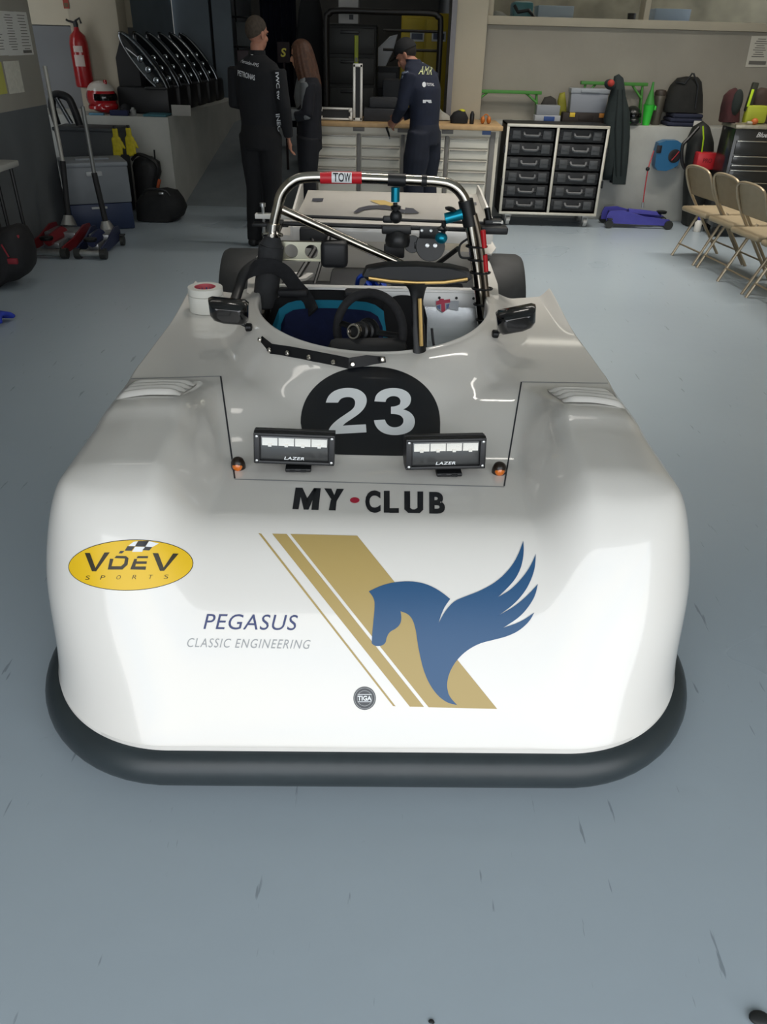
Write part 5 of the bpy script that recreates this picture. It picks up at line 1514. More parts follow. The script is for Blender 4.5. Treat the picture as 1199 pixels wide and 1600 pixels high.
# fire extinguisher on the pier
EYY = 9.07
a = at_y(119, 42, EYY); b = at_y(134, 138, EYY)
ex = thing('fire_extinguisher', 'tall red fire extinguisher with white labels hanging on the beige pier', 'fire extinguisher', (b.x, EYY, b.z), 0)
EH = a.z - b.z
tilt = Matrix.Rotation(-math.atan2(b.x - a.x, EH) * 0.4, 4, 'Y')
mb = MB(); mb.lathe([(0.02, 0), (0.082, 0.012), (0.09, 0.03), (0.09, EH * 0.74), (0.075, EH * 0.86), (0.03, EH * 0.94), (0.022, EH)], (0, 0, 0), 28, tilt); mb.obj('cylinder', mat('extinguisher_red', '#8e1016', 0.3, coat=0.4), ex)
mb = MB(); mb.lathe([(0.022, EH - 0.005), (0.025, EH + 0.02), (0.018, EH + 0.05)], (0, 0, 0), 14, tilt); T = tilt @ Vector((0, 0, EH + 0.05)); mb.tube([T, T + Vector((0.05, -0.01, 0.025)), T + Vector((0.06, -0.01, -0.02))], 0.01, 8); mb.tube([T + Vector((0.01, 0, -0.02)), T + Vector((-0.07, 0, 0.0)), T + Vector((-0.09, 0, 0.01))], 0.01, 8); mb.obj('valve_and_lever', BLACK, ex)
for z0, z1, w_ in ((0.70, 0.60, 0.5), (0.555, 0.37, 0.55)):
    mb = MB(); rows = []
    for z in (EH * z0, EH * z1):
        rows.append([tilt @ Vector((0.0915 * math.sin(t_), -0.0915 * math.cos(t_), z)) for t_ in [(-w_ + 0.15 + 2 * w_ * i / 8) for i in range(9)]])
    mb.sheet(rows); mb.obj('label', mat('ext_label', '#b9a9a2', 0.6), ex)
mb = MB(); mb.box((0, 0.094, EH * 0.6), (0.05, 0.02, 0.05)); mb.obj('wall_bracket', DARKMET, ex)
sg = at_y(103, 6, 9.17)
mb = MB(); mb.box((0, 0, 0), (0.055, 0.004, 0.18)); s_ = mb.obj('extinguisher_sign', mat('sign_red', '#8d3020', 0.6)); s_.location = (sg.x, 9.172, sg.z + 0.05); tag(s_, 'narrow red sign on the pier above the fire extinguisher', 'sign')
mb = MB(); mb.box((0, -0.003, -0.06), (0.04, 0.002, 0.035)); mb.obj('pictogram', mat('pict_dark', '#5a4a30', 0.6), s_)
# grey-blue cool box, dark bin with hose, bags, gloves
q0 = at_z(182, 366, 0.0)
cb = thing('cool_box', 'grey cool box with a dark blue base by the left wall behind the trolley jacks', 'cool box', (at_y(160, 330, 7.55).x, 7.55, 0), 0.45)
mb = MB(); mb.box((0, 0.22, 0.12), (0.56, 0.44, 0.24), 0.015); mb.obj('base', mat('cool_navy', '#22304e', 0.5), cb)
mb = MB(); mb.box((0, 0.22, 0.40), (0.57, 0.45, 0.32), 0.015); mb.obj('upper_body', mat('cool_grey', '#6f757b', 0.5), cb)
mb = MB(); mb.box((0, 0.22, 0.575), (0.58, 0.46, 0.04), 0.012); mb.box((0, 0.22, 0.60), (0.30, 0.12, 0.02), 0.008); mb.obj('lid', mat('cool_lid', '#7c8288', 0.5), cb)
mb = MB(); mb.box((-0.02, -0.01, 0.50), (0.14, 0.02, 0.04), 0.006); mb.box((-0.02, -0.005, 0.205), (0.14, 0.012, 0.02), 0.004); mb.obj('latch', mat('cool_latch', '#a5a9ab', 0.45), cb)
bn = thing('waste_bin', 'dark grey open bin with black vacuum hose in front of the left ledge', 'bin', (at_y(140, 250, 8.26).x, 8.26, 0), 0.0)
mb = MB()
mb.box((0, 0.18, 0.395), (0.58, 0.32, 0.79), 0.02, taper=(1.08, 1.05)); mb.box((0, 0.18, 0.79), (0.65, 0.36, 0.035), 0.012); mb.obj('bin_body', mat('bin_charcoal', '#34383b', 0.6), bn)
hs = [bn.location + Vector((-0.30, 0.1, 0.82)), bn.location + Vector((-0.31, 0.08, 0.98)), bn.location + Vector((-0.25, 0.05, 1.08)), bn.location + Vector((-0.13, 0.05, 1.06)), bn.location + Vector((-0.09, 0.06, 0.95)), bn.location + Vector((-0.07, 0.08, 0.825))]
mb = MB(); mb.tube(smooth_path(hs, 8), 0.036, 12); o = mb.obj('vacuum_hose', mat('hose_black', '#1b1c1e', 0.5)); tag(o, 'thick black vacuum hose looping above the dark grey bin', 'hose')
mb = MB(); mb.tube([hs[2] + Vector((0.02, -0.03, -0.02)), hs[5] + Vector((-0.06, -0.05, 0.01))], 0.022, 10); mb.obj('wand', mat('wand_metal', '#55585b', 0.3, 0.8), o)
gv = at_y(187, 195, 8.2)
def glove(label, x, y, Y, rz):
    p = at_y(x, y, Y)
    mb = MB()
    mb.box((0, 0, -0.05), (0.055, 0.03, 0.09), 0.012)
    mb.box((0, 0, -0.15), (0.095, 0.035, 0.13), 0.016)
    for k, (fx, fl_) in enumerate(((-0.036, 0.06), (-0.012, 0.075), (0.012, 0.07), (0.036, 0.05))):
        mb.tube([(fx, 0, -0.19), (fx * 1.1, -0.006, -0.19 - fl_)], [0.014, 0.011], 8)
    mb.tube([(0.045, 0, -0.13), (0.075, -0.005, -0.19)], [0.015, 0.012], 8)
    o = fuse(mb, 'work_glove', mat('glove_yellow', '#b3a51a', 0.6, noise=0.15, nscale=30), None, 0.008, 3)
    o.location = p; o.rotation_euler = (0, 0, rz)
    tag(o, label, 'glove')
    mb = MB(); mb.box((0, 0, 0.0), (0.03, 0.02, 0.03), 0.004); mb.obj('clip', BLACK, o)
glove('yellow work glove hanging at the dark bin, the larger nearer one', 179, 199, 8.225, 0.05)
glove('yellow work glove hanging at the dark bin, half behind the other glove', 200, 198, 8.225, -0.05)
hb = lump('holdall', 'black soft holdall bag on the floor beside the cool box', 'bag', [(208, 347), (206, 320), (214, 306), (230, 301), (250, 299), (268, 303), (278, 316), (284, 330), (280, 342), (270, 347)], 7.95, 0.38, mat('bag_black', '#16181a', 0.8, noise=0.2, nscale=14, bump=0.3, bscale=20), 0.0)
mb = MB(); mb.tube(smooth_path([w_to(hb, at_y(222, 304, 7.93)), w_to(hb, at_y(232, 296, 7.92)), w_to(hb, at_y(256, 297, 7.92)), w_to(hb, at_y(266, 306, 7.93))], 5), 0.012, 8); mb.obj('carry_handle', BLACK, hb)
mb = MB(); mb.box(w_to(hb, at_y(252, 302, 7.95)), (0.05, 0.03, 0.02), 0.005); mb.obj('buckle', STEEL, hb)
bz2 = lump('rucksack', 'black rucksack with looped strap standing behind the holdall', 'bag', [(214, 345), (208, 290), (204, 262), (206, 252), (217, 244), (232, 246), (245, 256), (248, 275), (244, 295), (246, 345)], 8.40, 0.2, mat('bag_black2', '#131416', 0.6, noise=0.2, nscale=12, bump=0.3, bscale=16), 0.0)
mb = MB(); mb.tube(smooth_path([w_to(bz2, at_y(206, 250, 8.38)), w_to(bz2, at_y(216, 241, 8.37)), w_to(bz2, at_y(236, 248, 8.37)), w_to(bz2, at_y(247, 262, 8.37)), w_to(bz2, at_y(244, 282, 8.37))], 5), 0.018, 8, sx=0.6); mb.tube([w_to(bz2, at_y(241, 234, 8.40)), w_to(bz2, at_y(243, 256, 8.39))], 0.009, 6); mb.obj('shoulder_strap', BLACK, bz2)
mb = MB(); mb.box(w_to(bz2, at_y(248, 287, 8.38)), (0.03, 0.03, 0.09), 0.008, rot=(0, 0.35, 0)); mb.obj('orange_tab', mat('tab_orange', '#a34a22', 0.6), bz2)
# table end and bag at the far left edge
tq = at_z(16, 375, 0.0)
tbp = at_y(8, 262, 6.1)
tb2 = thing('folding_table', 'corner of a white folding table with black legs at the left photo edge', 'table', (tbp.x - 0.10, 6.1, 0))
mb = MB(); mb.box((-0.02, 0, tbp.z), (0.24, 0.5, 0.045), 0.012); mb.obj('tabletop', mat('table_white', '#a9a9a4', 0.5), tb2)
for x in (-0.1, 0.06):
    for y in (-0.2, 0.2):
        mb = MB(); mb.tube([(x * 0.8, y, tbp.z - 0.02), (x * 0.8 + 0.012, y, 0.012)], 0.014, 8); mb.obj('leg', BLACK, tb2)
rb = at_z(18, 436, 0.0)
bg2 = lump('sports_bag', 'black and red sports bag on the floor under the folding table', 'bag', [(-30, 446), (-30, 380), (-12, 362), (8, 357), (20, 360), (30, 376), (36, 398), (37, 420), (30, 430), (16, 438)], 5.50, 0.30, mat('bag_black3', '#17171a', 0.75, noise=0.2, nscale=14, bump=0.2, bscale=20), 0.0)
mb = MB(); mb.box(w_to(bg2, at_y(20, 408, 5.49)), (0.07, 0.03, 0.04), 0.008); mb.box(w_to(bg2, at_y(29, 374, 5.57)), (0.03, 0.06, 0.07), 0.01); mb.tube([w_to(bg2, at_y(2, 382, 5.49)), w_to(bg2, at_y(14, 402, 5.48))], 0.006, 6); mb.obj('red_panel', mat('bag_red', '#7a1f2a', 0.7), bg2)
ball = at_z(6, 506, 0.0)
mb = MB()
for k in range(7):
    mb.tube(smooth_path([(-0.05 + 0.014 * k, -0.07, 0.03), (-0.07 + 0.014 * k, 0.0, 0.085 - 0.004 * k), (-0.04 + 0.014 * k, 0.06, 0.045), (-0.02 + 0.013 * k, 0.08, 0.02)], 4), 0.016, 8)
o = fuse(mb, 'blue_rag', mat('rag_blue', '#2438a0', 0.75, noise=0.2, nscale=20), None, 0.008, 3); o.location = (ball.x - 0.02, ball.y, 0.0); tag(o, 'crumpled bright blue rag on the floor at the left photo edge', 'rag')
# red and white helmet on the left ledge and the small things around it
hp_ = at_y(157, 165, 8.85)
helmet('red and white crash helmet on the left ledge below the extinguisher', Vector((at_y(157, 150, 8.92).x, 8.95, LT)), 0.145, 1.0, (mat('helmet_red', '#98141b', 0.25, coat=0.6), mat('helmet_red', '#98141b'), VIS))
mb = MB(); mb.ell((0, 0, 0), (0.128, 0.15, 0.10)); bmesh.ops.bisect_plane(mb.bm, geom=mb.bm.verts[:] + mb.bm.edges[:] + mb.bm.faces[:], plane_co=(0, 0, 0.01), plane_no=(0, 0, 1), clear_inner=True)
HLM = [o for o in COL.objects if o.name.startswith('crash_helmet')][-1]
o = mb.obj('white_crown', mat('helmet_white', '#b9b3aa', 0.3, coat=0.5), HLM); o.location = (0, 0, 0.20)
mb = MB(); mb.box((0, -0.09, 0.285), (0.025, 0.03, 0.05), 0.006); mb.obj('top_vent', mat('helmet_red', '#98141b'), HLM)
def flat_on(name, label, cat, x0, x1, y, Y, dep, h, m, z0):
    a = at_y(x0, y, Y); b = at_y(x1, y, Y)
    mb = MB(); mb.box((0, dep / 2, h / 2), (b.x - a.x, dep, h), min(0.006, h * 0.3))
    o = mb.obj(name, m); o.location = ((a.x + b.x) / 2, Y, z0); tag(o, label, cat)
    return o
mb = MB(); mb.ell((0, 0, 0.05), (0.06, 0.055, 0.05)); mb.box((-0.02, -0.06, 0.02), (0.11, 0.06, 0.03), 0.01); o = fuse(mb, 'black_cap', mat('cap_black', '#141518', 0.8), None, 0.008, 3); o.location = (at_y(195, 160, 8.9).x, 8.91, LT); tag(o, 'black cloth cap on the left ledge right of the red helmet', 'cap')
flat_on('folded_cloth', 'dark blue folded cloth in front of the black cap on the left ledge', 'cloth', 170, 198, 168, 8.71, 0.07, 0.05, mat('cloth_navy', '#1f2544', 0.9), LT)
flat_on('plastic_tray', 'flat pale blue tray at the front of the left ledge by the helmet', 'tray', 137, 160, 170, 8.69, 0.05, 0.022, mat('tray_blue', '#4f7f95', 0.5), LT)
flat_on('work_mat', 'flat teal work mat in front of the black lamp shells', 'mat', 222, 258, 172, 8.69, 0.26, 0.022, mat('mat_teal', '#31606a', 0.6), LT)
mb = MB(); mb.lathe([(0.028, 0), (0.03, 0.005), (0.03, 0.05), (0.018, 0.06), (0.016, 0.075)], (0, 0, 0), 16); o = mb.obj('small_bottle', mat('bottle_grey', '#7d7f7d', 0.4)); o.location = (at_y(206, 165, 8.76).x, 8.78, LT); tag(o, 'small grey bottle between the navy cloth and the teal mat', 'bottle')
# six glossy black lamp shells standing in a slanting row on the ledge
SHB = mat('lamp_shell_black', '#0c0d0e', 0.22, coat=0.5)
SHG = mat('lamp_glass', '#a9b0b4', 0.1, 0.9)
sh0 = None
ords = ['first and nearest', 'second', 'third', 'fourth', 'fifth', 'sixth and farthest']
def sx_of(t):      # the shell leans: its top lies to the left of its foot
    return 0.02 - 0.20 * t
for k in range(6):
    loc = (-2.61 + 0.018 * k, 8.98 + 0.43 * k, LT)
    lab = 'glossy black oval lamp shell, %s in the row on the left ledge' % ords[k]
    if sh0 is None:
        sh0 = thing('lamp_shell', lab, 'lamp', loc, 0.0, 'black lamp shells on the left ledge')
        mb = MB(); rows = []
        for j, (yy, kk) in enumerate(((0.0, 0.98), (0.02, 1.04), (0.10, 1.0), (0.18, 0.88), (0.26, 0.6), (0.28, 0.2))):
            rows.append([(kk * 0.095 * math.cos(a) + sx_of(kk * math.sin(a)), yy + 0.05, 0.46 + kk * 0.27 * math.sin(a)) for a in [2 * PI * i / 28 for i in range(29)]])
        mb.sheet(rows); mb.obj('housing', SHB, sh0)
        mb = MB(); mb.box((-0.02, 0.19, 0.125), (0.54, 0.36, 0.25), 0.03); mb.prism([(-0.29, 0.24), (-0.06, 0.24), (-0.06, 0.40), (-0.16, 0.64), (-0.22, 0.66), (-0.29, 0.50)], Matrix(((1, 0, 0, 0), (0, 0, 1, 0.14), (0, 1, 0, 0), (0, 0, 0, 1))), 0.20); mb.box((0.12, 0.015, 0.24), (0.22, 0.03, 0.03), 0.01); mb.obj('base', mat('lamp_base_black', '#111214', 0.5), sh0)
        mb = MB(); mb.tube([(0.09 * math.cos(a) + sx_of(0.97 * math.sin(a)), 0.04, 0.46 + 0.262 * math.sin(a)) for a in [2 * PI * i / 36 for i in range(36)]], 0.010, 8, closed=True); mb.obj('bezel', mat('shell_bezel', '#85898c', 0.2, 0.9), sh0)
        mb = MB(); mb.sheet([[(kk * 0.09 * math.cos(a) + sx_of(kk * 0.96 * math.sin(a)), 0.05 + 0.02 * (1 - kk), 0.46 + kk * 0.26 * math.sin(a)) for a in [2 * PI * i / 28 for i in range(29)]] for kk in (0.98, 0.6, 0.2, 0.02)]); ln = mb.obj('lens', mat('shell_lens', '#1d2023', 0.08, 0.2, coat=1.0), sh0)
        for t_ in (-0.55, -0.2, 0.15):
            mb = MB(); mb.ell((sx_of(t_), 0.045, 0.46 + 0.27 * t_), (0.032, 0.012, 0.03)); mb.obj('reflector_cup', SHG, ln)
    else:
        dup(sh0, loc, 0, lab)
lb = at_y(280, 150, 8.86)
mb = MB(); mb.box((0, 0, 0.05), (0.20, 0.006, 0.10)); o = mb.obj('white_card', mat('card_white', '#8f8e89', 0.7)); o.location = (at_y(280, 150, 8.80).x - 0.02, 8.90, LT); o.rotation_euler = (-0.1, 0, 0); tag(o, 'small white label card standing before the nearest black lamp shell', 'card')
# ------------------------------------------------------------------ things in the doorway and the room behind
# open aluminium-edged instrument case on the workbench
BTOP = 0.925
x0, x1 = at_y(498, 170, 8.33).x, at_y(551, 170, 8.33).x
oc = thing('instrument_case', 'small open black case with white aluminium edges on the left end of the workbench', 'case', ((x0 + x1) / 2, 8.33, BTOP + 0.004))
ow = x1 - x0
mb = MB(); mb.box((0, 0.13, 0.05), (ow - 0.01, 0.25, 0.10)); mb.box((ow / 2 + 0.05, 0.13, 0.24), (0.07, 0.25, 0.46)); mb.obj('case_panels', mat('case_black', '#1a1a1b'), oc)
EDG = mat('edge_white_alu', '#cbc8c0', 0.4, 0.4)
mb = MB()
for z in (0.012, 0.102):
    mb.box((0, 0.0, z), (ow, 0.014, 0.018), 0.003)
for s in (-1, 1):
    mb.box((s * (ow / 2 - 0.012), 0.0, 0.055), (0.024, 0.014, 0.11), 0.003)
    mb.box((s * (ow / 2 - 0.02), -0.006, 0.09), (0.035, 0.012, 0.035), 0.006); mb.box((s * (ow / 2 - 0.02), -0.006, 0.02), (0.035, 0.012, 0.035), 0.006)
mb.obj('base_edging', EDG, oc)
mb = MB()
for s in (-1, 1):
    mb.box((ow / 2 + 0.05 + s * 0.034, 0.0, 0.24), (0.024, 0.014, 0.47), 0.003)
for z in (0.012, 0.468):
    mb.box((ow / 2 + 0.05, 0.0, z), (0.09, 0.014, 0.03), 0.003)
mb.obj('lid_edging', EDG, oc)
fo_ = thing('foam_block', 'low dark grey foam block on the workbench right of the open case', 'foam', (at_y(596, 160, 8.36).x, 8.36, BTOP))
mb = MB(); mb.box((0, 0.14, 0.055), (0.34, 0.28, 0.11), 0.012); mb.box((0.02, 0.17, 0.155), (0.28, 0.22, 0.09), 0.02); mb.obj('foam_layers', mat('foam_dark', '#34363a', 0.85, noise=0.1, nscale=30), fo_)
o = lump('baseball_cap', 'black cap with a bright yellow top on the right end of the workbench', 'cap', [(705, 188), (704, 181), (710, 175), (720, 172), (728, 174), (733, 182), (732, 188)], 8.36, 0.14, mat('cap_black', '#141518', 0.8), BTOP)
mb = MB(); mb.ell(w_to(o, at_y(722, 173.5, 8.42)), (0.035, 0.04, 0.018)); mb.obj('yellow_patch', mat('cap_yellow', '#b3b12a', 0.7), o)
mb = MB(); mb.lathe([(0.02, 0), (0.022, 0.004), (0.022, 0.085), (0.014, 0.10), (0.010, 0.112)], (0, 0, 0), 18); o = mb.obj('spray_can', mat('can_black', '#1c1d1f', 0.35)); o.location = (at_y(738.5, 180, 8.36).x, 8.38, BTOP); tag(o, 'small black spray can on the workbench right of the black cap', 'can')
o = thing('ear_defenders', 'orange ear defenders at the right end of the workbench', 'ear defenders', (at_y(760, 184, 8.40).x, 8.42, BTOP))
mb = MB()
for s in (-1, 1):
    mb.ell((s * 0.03, 0, 0.035), (0.022, 0.035, 0.034))
mb.obj('ear_cups', mat('ear_orange', '#b5692a', 0.5), o)
mb = MB(); mb.tube([(0.03 * math.cos(a), 0.0, 0.035 + 0.05 * math.sin(a)) for a in [PI * i / 12 for i in range(13)]], 0.006, 6); mb.obj('headband', mat('ear_orange', '#b5692a'), o)
o = lump('plastic_bag', 'crumpled translucent white plastic bag on the workbench behind the navy uniformed person', 'bag', [(684, 190), (682, 180), (686, 168), (692, 175), (700, 180), (706, 185), (706, 190)], 8.62, 0.14, mat('bag_white', '#a9a8a0', 0.35, noise=0.1, nscale=20, bump=0.6, bscale=30), BTOP)

# tall black cabinet, white carton on it, yellow level
tcb = thing('cabinet', 'tall black plastic cabinet behind the workbench in the doorway', 'cabinet', (at_y(547, 100, 9.52).x, 9.52, 0))
CZ = at_y(547, 37, 9.52).z
CWd = at_y(590, 100, 9.52).x - at_y(505, 100, 9.52).x
mb = MB(); mb.box((0, 0.22, CZ / 2), (CWd, 0.44, CZ), 0.03, seg=3); mb.obj('cabinet_body', mat('cabinet_black', '#161817', 0.6), tcb)
for k, (za, zb) in enumerate(((CZ - 0.28, CZ - 0.03), (CZ - 0.56, CZ - 0.30), (CZ - 0.95, CZ - 0.58), (0.05, CZ - 0.97))):
    mb = MB(); mb.box((0, -0.006, (za + zb) / 2), (CWd * 0.9, 0.03, zb - za - 0.012), 0.01); dd = mb.obj('cabinet_drawer', mat('cabinet_front', '#1c1e1d', 0.55), tcb)
    mb = MB(); mb.box((0, -0.026, zb - 0.045), (0.20, 0.02, 0.03), 0.006); mb.obj('drawer_handle', BLACK, dd)
lv = at_y(557, 78, 9.45)
mb = MB(); mb.box((0, 0, 0), (0.042, 0.022, 0.26), 0.004); o = mb.obj('spirit_level', mat('level_yellow', '#8f9a20', 0.5)); o.location = (lv.x, 9.473, lv.z); tag(o, 'yellow green spirit level hanging on the tall black cabinet', 'level')
mb = MB(); mb.box((0, -0.012, -0.09), (0.026, 0.004, 0.04)); mb.obj('vial_window', mat('vial', '#3b4020', 0.3), o)
ct = thing('carton', 'white carton on top of the tall black cabinet', 'carton', (at_y(545, 20, 9.66).x, 9.62, CZ))
mb = MB(); mb.box((0, 0.12, 0.16), (0.21, 0.24, 0.32), 0.004); mb.obj('box', mat('carton_white', '#9a9a98', 0.7), ct)
mb = MB(); mb.box((0.03, -0.002, 0.06), (0.045, 0.004, 0.045)); mb.obj('printed_mark', mat('carton_mark', '#3d3f42', 0.7), ct)
# black tube roll cage trolley standing in the doorway
rc = thing('roll_cage_trolley', 'tall black tubular roll cage trolley behind the workbench', 'trolley', (at_y(598, 100, 9.2).x, 9.15, 0))
a, b = at_y(509, 18, 9.15), at_y(690, 22, 9.15)
RW, RZ = b.x - a.x, 1.845
RX = (a.x + b.x) / 2 - rc.location.x
FR = mat('cage_black', '#1b1a19', 0.45, 0.3)
for y, nm in ((0.0, 'front_frame'), (0.22, 'rear_frame')):
    mb = MB(); mb.tube(smooth_path([(RX - RW / 2, y, 0.12), (RX - RW / 2, y, 1.0), (RX - RW / 2, y, RZ - 0.12), (RX - RW / 2 + 0.03, y, RZ - 0.03), (RX - RW / 2 + 0.12, y, RZ), (RX, y, RZ), (RX + RW / 2 - 0.12, y, RZ), (RX + RW / 2 - 0.03, y, RZ - 0.03), (RX + RW / 2, y, RZ - 0.12), (RX + RW / 2, y, 1.0), (RX + RW / 2, y, 0.12)], 5), 0.028 if y == 0 else 0.02, 10); mb.obj(nm, FR, rc)
for z in (1.69, 1.52):
    mb = MB(); mb.cyl((RX + 0.0, 0.22, z), (RX + RW / 2, 0.22, z), 0.013, n=8); mb.obj('crossbar', FR, rc)
mb = MB(); mb.box((RX, 0.11, 0.15), (RW, 0.26, 0.05), 0.01); mb.obj('base_deck', FR, rc)
for s in (-1, 1):
    for y in (0.03, 0.20):
        mb = MB(); mb.cyl((RX + s * (RW / 2 - 0.08) - 0.02, y, 0.06), (RX + s * (RW / 2 - 0.08) + 0.02, y, 0.06), 0.06, n=16); mb.box((RX + s * (RW / 2 - 0.08), y, 0.115), (0.06, 0.06, 0.03)); mb.obj('castor', DARKMET, rc)
# dark navy case stack next to it
o = thing('stacked_case', 'dark navy case standing between the tall black cabinet and the navy uniformed person', 'case', (at_y(607, 150, 9.5).x + 0.035, 9.5, 0.0))
mb = MB(); mb.box((0, 0.2, 0.62), (0.20, 0.4, 1.24), 0.02); mb.obj('case_body', mat('case_navy', '#1c2027', 0.6), o)
mb = MB(); mb.box((0, -0.006, 0.98), (0.19, 0.02, 0.02), 0.004); mb.box((0, -0.006, 0.68), (0.19, 0.02, 0.02), 0.004); mb.obj('case_rim', BLACK, o)
# yellow cupboard
YC = at_y(628, 30, 10.5)
yw = at_y(703, 30, 10.5).x - YC.x
o = thing('yellow_cupboard', 'mustard yellow metal cupboard in the room behind the doorway', 'cupboard', (YC.x + yw / 2, 10.5, 0))
mb = MB(); mb.box((0, 0.25, 0.94), (yw, 0.5, 1.88), 0.008); mb.obj('cupboard_body', mat('cupboard_yellow', '#b59e20', 0.5, noise=0.08, nscale=4), o)
for s in (-1, 1):
    mb = MB(); mb.box((s * yw * 0.25, -0.008, 0.95), (yw * 0.47, 0.02, 1.74), 0.005); d = mb.obj('cupboard_door', mat('cupboard_yellow2', '#b8a022', 0.48), o)
    lx_ = at_y((652, 686)[s > 0], 57, 10.47); 
    mb = MB(); mb.box((lx_.x - o.location.x, -0.022, lx_.z), (0.165, 0.008, 0.10), 0.003); lbp = mb.obj('door_label', mat('label_pale', '#c9cac6', 0.6), d)
    mb = MB(); mb.box((lx_.x - o.location.x, -0.028, lx_.z), (0.13, 0.004, 0.06)); mb.obj('label_print', mat('label_navy', '#4b5262', 0.6), d)
o = lump('white_board', 'white triangular board leaning behind the head of the navy uniformed person', 'board', [(588, 102), (588, 76), (610, 55), (622, 52), (614, 80), (603, 101)], 10.3, 0.03, mat('board_white', '#b4b6b8', 0.6), None)
o.location.z = 1.34
st_ = thing('equipment_stand', 'dark grey stand below the white triangular board', 'stand', (o.location.x, 10.31, 0))
mb = MB(); mb.box((0, 0.10, 0.668), (0.30, 0.2, 1.336), 0.01); mb.obj('stand_body', mat('stand_dark', '#25272a', 0.7), st_)
mb = MB(); mb.box((0, -0.004, 1.2), (0.24, 0.02, 0.16), 0.01); mb.obj('stand_panel', mat('stand_grey', '#4a4c4e', 0.6), st_)
# navy curtain and black coat
def curtain(name, label, cat, px0, px1, Y, z0, z1, m, amp=0.03, n=40, waves=6):
    a, b = at_y(px0, 60, Y).x, at_y(px1, 60, Y).x
    mb = MB(); rows = []
    for j in range(5):
        z = z1 + (z0 - z1) * j / 4
        rows.append([(-(b - a) / 2 + (b - a) * i / n, amp * math.sin(2 * PI * waves * i / n + 0.3 * j), z - z0) for i in range(n + 1)])
    mb.sheet(rows, 0.02)
    o = mb.obj(name, m); o.location = ((a + b) / 2, Y, z0); tag(o, label, cat)
    return o
cu = curtain('navy_curtain', 'dark navy curtain hanging in the doorway behind the two people talking', 'curtain', 408, 464, 10.7, 0.64, 2.9, mat('curtain_navy', '#0f1526', 0.9, noise=0.15, nscale=5))
mb = MB(); mb.cyl((-0.5, 0.0, 2.27), (0.55, 0.0, 2.27), 0.02, n=10); mb.obj('curtain_rail', STEEL, cu)
bc = lump('hanging_coat', 'long black coat hanging right of the navy curtain', 'coat', [(462, 200), (458, 120), (461, 60), (465, 20), (470, -10), (485, -18), (497, -10), (503, 20), (507, 60), (508, 120), (507, 200)], 10.2, 0.16, mat('coat_black', '#0e0f11', 0.85, noise=0.2, nscale=8, bump=0.3, bscale=12), None)
mb = MB(); mb.tube([(0.0, 0.08, 1.2), (0.02, 0.08, 1.6), (0.02, 0.08, 2.4)], 0.012, 8); mb.obj('hanger', BLACK, bc)
sgn = at_y(443, 82, 9.9)
sg_ = thing('team_board', 'small dark board with a yellow figure behind the two people talking', 'board', (sgn.x, 9.9, sgn.z - 0.2))
mb = MB(); mb.box((0, 0.02, 0.2), (0.14, 0.02, 0.20), 0.004); mb.cyl((0, 0.02, 0.11), (0, 0.02, -sgn.z + 0.2 + 0.253), 0.014, n=8); mb.obj('board', mat('board_maroon', '#1d1014', 0.7), sg_)
lettering('S', facing((0.0, 0.006, 0.2), (0, -1, 0)), 0.065, 0.085, mat('figure_yellow', '#c9bd4a', 0.6), sg_, 0.03, 0.2, 0.002)
# wire shelf rack at the far left of the passage
sr = thing('wire_shelf_rack', 'wire shelf rack with boxes at the left of the passage behind the first person', 'shelf', (-2.02, 12.2, 0.62))
mb = MB()
for x in (-0.22, 0.22):
    for y in (0, 0.35):
        mb.cyl((x, y, 0), (x, y, 1.9), 0.012, n=8)
mb.obj('upright', DARKMET, sr)
for z in (0.35, 0.60, 0.85, 1.2, 1.5):
    mb = MB(); mb.box((0, 0.175, z), (0.46, 0.37, 0.02), 0.003); mb.obj('shelf_board', DARKMET, sr)
for lab, x, z, w_, h_, c in (('pale pink box on the wire shelf rack', -0.05, 0.611, 0.26, 0.20, '#6f6468'), ('dark red box low on the wire shelf rack', 0.0, 0.361, 0.36, 0.19, '#3c1218'), ('grey box on the wire shelf rack above the pink one', 0.0, 0.861, 0.34, 0.28, '#5b6060')):
    mb = MB(); mb.box((0, 0.12, h_ / 2), (w_, 0.24, h_), 0.006); o = mb.obj('storage_carton', mat('carton_' + c, c, 0.7)); o.location = (-2.02 + x, 12.24, 0.62 + z); tag(o, lab, 'box')

# ------------------------------------------------------------------ things right of the hose reel and on the tool chest
vu = lump('vacuum_unit', 'black backpack vacuum with a bright red front box between hose reel and tool chest', 'vacuum', [(1082, 312), (1080, 270), (1081, 230), (1083, 208), (1090, 196), (1104, 190), (1114, 196), (1122, 214), (1124, 250), (1122, 290), (1118, 312)], 8.50, 0.20, mat('vacuum_dark', '#20221f', 0.65, noise=0.2, nscale=8), 0.0)
mb = MB(); mb.box(w_to(vu, at_y(1103, 251, 8.44)), (0.21, 0.12, 0.155), 0.012); mb.obj('red_box', mat('vacuum_red', '#c02a30', 0.35), vu)
lettering('PRO', facing(w_to(vu, at_y(1106, 251, 8.379)), (0, -1, 0)), 0.09, 0.04, mat('vac_mark', '#7e1a20', 0.5), vu, 0.02, 0, 0.001)
mb = MB(); mb.tube(smooth_path([w_to(vu, at_y(1092, 199, 8.46)), w_to(vu, at_y(1076, 217, 8.42)), w_to(vu, at_y(1067, 228, 8.4)), w_to(vu, at_y(1066, 250, 8.4)), w_to(vu, at_y(1070, 262, 8.42)), w_to(vu, at_y(1078, 266, 8.46))], 5), 0.017, 8); mb.obj('vacuum_tube', BLACK, vu)
mb = MB(); mb.tube([w_to(vu, at_y(1099, 197, 8.46)), w_to(vu, at_y(1100, 216, 8.43)), w_to(vu, at_y(1097, 238, 8.43))], 0.014, 8, sx=0.4); mb.obj('lime_strap', mat('strap_lime', '#a3c81f', 0.6), vu)
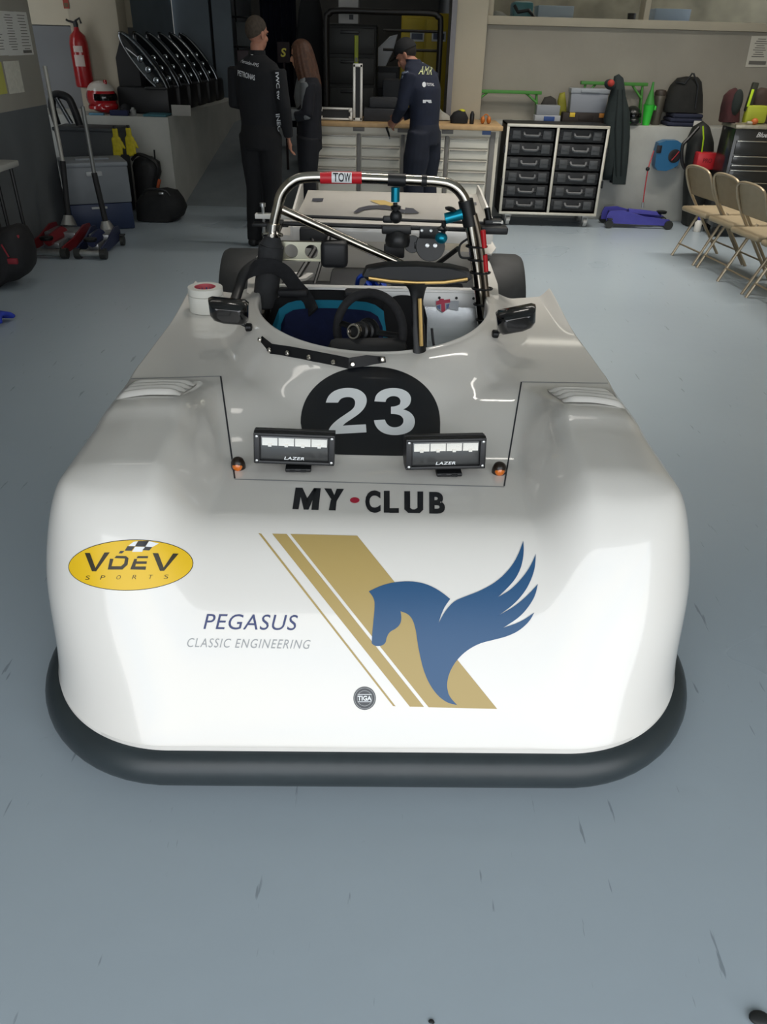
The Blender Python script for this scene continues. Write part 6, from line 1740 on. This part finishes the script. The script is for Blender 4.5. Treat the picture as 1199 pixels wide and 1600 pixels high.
o = thing('wrench_rack', 'bundle of bright wrenches hanging left of the tool chest', 'wrenches', (at_y(1137, 220, 8.62).x + 0.03, 8.64, 0.0))
mb = MB(); mb.box((0, 0.03, 0.45), (0.05, 0.04, 0.90), 0.004); mb.obj('rack_post', mat('rack_dark', '#2a2a28', 0.6), o)
for k in range(3):
    mb = MB(); x = -0.02 + 0.02 * k; mb.tube([(x, -0.005, 0.86 - 0.03 * k), (x - 0.006, -0.006, 0.68 - 0.03 * k)], 0.007, 6); mb.box((x, -0.005, 0.875 - 0.03 * k), (0.022, 0.01, 0.03), 0.003); mb.obj('wrench', CHROME, o)
CT = tz1 + 0.005
o = lump('red_jacket', 'crumpled dark red and black jacket heaped at the left end of the tool chest top', 'jacket', [(1133, 187), (1136, 166), (1141, 148), (1149, 141), (1156, 138), (1160, 150), (1161, 170), (1161, 187)], 8.12, 0.2, mat('jacket_maroon', '#3d1a1c', 0.85, noise=0.4, nscale=8, bump=0.4, bscale=14), CT)
mb = MB(); mb.ell(w_to(o, at_y(1152, 160, 8.13)), (0.05, 0.04, 0.11)); mb.obj('dark_lining', mat('lining_dark', '#1f2624', 0.9), o)
o = thing('hi_vis_drill', 'yellow green battery drill standing on the black tool chest', 'drill', (at_y(1179, 175, 8.10).x, 8.14, CT))
hz = at_y(1170, 128, 8.08).z - CT
mb = MB(); mb.box((0.03, 0, 0.08), (0.20, 0.09, 0.15), 0.02); mb.obj('drill_body', mat('drill_lime', '#9aa32e', 0.55), o)
mb = MB(); mb.box((-0.045, 0, hz * 0.64), (0.055, 0.05, hz * 0.70), 0.01, rot=(0, 0.08, 0)); mb.obj('drill_grip', mat('drill_dark', '#2a2c22', 0.6), o)
mb = MB(); mb.box((-0.062, -0.028, hz * 0.62), (0.025, 0.01, hz * 0.42), 0.004, rot=(0, 0.08, 0)); mb.obj('lime_stripe', mat('drill_stripe', '#b7d62a', 0.5), o)
o = lump('brown_glove', 'brown leather glove lying over the drill at the right photo edge', 'glove', [(1180, 172), (1181, 150), (1184, 141), (1194, 137), (1206, 138), (1214, 150), (1214, 172)], 8.22, 0.12, mat('leather_brown', '#3c2e26', 0.7, noise=0.2, nscale=12), CT)
mb = MB(); mb.cyl((0, 0, 0.007), (0.12, 0.01, 0.014), 0.006, n=8); o = mb.obj('screwdriver', CHROME); o.location = (at_y(1150, 186, 8.03).x, 8.015, CT + 0.001); tag(o, 'screwdriver with bright shaft lying on the front of the tool chest', 'screwdriver')
mb = MB(); mb.cyl((0.11, 0.009, 0.0145), (0.16, 0.013, 0.0145), 0.0135, n=10); mb.obj('handle', mat('driver_pale', '#a9a391', 0.5), o)
mb = MB(); mb.ell((0, 0, 0.028), (0.032, 0.028, 0.028)); o = mb.obj('orange_knob', mat('knob_orange', '#b5602c', 0.45)); o.location = (at_y(1182, 184, 8.02).x, 8.03, CT); tag(o, 'small round orange knob on the front edge of the tool chest', 'knob')
# bottle under the first chair
bp3 = at_z(1089, 362, 0.0)
o = thing('spray_bottle', 'small white bottle with blue cap on the floor under the farthest folding chair', 'bottle', (bp3.x, bp3.y, 0))
mb = MB(); mb.lathe([(0.034, 0), (0.036, 0.006), (0.036, 0.09), (0.02, 0.11), (0.016, 0.12)], (0, 0, 0), 20); mb.obj('bottle_body', WHITEP, o)
mb = MB(); mb.lathe([(0.019, 0.115), (0.020, 0.14), (0.016, 0.145)], (0, 0, 0), 16); mb.obj('cap', mat('cap_blue', '#35389a', 0.5), o)
# things behind the internal window
for lab, nm, cat_, x0, x1, y0, Y, c in (('white carton behind the left pane of the internal window', 'carton', 'box', 842, 898, 9, 9.9, '#a9b3bb'), ('white carton behind the right pane of the internal window', 'carton', 'box', 1026, 1082, 14, 9.9, '#a3b2c4'), ('small grey cup behind the left pane of the internal window', 'cup', 'cup', 983, 997, 6, 9.8, '#3a3835')):
    a, b = at_y(x0, 10, Y), at_y(x1, 10, Y)
    z1 = at_y((x0 + x1) / 2, y0, Y).z
    mb = MB()
    if nm == 'cup':
        mb.lathe([(0.035, 0), (0.04, 0.004), (0.045, 0.12), (0.04, 0.12), (0.034, 0.01)], (0, 0, 0), 18)
    else:
        mb.box((0, 0.15, max(0.06, z1 - 1.79) / 2), (b.x - a.x, 0.3, max(0.06, z1 - 1.79)), 0.005)
    o = mb.obj(nm, mat('up_' + c, c, 0.6)); o.location = ((a.x + b.x) / 2, Y, 1.791); tag(o, lab, cat_)
a = at_y(812, 5, 9.8)
o = thing('desk_machine', 'teal desk machine behind the left end of the internal window', 'machine', (a.x + 0.05, 9.8, 1.791))
mb = MB(); mb.box((0, 0.15, 0.10), (0.22, 0.26, 0.20), 0.03); mb.obj('machine_body', mat('machine_teal', '#3f6f72', 0.4), o)
mb = MB(); mb.tube([(-0.10, 0.0, 0.16), (-0.06, -0.03, 0.10), (0.05, -0.03, 0.12), (0.14, 0.0, 0.05)], 0.018, 8); mb.obj('machine_hose', BLACK, o)
o = lump('white_sheet', 'crumpled white sheet behind the left end of the internal window', 'sheet', [(768, 34), (768, 22), (776, 16), (786, 18), (795, 24), (796, 34)], 9.75, 0.15, mat('sheet_white', '#9c9a92', 0.8, bump=0.4, bscale=20), 1.791)
# rubber crumbs on the floor in front
for lab, x, y, s in (('black scrap of tyre rubber on the floor at the lower right photo corner', 1186, 1594, 0.022), ('tiny black scrap of rubber on the floor at the bottom photo edge', 674, 1597, 0.006)):
    p = at_z(x, y, 0.0)
    mb = MB(); mb.ell((0, 0, s * 0.3), (s, s * 0.7, s * 0.32)); mb.ell((s * 0.5, -s * 0.3, s * 0.25), (s * 0.6, s * 0.5, s * 0.26)); o = fuse(mb, 'rubber_scrap', RUBBER, None, s * 0.12, 2); o.location = (p.x, p.y, 0.001); tag(o, lab, 'rubber scrap')

# ------------------------------------------------------------------ people
SKIN = mat('skin', '#a5745f', 0.55, noise=0.06, nscale=30)
SKIN2 = mat('skin_pale', '#b08066', 0.55)
def loft(mb, rings, n=24):
    R = []
    for cx, cy, z, rx, ry in rings:
        R.append([mb.bm.verts.new((cx + rx * math.cos(2 * PI * k / n), cy + ry * math.sin(2 * PI * k / n), z)) for k in range(n)])
    for A, B in zip(R, R[1:]):
        for k in range(n):
            mb.bm.faces.new((A[k], A[(k + 1) % n], B[(k + 1) % n], B[k]))
    mb.bm.faces.new(R[0][::-1]); mb.bm.faces.new(R[-1])
def hand(mb, wrist, d, side, curl=0.5, s=1.0):
    """palm and five fingers: d runs along the hand, side points to the thumb"""
    d = Vector(d).normalized(); sd = Vector(side); sd = (sd - d * sd.dot(d)).normalized(); nrm = d.cross(sd)
    w = Vector(wrist)
    mb.tube([w, w + d * 0.03 * s, w + d * 0.085 * s], [0.024 * s, 0.034 * s, 0.036 * s], 10, sx=0.45, up=sd)
    for k, (off, L) in enumerate(((0.027, 0.068), (0.009, 0.078), (-0.009, 0.072), (-0.026, 0.056))):
        b = w + d * 0.082 * s + sd * off * s
        p1 = b + (d * math.cos(curl * 0.6) + nrm * math.sin(curl * 0.6)) * L * 0.45 * s
        p2 = p1 + (d * math.cos(curl * 1.4) + nrm * math.sin(curl * 1.4)) * L * 0.32 * s
        p3 = p2 + (d * math.cos(curl * 2.0) + nrm * math.sin(curl * 2.0)) * L * 0.25 * s
        mb.tube([b - d * 0.02, b, p1, p2, p3], [0.009 * s, 0.0088 * s, 0.0084 * s, 0.0078 * s, 0.006 * s], 8)
    b = w + d * 0.025 * s + sd * 0.026 * s
    p1 = b + (d * 0.55 + sd * 0.75 + nrm * 0.2).normalized() * 0.034 * s
    p2 = p1 + (d * 0.9 + sd * 0.25 + nrm * 0.35).normalized() * 0.03 * s
    p3 = p2 + (d * 0.95 + nrm * 0.4).normalized() * 0.022 * s
    mb.tube([b - sd * 0.012, b, p1, p2, p3], [0.013 * s, 0.0125 * s, 0.0105 * s, 0.0095 * s, 0.007 * s], 8)
def add_head(mb, HM):
    def E(c, r, rot=None):
        M = HM @ Matrix.Translation(c)
        g = bmesh.ops.create_uvsphere(mb.bm, u_segments=20, v_segments=14, radius=1)
        R = Euler(rot).to_matrix().to_4x4() if rot else Matrix.Identity(4)
        bmesh.ops.transform(mb.bm, matrix=M @ R @ Matrix.Diagonal((r[0], r[1], r[2], 1)), verts=g['verts'])
    E((0, -0.008, 0.03), (0.074, 0.094, 0.092)); E((0, 0.022, -0.045), (0.058, 0.068, 0.075)); E((0, 0.062, -0.088), (0.024, 0.02, 0.02))
    E((0, 0.09, -0.022), (0.013, 0.018, 0.026), (0.35, 0, 0)); E((0, 0.098, -0.035), (0.016, 0.014, 0.011))
    E((0, 0.078, -0.062), (0.024, 0.014, 0.008)); E((0, 0.077, -0.071), (0.021, 0.013, 0.007))
    for s in (-1, 1):
        E((s * 0.031, 0.072, 0.022), (0.024, 0.016, 0.009)); E((s * 0.074, -0.006, -0.012), (0.010, 0.020, 0.032), (0.15, 0, s * 0.3)); E((s * 0.042, 0.055, -0.03), (0.022, 0.02, 0.022))
def person(label, loc, rz, skin, shirt_m, trouser_m, shoe_m, torso, legs, arms, neck, HM, hands, sc=1.0, lw=1.0):
    """arms: (shoulder, elbow, wrist); legs: (hip, knee, ankle); all local, facing +y"""
    mb = MB()
    loft(mb, [(c[0], c[1], c[2], c[3] * 0.86, c[4] * 0.86) for c in torso])
    for h, k, a in legs:
        mb.tube([h, k, a], [0.07, 0.05, 0.036], 12)
    for s, e, w_ in arms:
        mb.tube([s, e, w_], [0.046, 0.038, 0.026], 12)
    mb.tube([neck[0], neck[1]], [0.056, 0.052], 14)
    add_head(mb, HM)
    for hnd in hands:
        hand(mb, *hnd)
    body = fuse(mb, 'person', skin, None, 0.0058, 3)
    body.location = loc; body.rotation_euler = (0, 0, rz); body.scale = (sc, sc, sc)
    tag(body, label, 'person')
    eyes = MB()
    for s in (-1, 1):
        eyes.ell(HM @ Vector((s * 0.031, 0.079, 0.006)), (0.011, 0.008, 0.006))
    eyes.obj('eyes', mat('eye_dark', '#2a2220', 0.3), body)
    mb = MB()
    loft(mb, torso)
    for s, e, w_ in arms:
        s, e, w_ = Vector(s), Vector(e), Vector(w_)
        mb.tube([s, s.lerp(e, 0.5), e, e.lerp(w_, 0.5), e.lerp(w_, 0.97)], [0.070, 0.062, 0.056, 0.050, 0.042], 14)
    sh = fuse(mb, 'shirt', shirt_m, body, 0.011, 5)
    mb = MB()
    loft(mb, [(torso[0][0], torso[0][1], torso[0][2] + 0.10, torso[0][3] * 0.97, torso[0][4] * 0.95), (torso[0][0], torso[0][1] - 0.01, torso[0][2] + 0.01, torso[0][3] * 1.02, torso[0][4] * 1.08), (torso[0][0], torso[0][1] - 0.015, torso[0][2] - 0.10, torso[0][3] * 0.98, torso[0][4] * 1.08)])
    for h, k, a in legs:
        h, k, a = Vector(h), Vector(k), Vector(a)
        mb.tube([h + Vector((0, 0, 0.03)), h.lerp(k, 0.5), k, k.lerp(a, 0.5), a + Vector((0, 0, 0.0)), a + Vector((0, 0, -0.04))], [0.105, 0.096 * lw, 0.078 * lw, 0.075 * lw, 0.066 * lw, 0.068 * lw], 16)
    tr = fuse(mb, 'trousers', trouser_m, body, 0.011, 5)
    for h, k, a in legs:
        a = Vector(a)
        mb = MB(); mb.box((a.x, a.y + 0.055, 0.035), (0.085, 0.26, 0.07), 0.03, seg=3); mb.ell((a.x, a.y, 0.07), (0.045, 0.06, 0.055))
        fuse(mb, 'shoe', shoe_m, body, 0.008, 3)
    return body, sh, tr
def hair_cap(HM, m, body, grow=1.0, name='hair', front=(0.075, 0.066), back=(-0.085, -0.070)):
    mb = MB(); mb.ell((0, -0.010, 0.030), (0.0785 * grow, 0.098 * grow, 0.0975 * grow), u=32, v=24)
    dy, dz_ = back[0] - front[0], back[1] - front[1]
    bmesh.ops.bisect_plane(mb.bm, geom=mb.bm.verts[:] + mb.bm.edges[:] + mb.bm.faces[:], plane_co=(0, front[0], front[1]), plane_no=Vector((0, dz_, -dy)).normalized(), clear_inner=True)
    bmesh.ops.transform(mb.bm, matrix=HM, verts=mb.bm.verts)
    es = [e for e in mb.bm.edges if e.is_boundary]
    bmesh.ops.edgeloop_fill(mb.bm, edges=es)
    return mb.obj(name, m, body)
def T(x, y, z):
    return Vector((x, y, z))
# --- first person: black team uniform, back to us
HM1 = Matrix.Translation((0.0, 0.03, 1.625)) @ Euler((-0.08, 0, -0.35)).to_matrix().to_4x4()
tor1 = [(0, 0, 0.90, 0.168, 0.118), (0, 0.0, 1.0, 0.166, 0.116), (0, 0.0, 1.12, 0.176, 0.120), (0, 0.0, 1.26, 0.196, 0.128), (0, -0.004, 1.36, 0.20, 0.120), (0, 0.0, 1.425, 0.175, 0.098), (0, 0.008, 1.462, 0.105, 0.078), (0, 0.012, 1.49, 0.066, 0.062)]
P1, S1, T1 = person('person with short dark hair in a black team uniform standing with back turned', (-1.125, 7.12, 0), -0.30, SKIN,
    mat('uniform_black', '#0f1116', 0.85, noise=0.15, nscale=14, bump=0.25, bscale=16), mat('trousers_black', '#0d0e12', 0.85, noise=0.15, nscale=14, bump=0.25, bscale=14), mat('shoe_black', '#0c0c0e', 0.5),
    tor1, [(T(0.085, -0.01, 0.88), T(0.082, 0.01, 0.48), T(0.075, -0.02, 0.09)), (T(-0.085, -0.01, 0.88), T(-0.09, 0.02, 0.48), T(-0.10, -0.03, 0.09))],
    [(T(0.185, -0.01, 1.385), T(0.235, -0.02, 1.12), T(0.225, 0.07, 0.89)), (T(-0.185, -0.01, 1.385), T(-0.235, 0.02, 1.13), T(-0.12, 0.20, 1.10))],
    (T(0, 0.012, 1.44), T(0, 0.022, 1.56)), HM1, [(T(0.225, 0.07, 0.885), (0.0, 0.25, -1), (-0.5, 0.8, 0.1), 0.5), (T(-0.115, 0.205, 1.10), (0.9, 0.4, 0.1), (0, 0.1, 1), 0.6)])
hair_cap(HM1, mat('hair_dark_brown', '#3f362d', 0.8, noise=0.3, nscale=60), P1, 0.985, 'hair', (0.07, 0.075), (-0.085, -0.045))
mb = MB(); loft(mb, [(0, 0.012, 1.470, 0.074, 0.070), (0, 0.016, 1.515, 0.066, 0.064)]); mb.obj('collar', mat('uniform_black', '#0f1116'), P1)
bpy.context.view_layer.update()
WH = mat('print_white', '#c9ccd0', 0.6)
sticker_world('uniform_badge', [], [[(394 + 2.6 * math.cos(i * PI / 6), 83.5 + 2.6 * math.sin(i * PI / 6)) for i in range(12)]], WH, S1, P1, 0.006)
sticker_world('uniform_lettering', [text_tris('Mercedes-AMG', [(376, 97.5), (404, 105), (405, 99.5), (377, 92)], 0, 0.2)], [], WH, S1, P1, 0.006)
sticker_world('uniform_lettering', [text_tris('PETRONAS', [(371.5, 118), (398.5, 126), (398.5, 117.5), (371.5, 109)], 0.02)], [], WH, S1, P1, 0.006)
def vtext(s, x0, y0, x1, y1, hw):
    """lettering running down a sleeve from (x0, y0) to (x1, y1)"""
    d = Vector((x1 - x0, y1 - y0)).normalized(); n = Vector((-d.y, d.x)) * hw
    return text_tris(s, [(x0 + n.x, y0 + n.y), (x1 + n.x, y1 + n.y), (x1 - n.x, y1 - n.y), (x0 - n.x, y0 - n.y)], 0.02)
sticker_world('sleeve_lettering', [vtext('INEOS', 434, 178, 438.5, 212, 3.2)], [], WH, S1, P1, 0.006)
sticker_world('sleeve_lettering', [vtext('IWC tw', 433, 113, 436, 156, 2.6)], [], WH, S1, P1, 0.006)
# --- second person: long brown hair, dark jacket over a pale grey top
HM2 = Matrix.Translation((0.0, 0.045, 1.475)) @ Euler((-0.12, 0, -0.15)).to_matrix().to_4x4() @ Matrix.Scale(0.94, 4)
tor2 = [(0, 0, 0.82, 0.150, 0.108), (0, 0, 0.92, 0.140, 0.100), (0, 0.0, 1.02, 0.128, 0.094), (0, 0.01, 1.15, 0.150, 0.112), (0, 0.0, 1.24, 0.158, 0.104), (0, 0.0, 1.30, 0.130, 0.086), (0, 0.01, 1.335, 0.08, 0.064), (0, 0.015, 1.36, 0.052, 0.05)]
P2, S2, T2 = person('person with long brown hair in a dark jacket over a pale grey top', (-0.80, 7.86, 0), 1.75, SKIN2,
    mat('top_pale_grey', '#6d7072', 0.85, noise=0.1, nscale=20, bump=0.2, bscale=20), mat('leggings_navy', '#0e1018', 0.8, noise=0.1, nscale=20), mat('shoe_black', '#0c0c0e'),
    tor2, [(T(0.075, 0, 0.80), T(0.07, 0.01, 0.44), T(0.06, -0.03, 0.09)), (T(-0.075, 0, 0.80), T(-0.07, 0.02, 0.44), T(-0.06, 0.0, 0.09))],
    [(T(0.150, 0.0, 1.27), T(0.19, 0.03, 1.02), T(0.10, 0.21, 1.00)), (T(-0.150, 0.0, 1.27), T(-0.18, 0.03, 1.02), T(-0.08, 0.22, 1.01))],
    (T(0, 0.015, 1.31), T(0, 0.03, 1.42)), HM2, [(T(0.10, 0.215, 1.0), (-0.6, 0.7, 0.1), (0, 0.2, 1), 0.5, 0.9), (T(-0.08, 0.225, 1.01), (0.5, 0.8, 0.1), (0, 0.2, 1), 0.5, 0.9)])
mb = MB()
mb.ell((0, -0.012, 0.032), (0.088, 0.104, 0.102)); bmesh.ops.bisect_plane(mb.bm, geom=mb.bm.verts[:] + mb.bm.edges[:] + mb.bm.faces[:], plane_co=(0, 0.07, 0.06), plane_no=Vector((0, -0.62, 0.78)).normalized(), clear_inner=True)
bmesh.ops.edgeloop_fill(mb.bm, edges=[e for e in mb.bm.edges if e.is_boundary])
for k in range(13):
    a = -2.35 + 4.7 * k / 12 - PI / 2
    x, y = 0.078 * math.cos(a), 0.086 * math.sin(a) - 0.012
    ln = 0.40 + 0.05 * math.sin(k * 2.3)
    mb.tube([(x * 0.75, y * 0.75, 0.09), (x, y, 0.02), (x * 1.15, y * 1.12 - 0.01, -0.10), (x * 1.3, y * 1.1 - 0.03, -0.25), (x * 1.25, y * 0.9 - 0.035, -ln)], [0.02, 0.026, 0.027, 0.024, 0.010], 8)
bmesh.ops.transform(mb.bm, matrix=HM2, verts=mb.bm.verts)
fuse(mb, 'hair', mat('hair_brown', '#4a2f20', 0.6, noise=0.35, nscale=50), P2, 0.008, 3)
mb = MB()
loft(mb, [(0, -0.012, 0.80, 0.168, 0.118), (0, -0.014, 0.95, 0.160, 0.112), (0, -0.016, 1.10, 0.164, 0.118), (0, -0.02, 1.24, 0.172, 0.112), (0, -0.02, 1.31, 0.135, 0.088)])
for s in (-1, 1):
    mb.tube([(s * 0.152, -0.005, 1.27), (s * 0.186, 0.022, 1.03), (s * 0.15, 0.12, 1.0)], [0.068, 0.058, 0.052], 12)
bmesh.ops.bisect_plane(mb.bm, geom=mb.bm.verts[:] + mb.bm.edges[:] + mb.bm.faces[:], plane_co=(0, 0.085, 1.0), plane_no=(0, 1, 0), clear_outer=False)
fuse(mb, 'jacket', mat('jacket_navy_dark', '#0f111a', 0.85, noise=0.15, nscale=16, bump=0.2, bscale=18), P2, 0.011, 4)
# --- third person: navy uniform, cap, head bent over the workbench
HM3 = Matrix.Translation((0.0, 0.215, 1.50)) @ Euler((-0.62, 0, 0.25)).to_matrix().to_4x4()
tor3 = [(0, 0, 0.90, 0.168, 0.120), (0, -0.005, 1.0, 0.166, 0.120), (0, 0.0, 1.12, 0.178, 0.126), (0, 0.018, 1.25, 0.198, 0.134), (0, 0.05, 1.345, 0.20, 0.124), (0, 0.082, 1.41, 0.17, 0.102), (0, 0.115, 1.44, 0.10, 0.078), (0, 0.14, 1.458, 0.065, 0.06)]
P3, S3, T3 = person('person in a navy team uniform and black cap bending over the workbench', (0.27, 7.77, 0), 1.0, SKIN,
    mat('uniform_navy', '#141b2e', 0.85, noise=0.12, nscale=14, bump=0.25, bscale=16), mat('trousers_navy', '#121827', 0.85, noise=0.15, nscale=14, bump=0.25, bscale=14), mat('shoe_black', '#0c0c0e'),
    tor3, [(T(0.095, -0.01, 0.88), T(0.125, 0.02, 0.48), T(0.14, -0.02, 0.09)), (T(-0.095, -0.01, 0.88), T(-0.115, 0.02, 0.48), T(-0.115, -0.02, 0.09))],
    [(T(0.185, 0.06, 1.37), T(0.23, 0.11, 1.11), T(0.075, 0.285, 1.0)), (T(-0.185, 0.06, 1.37), T(-0.225, 0.10, 1.11), T(-0.06, 0.275, 0.985))],
    (T(0, 0.115, 1.415), T(0.0, 0.19, 1.465)), HM3, [(T(0.07, 0.29, 1.0), (-0.45, 0.6, -0.45), (0.1, 0.4, 1), 0.55), (T(-0.055, 0.28, 0.985), (0.35, 0.6, -0.6), (0.1, 0.4, 1), 0.6)], 1.0, 1.25)
hair_cap(HM3, mat('hair_black_short', '#1d1916', 0.8, noise=0.3, nscale=60), P3, 1.0, 'hair', (0.05, 0.05), (-0.085, -0.075))
cp = hair_cap(HM3, mat('cap_black', '#141518'), P3, 1.07, 'cap', (0.09, 0.042), (-0.09, 0.012))
mb = MB(); rows = []
for j in range(5):
    r = 0.08 + 0.075 * j / 4
    rows.append([(0.062 * math.sin(a) * (1 + 0.25 * j / 4), 0.035 + r * math.cos(a) * 0.98 - 0.02, 0.052 - 0.012 * j / 4 - 0.012 * math.sin(a) ** 2) for a in [-1.25 + 2.5 * i / 14 for i in range(15)]])
mb.sheet(rows, 0.004); bmesh.ops.transform(mb.bm, matrix=HM3, verts=mb.bm.verts); mb.obj('cap_peak', mat('cap_black', '#141518'), P3)
mb = MB(); loft(mb, [(0, 0.122, 1.432, 0.080, 0.074), (0, 0.150, 1.470, 0.068, 0.066)]); mb.obj('collar', mat('uniform_navy', '#141b2e'), P3)
bpy.context.view_layer.update()
sticker_world('uniform_lettering', [text_tris('AMR', [(654, 116), (675, 117), (676, 104), (657, 103)], 0.0, 0.2)], [], mat('print_lime', '#c9cf9a', 0.6), S3, P3, 0.012)
sticker_world('uniform_lettering', [text_tris('TOTAL', [(666.5, 134), (679, 134.5), (679, 130), (666.5, 129.5)], 0.02)], [], WH, S3, P3, 0.006)
sticker_world('uniform_lettering', [text_tris('ASTON MARTIN', [(660, 98.5), (675, 99), (675, 96.5), (660, 96)], 0.02)], [], WH, S3, P3, 0.006)
sticker_world('uniform_badge', [], [[(659, 89), (671, 89.5), (668, 91), (666, 93.5), (663, 93.5), (661.5, 91)]], WH, S3, P3, 0.006)
sticker_world('uniform_badge', [], [[(663 + 3 * math.cos(i * PI / 6), 132 + 4.2 * math.sin(i * PI / 6)) for i in range(12)]], WH, S3, P3, 0.006)
sticker_world('uniform_badge', [], [[(661, 156), (674, 156), (675, 161), (661, 161)]], WH, S3, P3, 0.006)
sticker_world('sleeve_marks', [text_tris('cognizant', [(627, 117), (639, 114), (638, 110), (626, 113)], 0.02), text_tris('SAP', [(624.5, 125), (631, 121), (630, 117.5), (623.5, 121.5)], 0.02)], [[(628, 106), (632, 102), (639, 100.5), (639, 101.8), (633, 103.5), (629.5, 107)]], mat('print_bluegrey', '#8b97a9', 0.6), S3, P3, 0.006)
hp3 = P3.matrix_basis @ Vector((0.01, 0.415, 0.91))
mb = MB(); mb.tube([(0, 0, 0), (0.02, 0.0, -0.05), (0.03, 0.01, -0.085)], [0.012, 0.010, 0.006], 8); o = mb.obj('hand_tool', DARKMET); o.location = hp3; tag(o, 'small dark hand tool held by the navy uniformed person', 'tool')
mb = MB(); mb.cyl((0.028, 0.008, -0.08), (0.034, 0.012, -0.10), 0.008, n=8); mb.obj('tool_tip', STEEL, o)
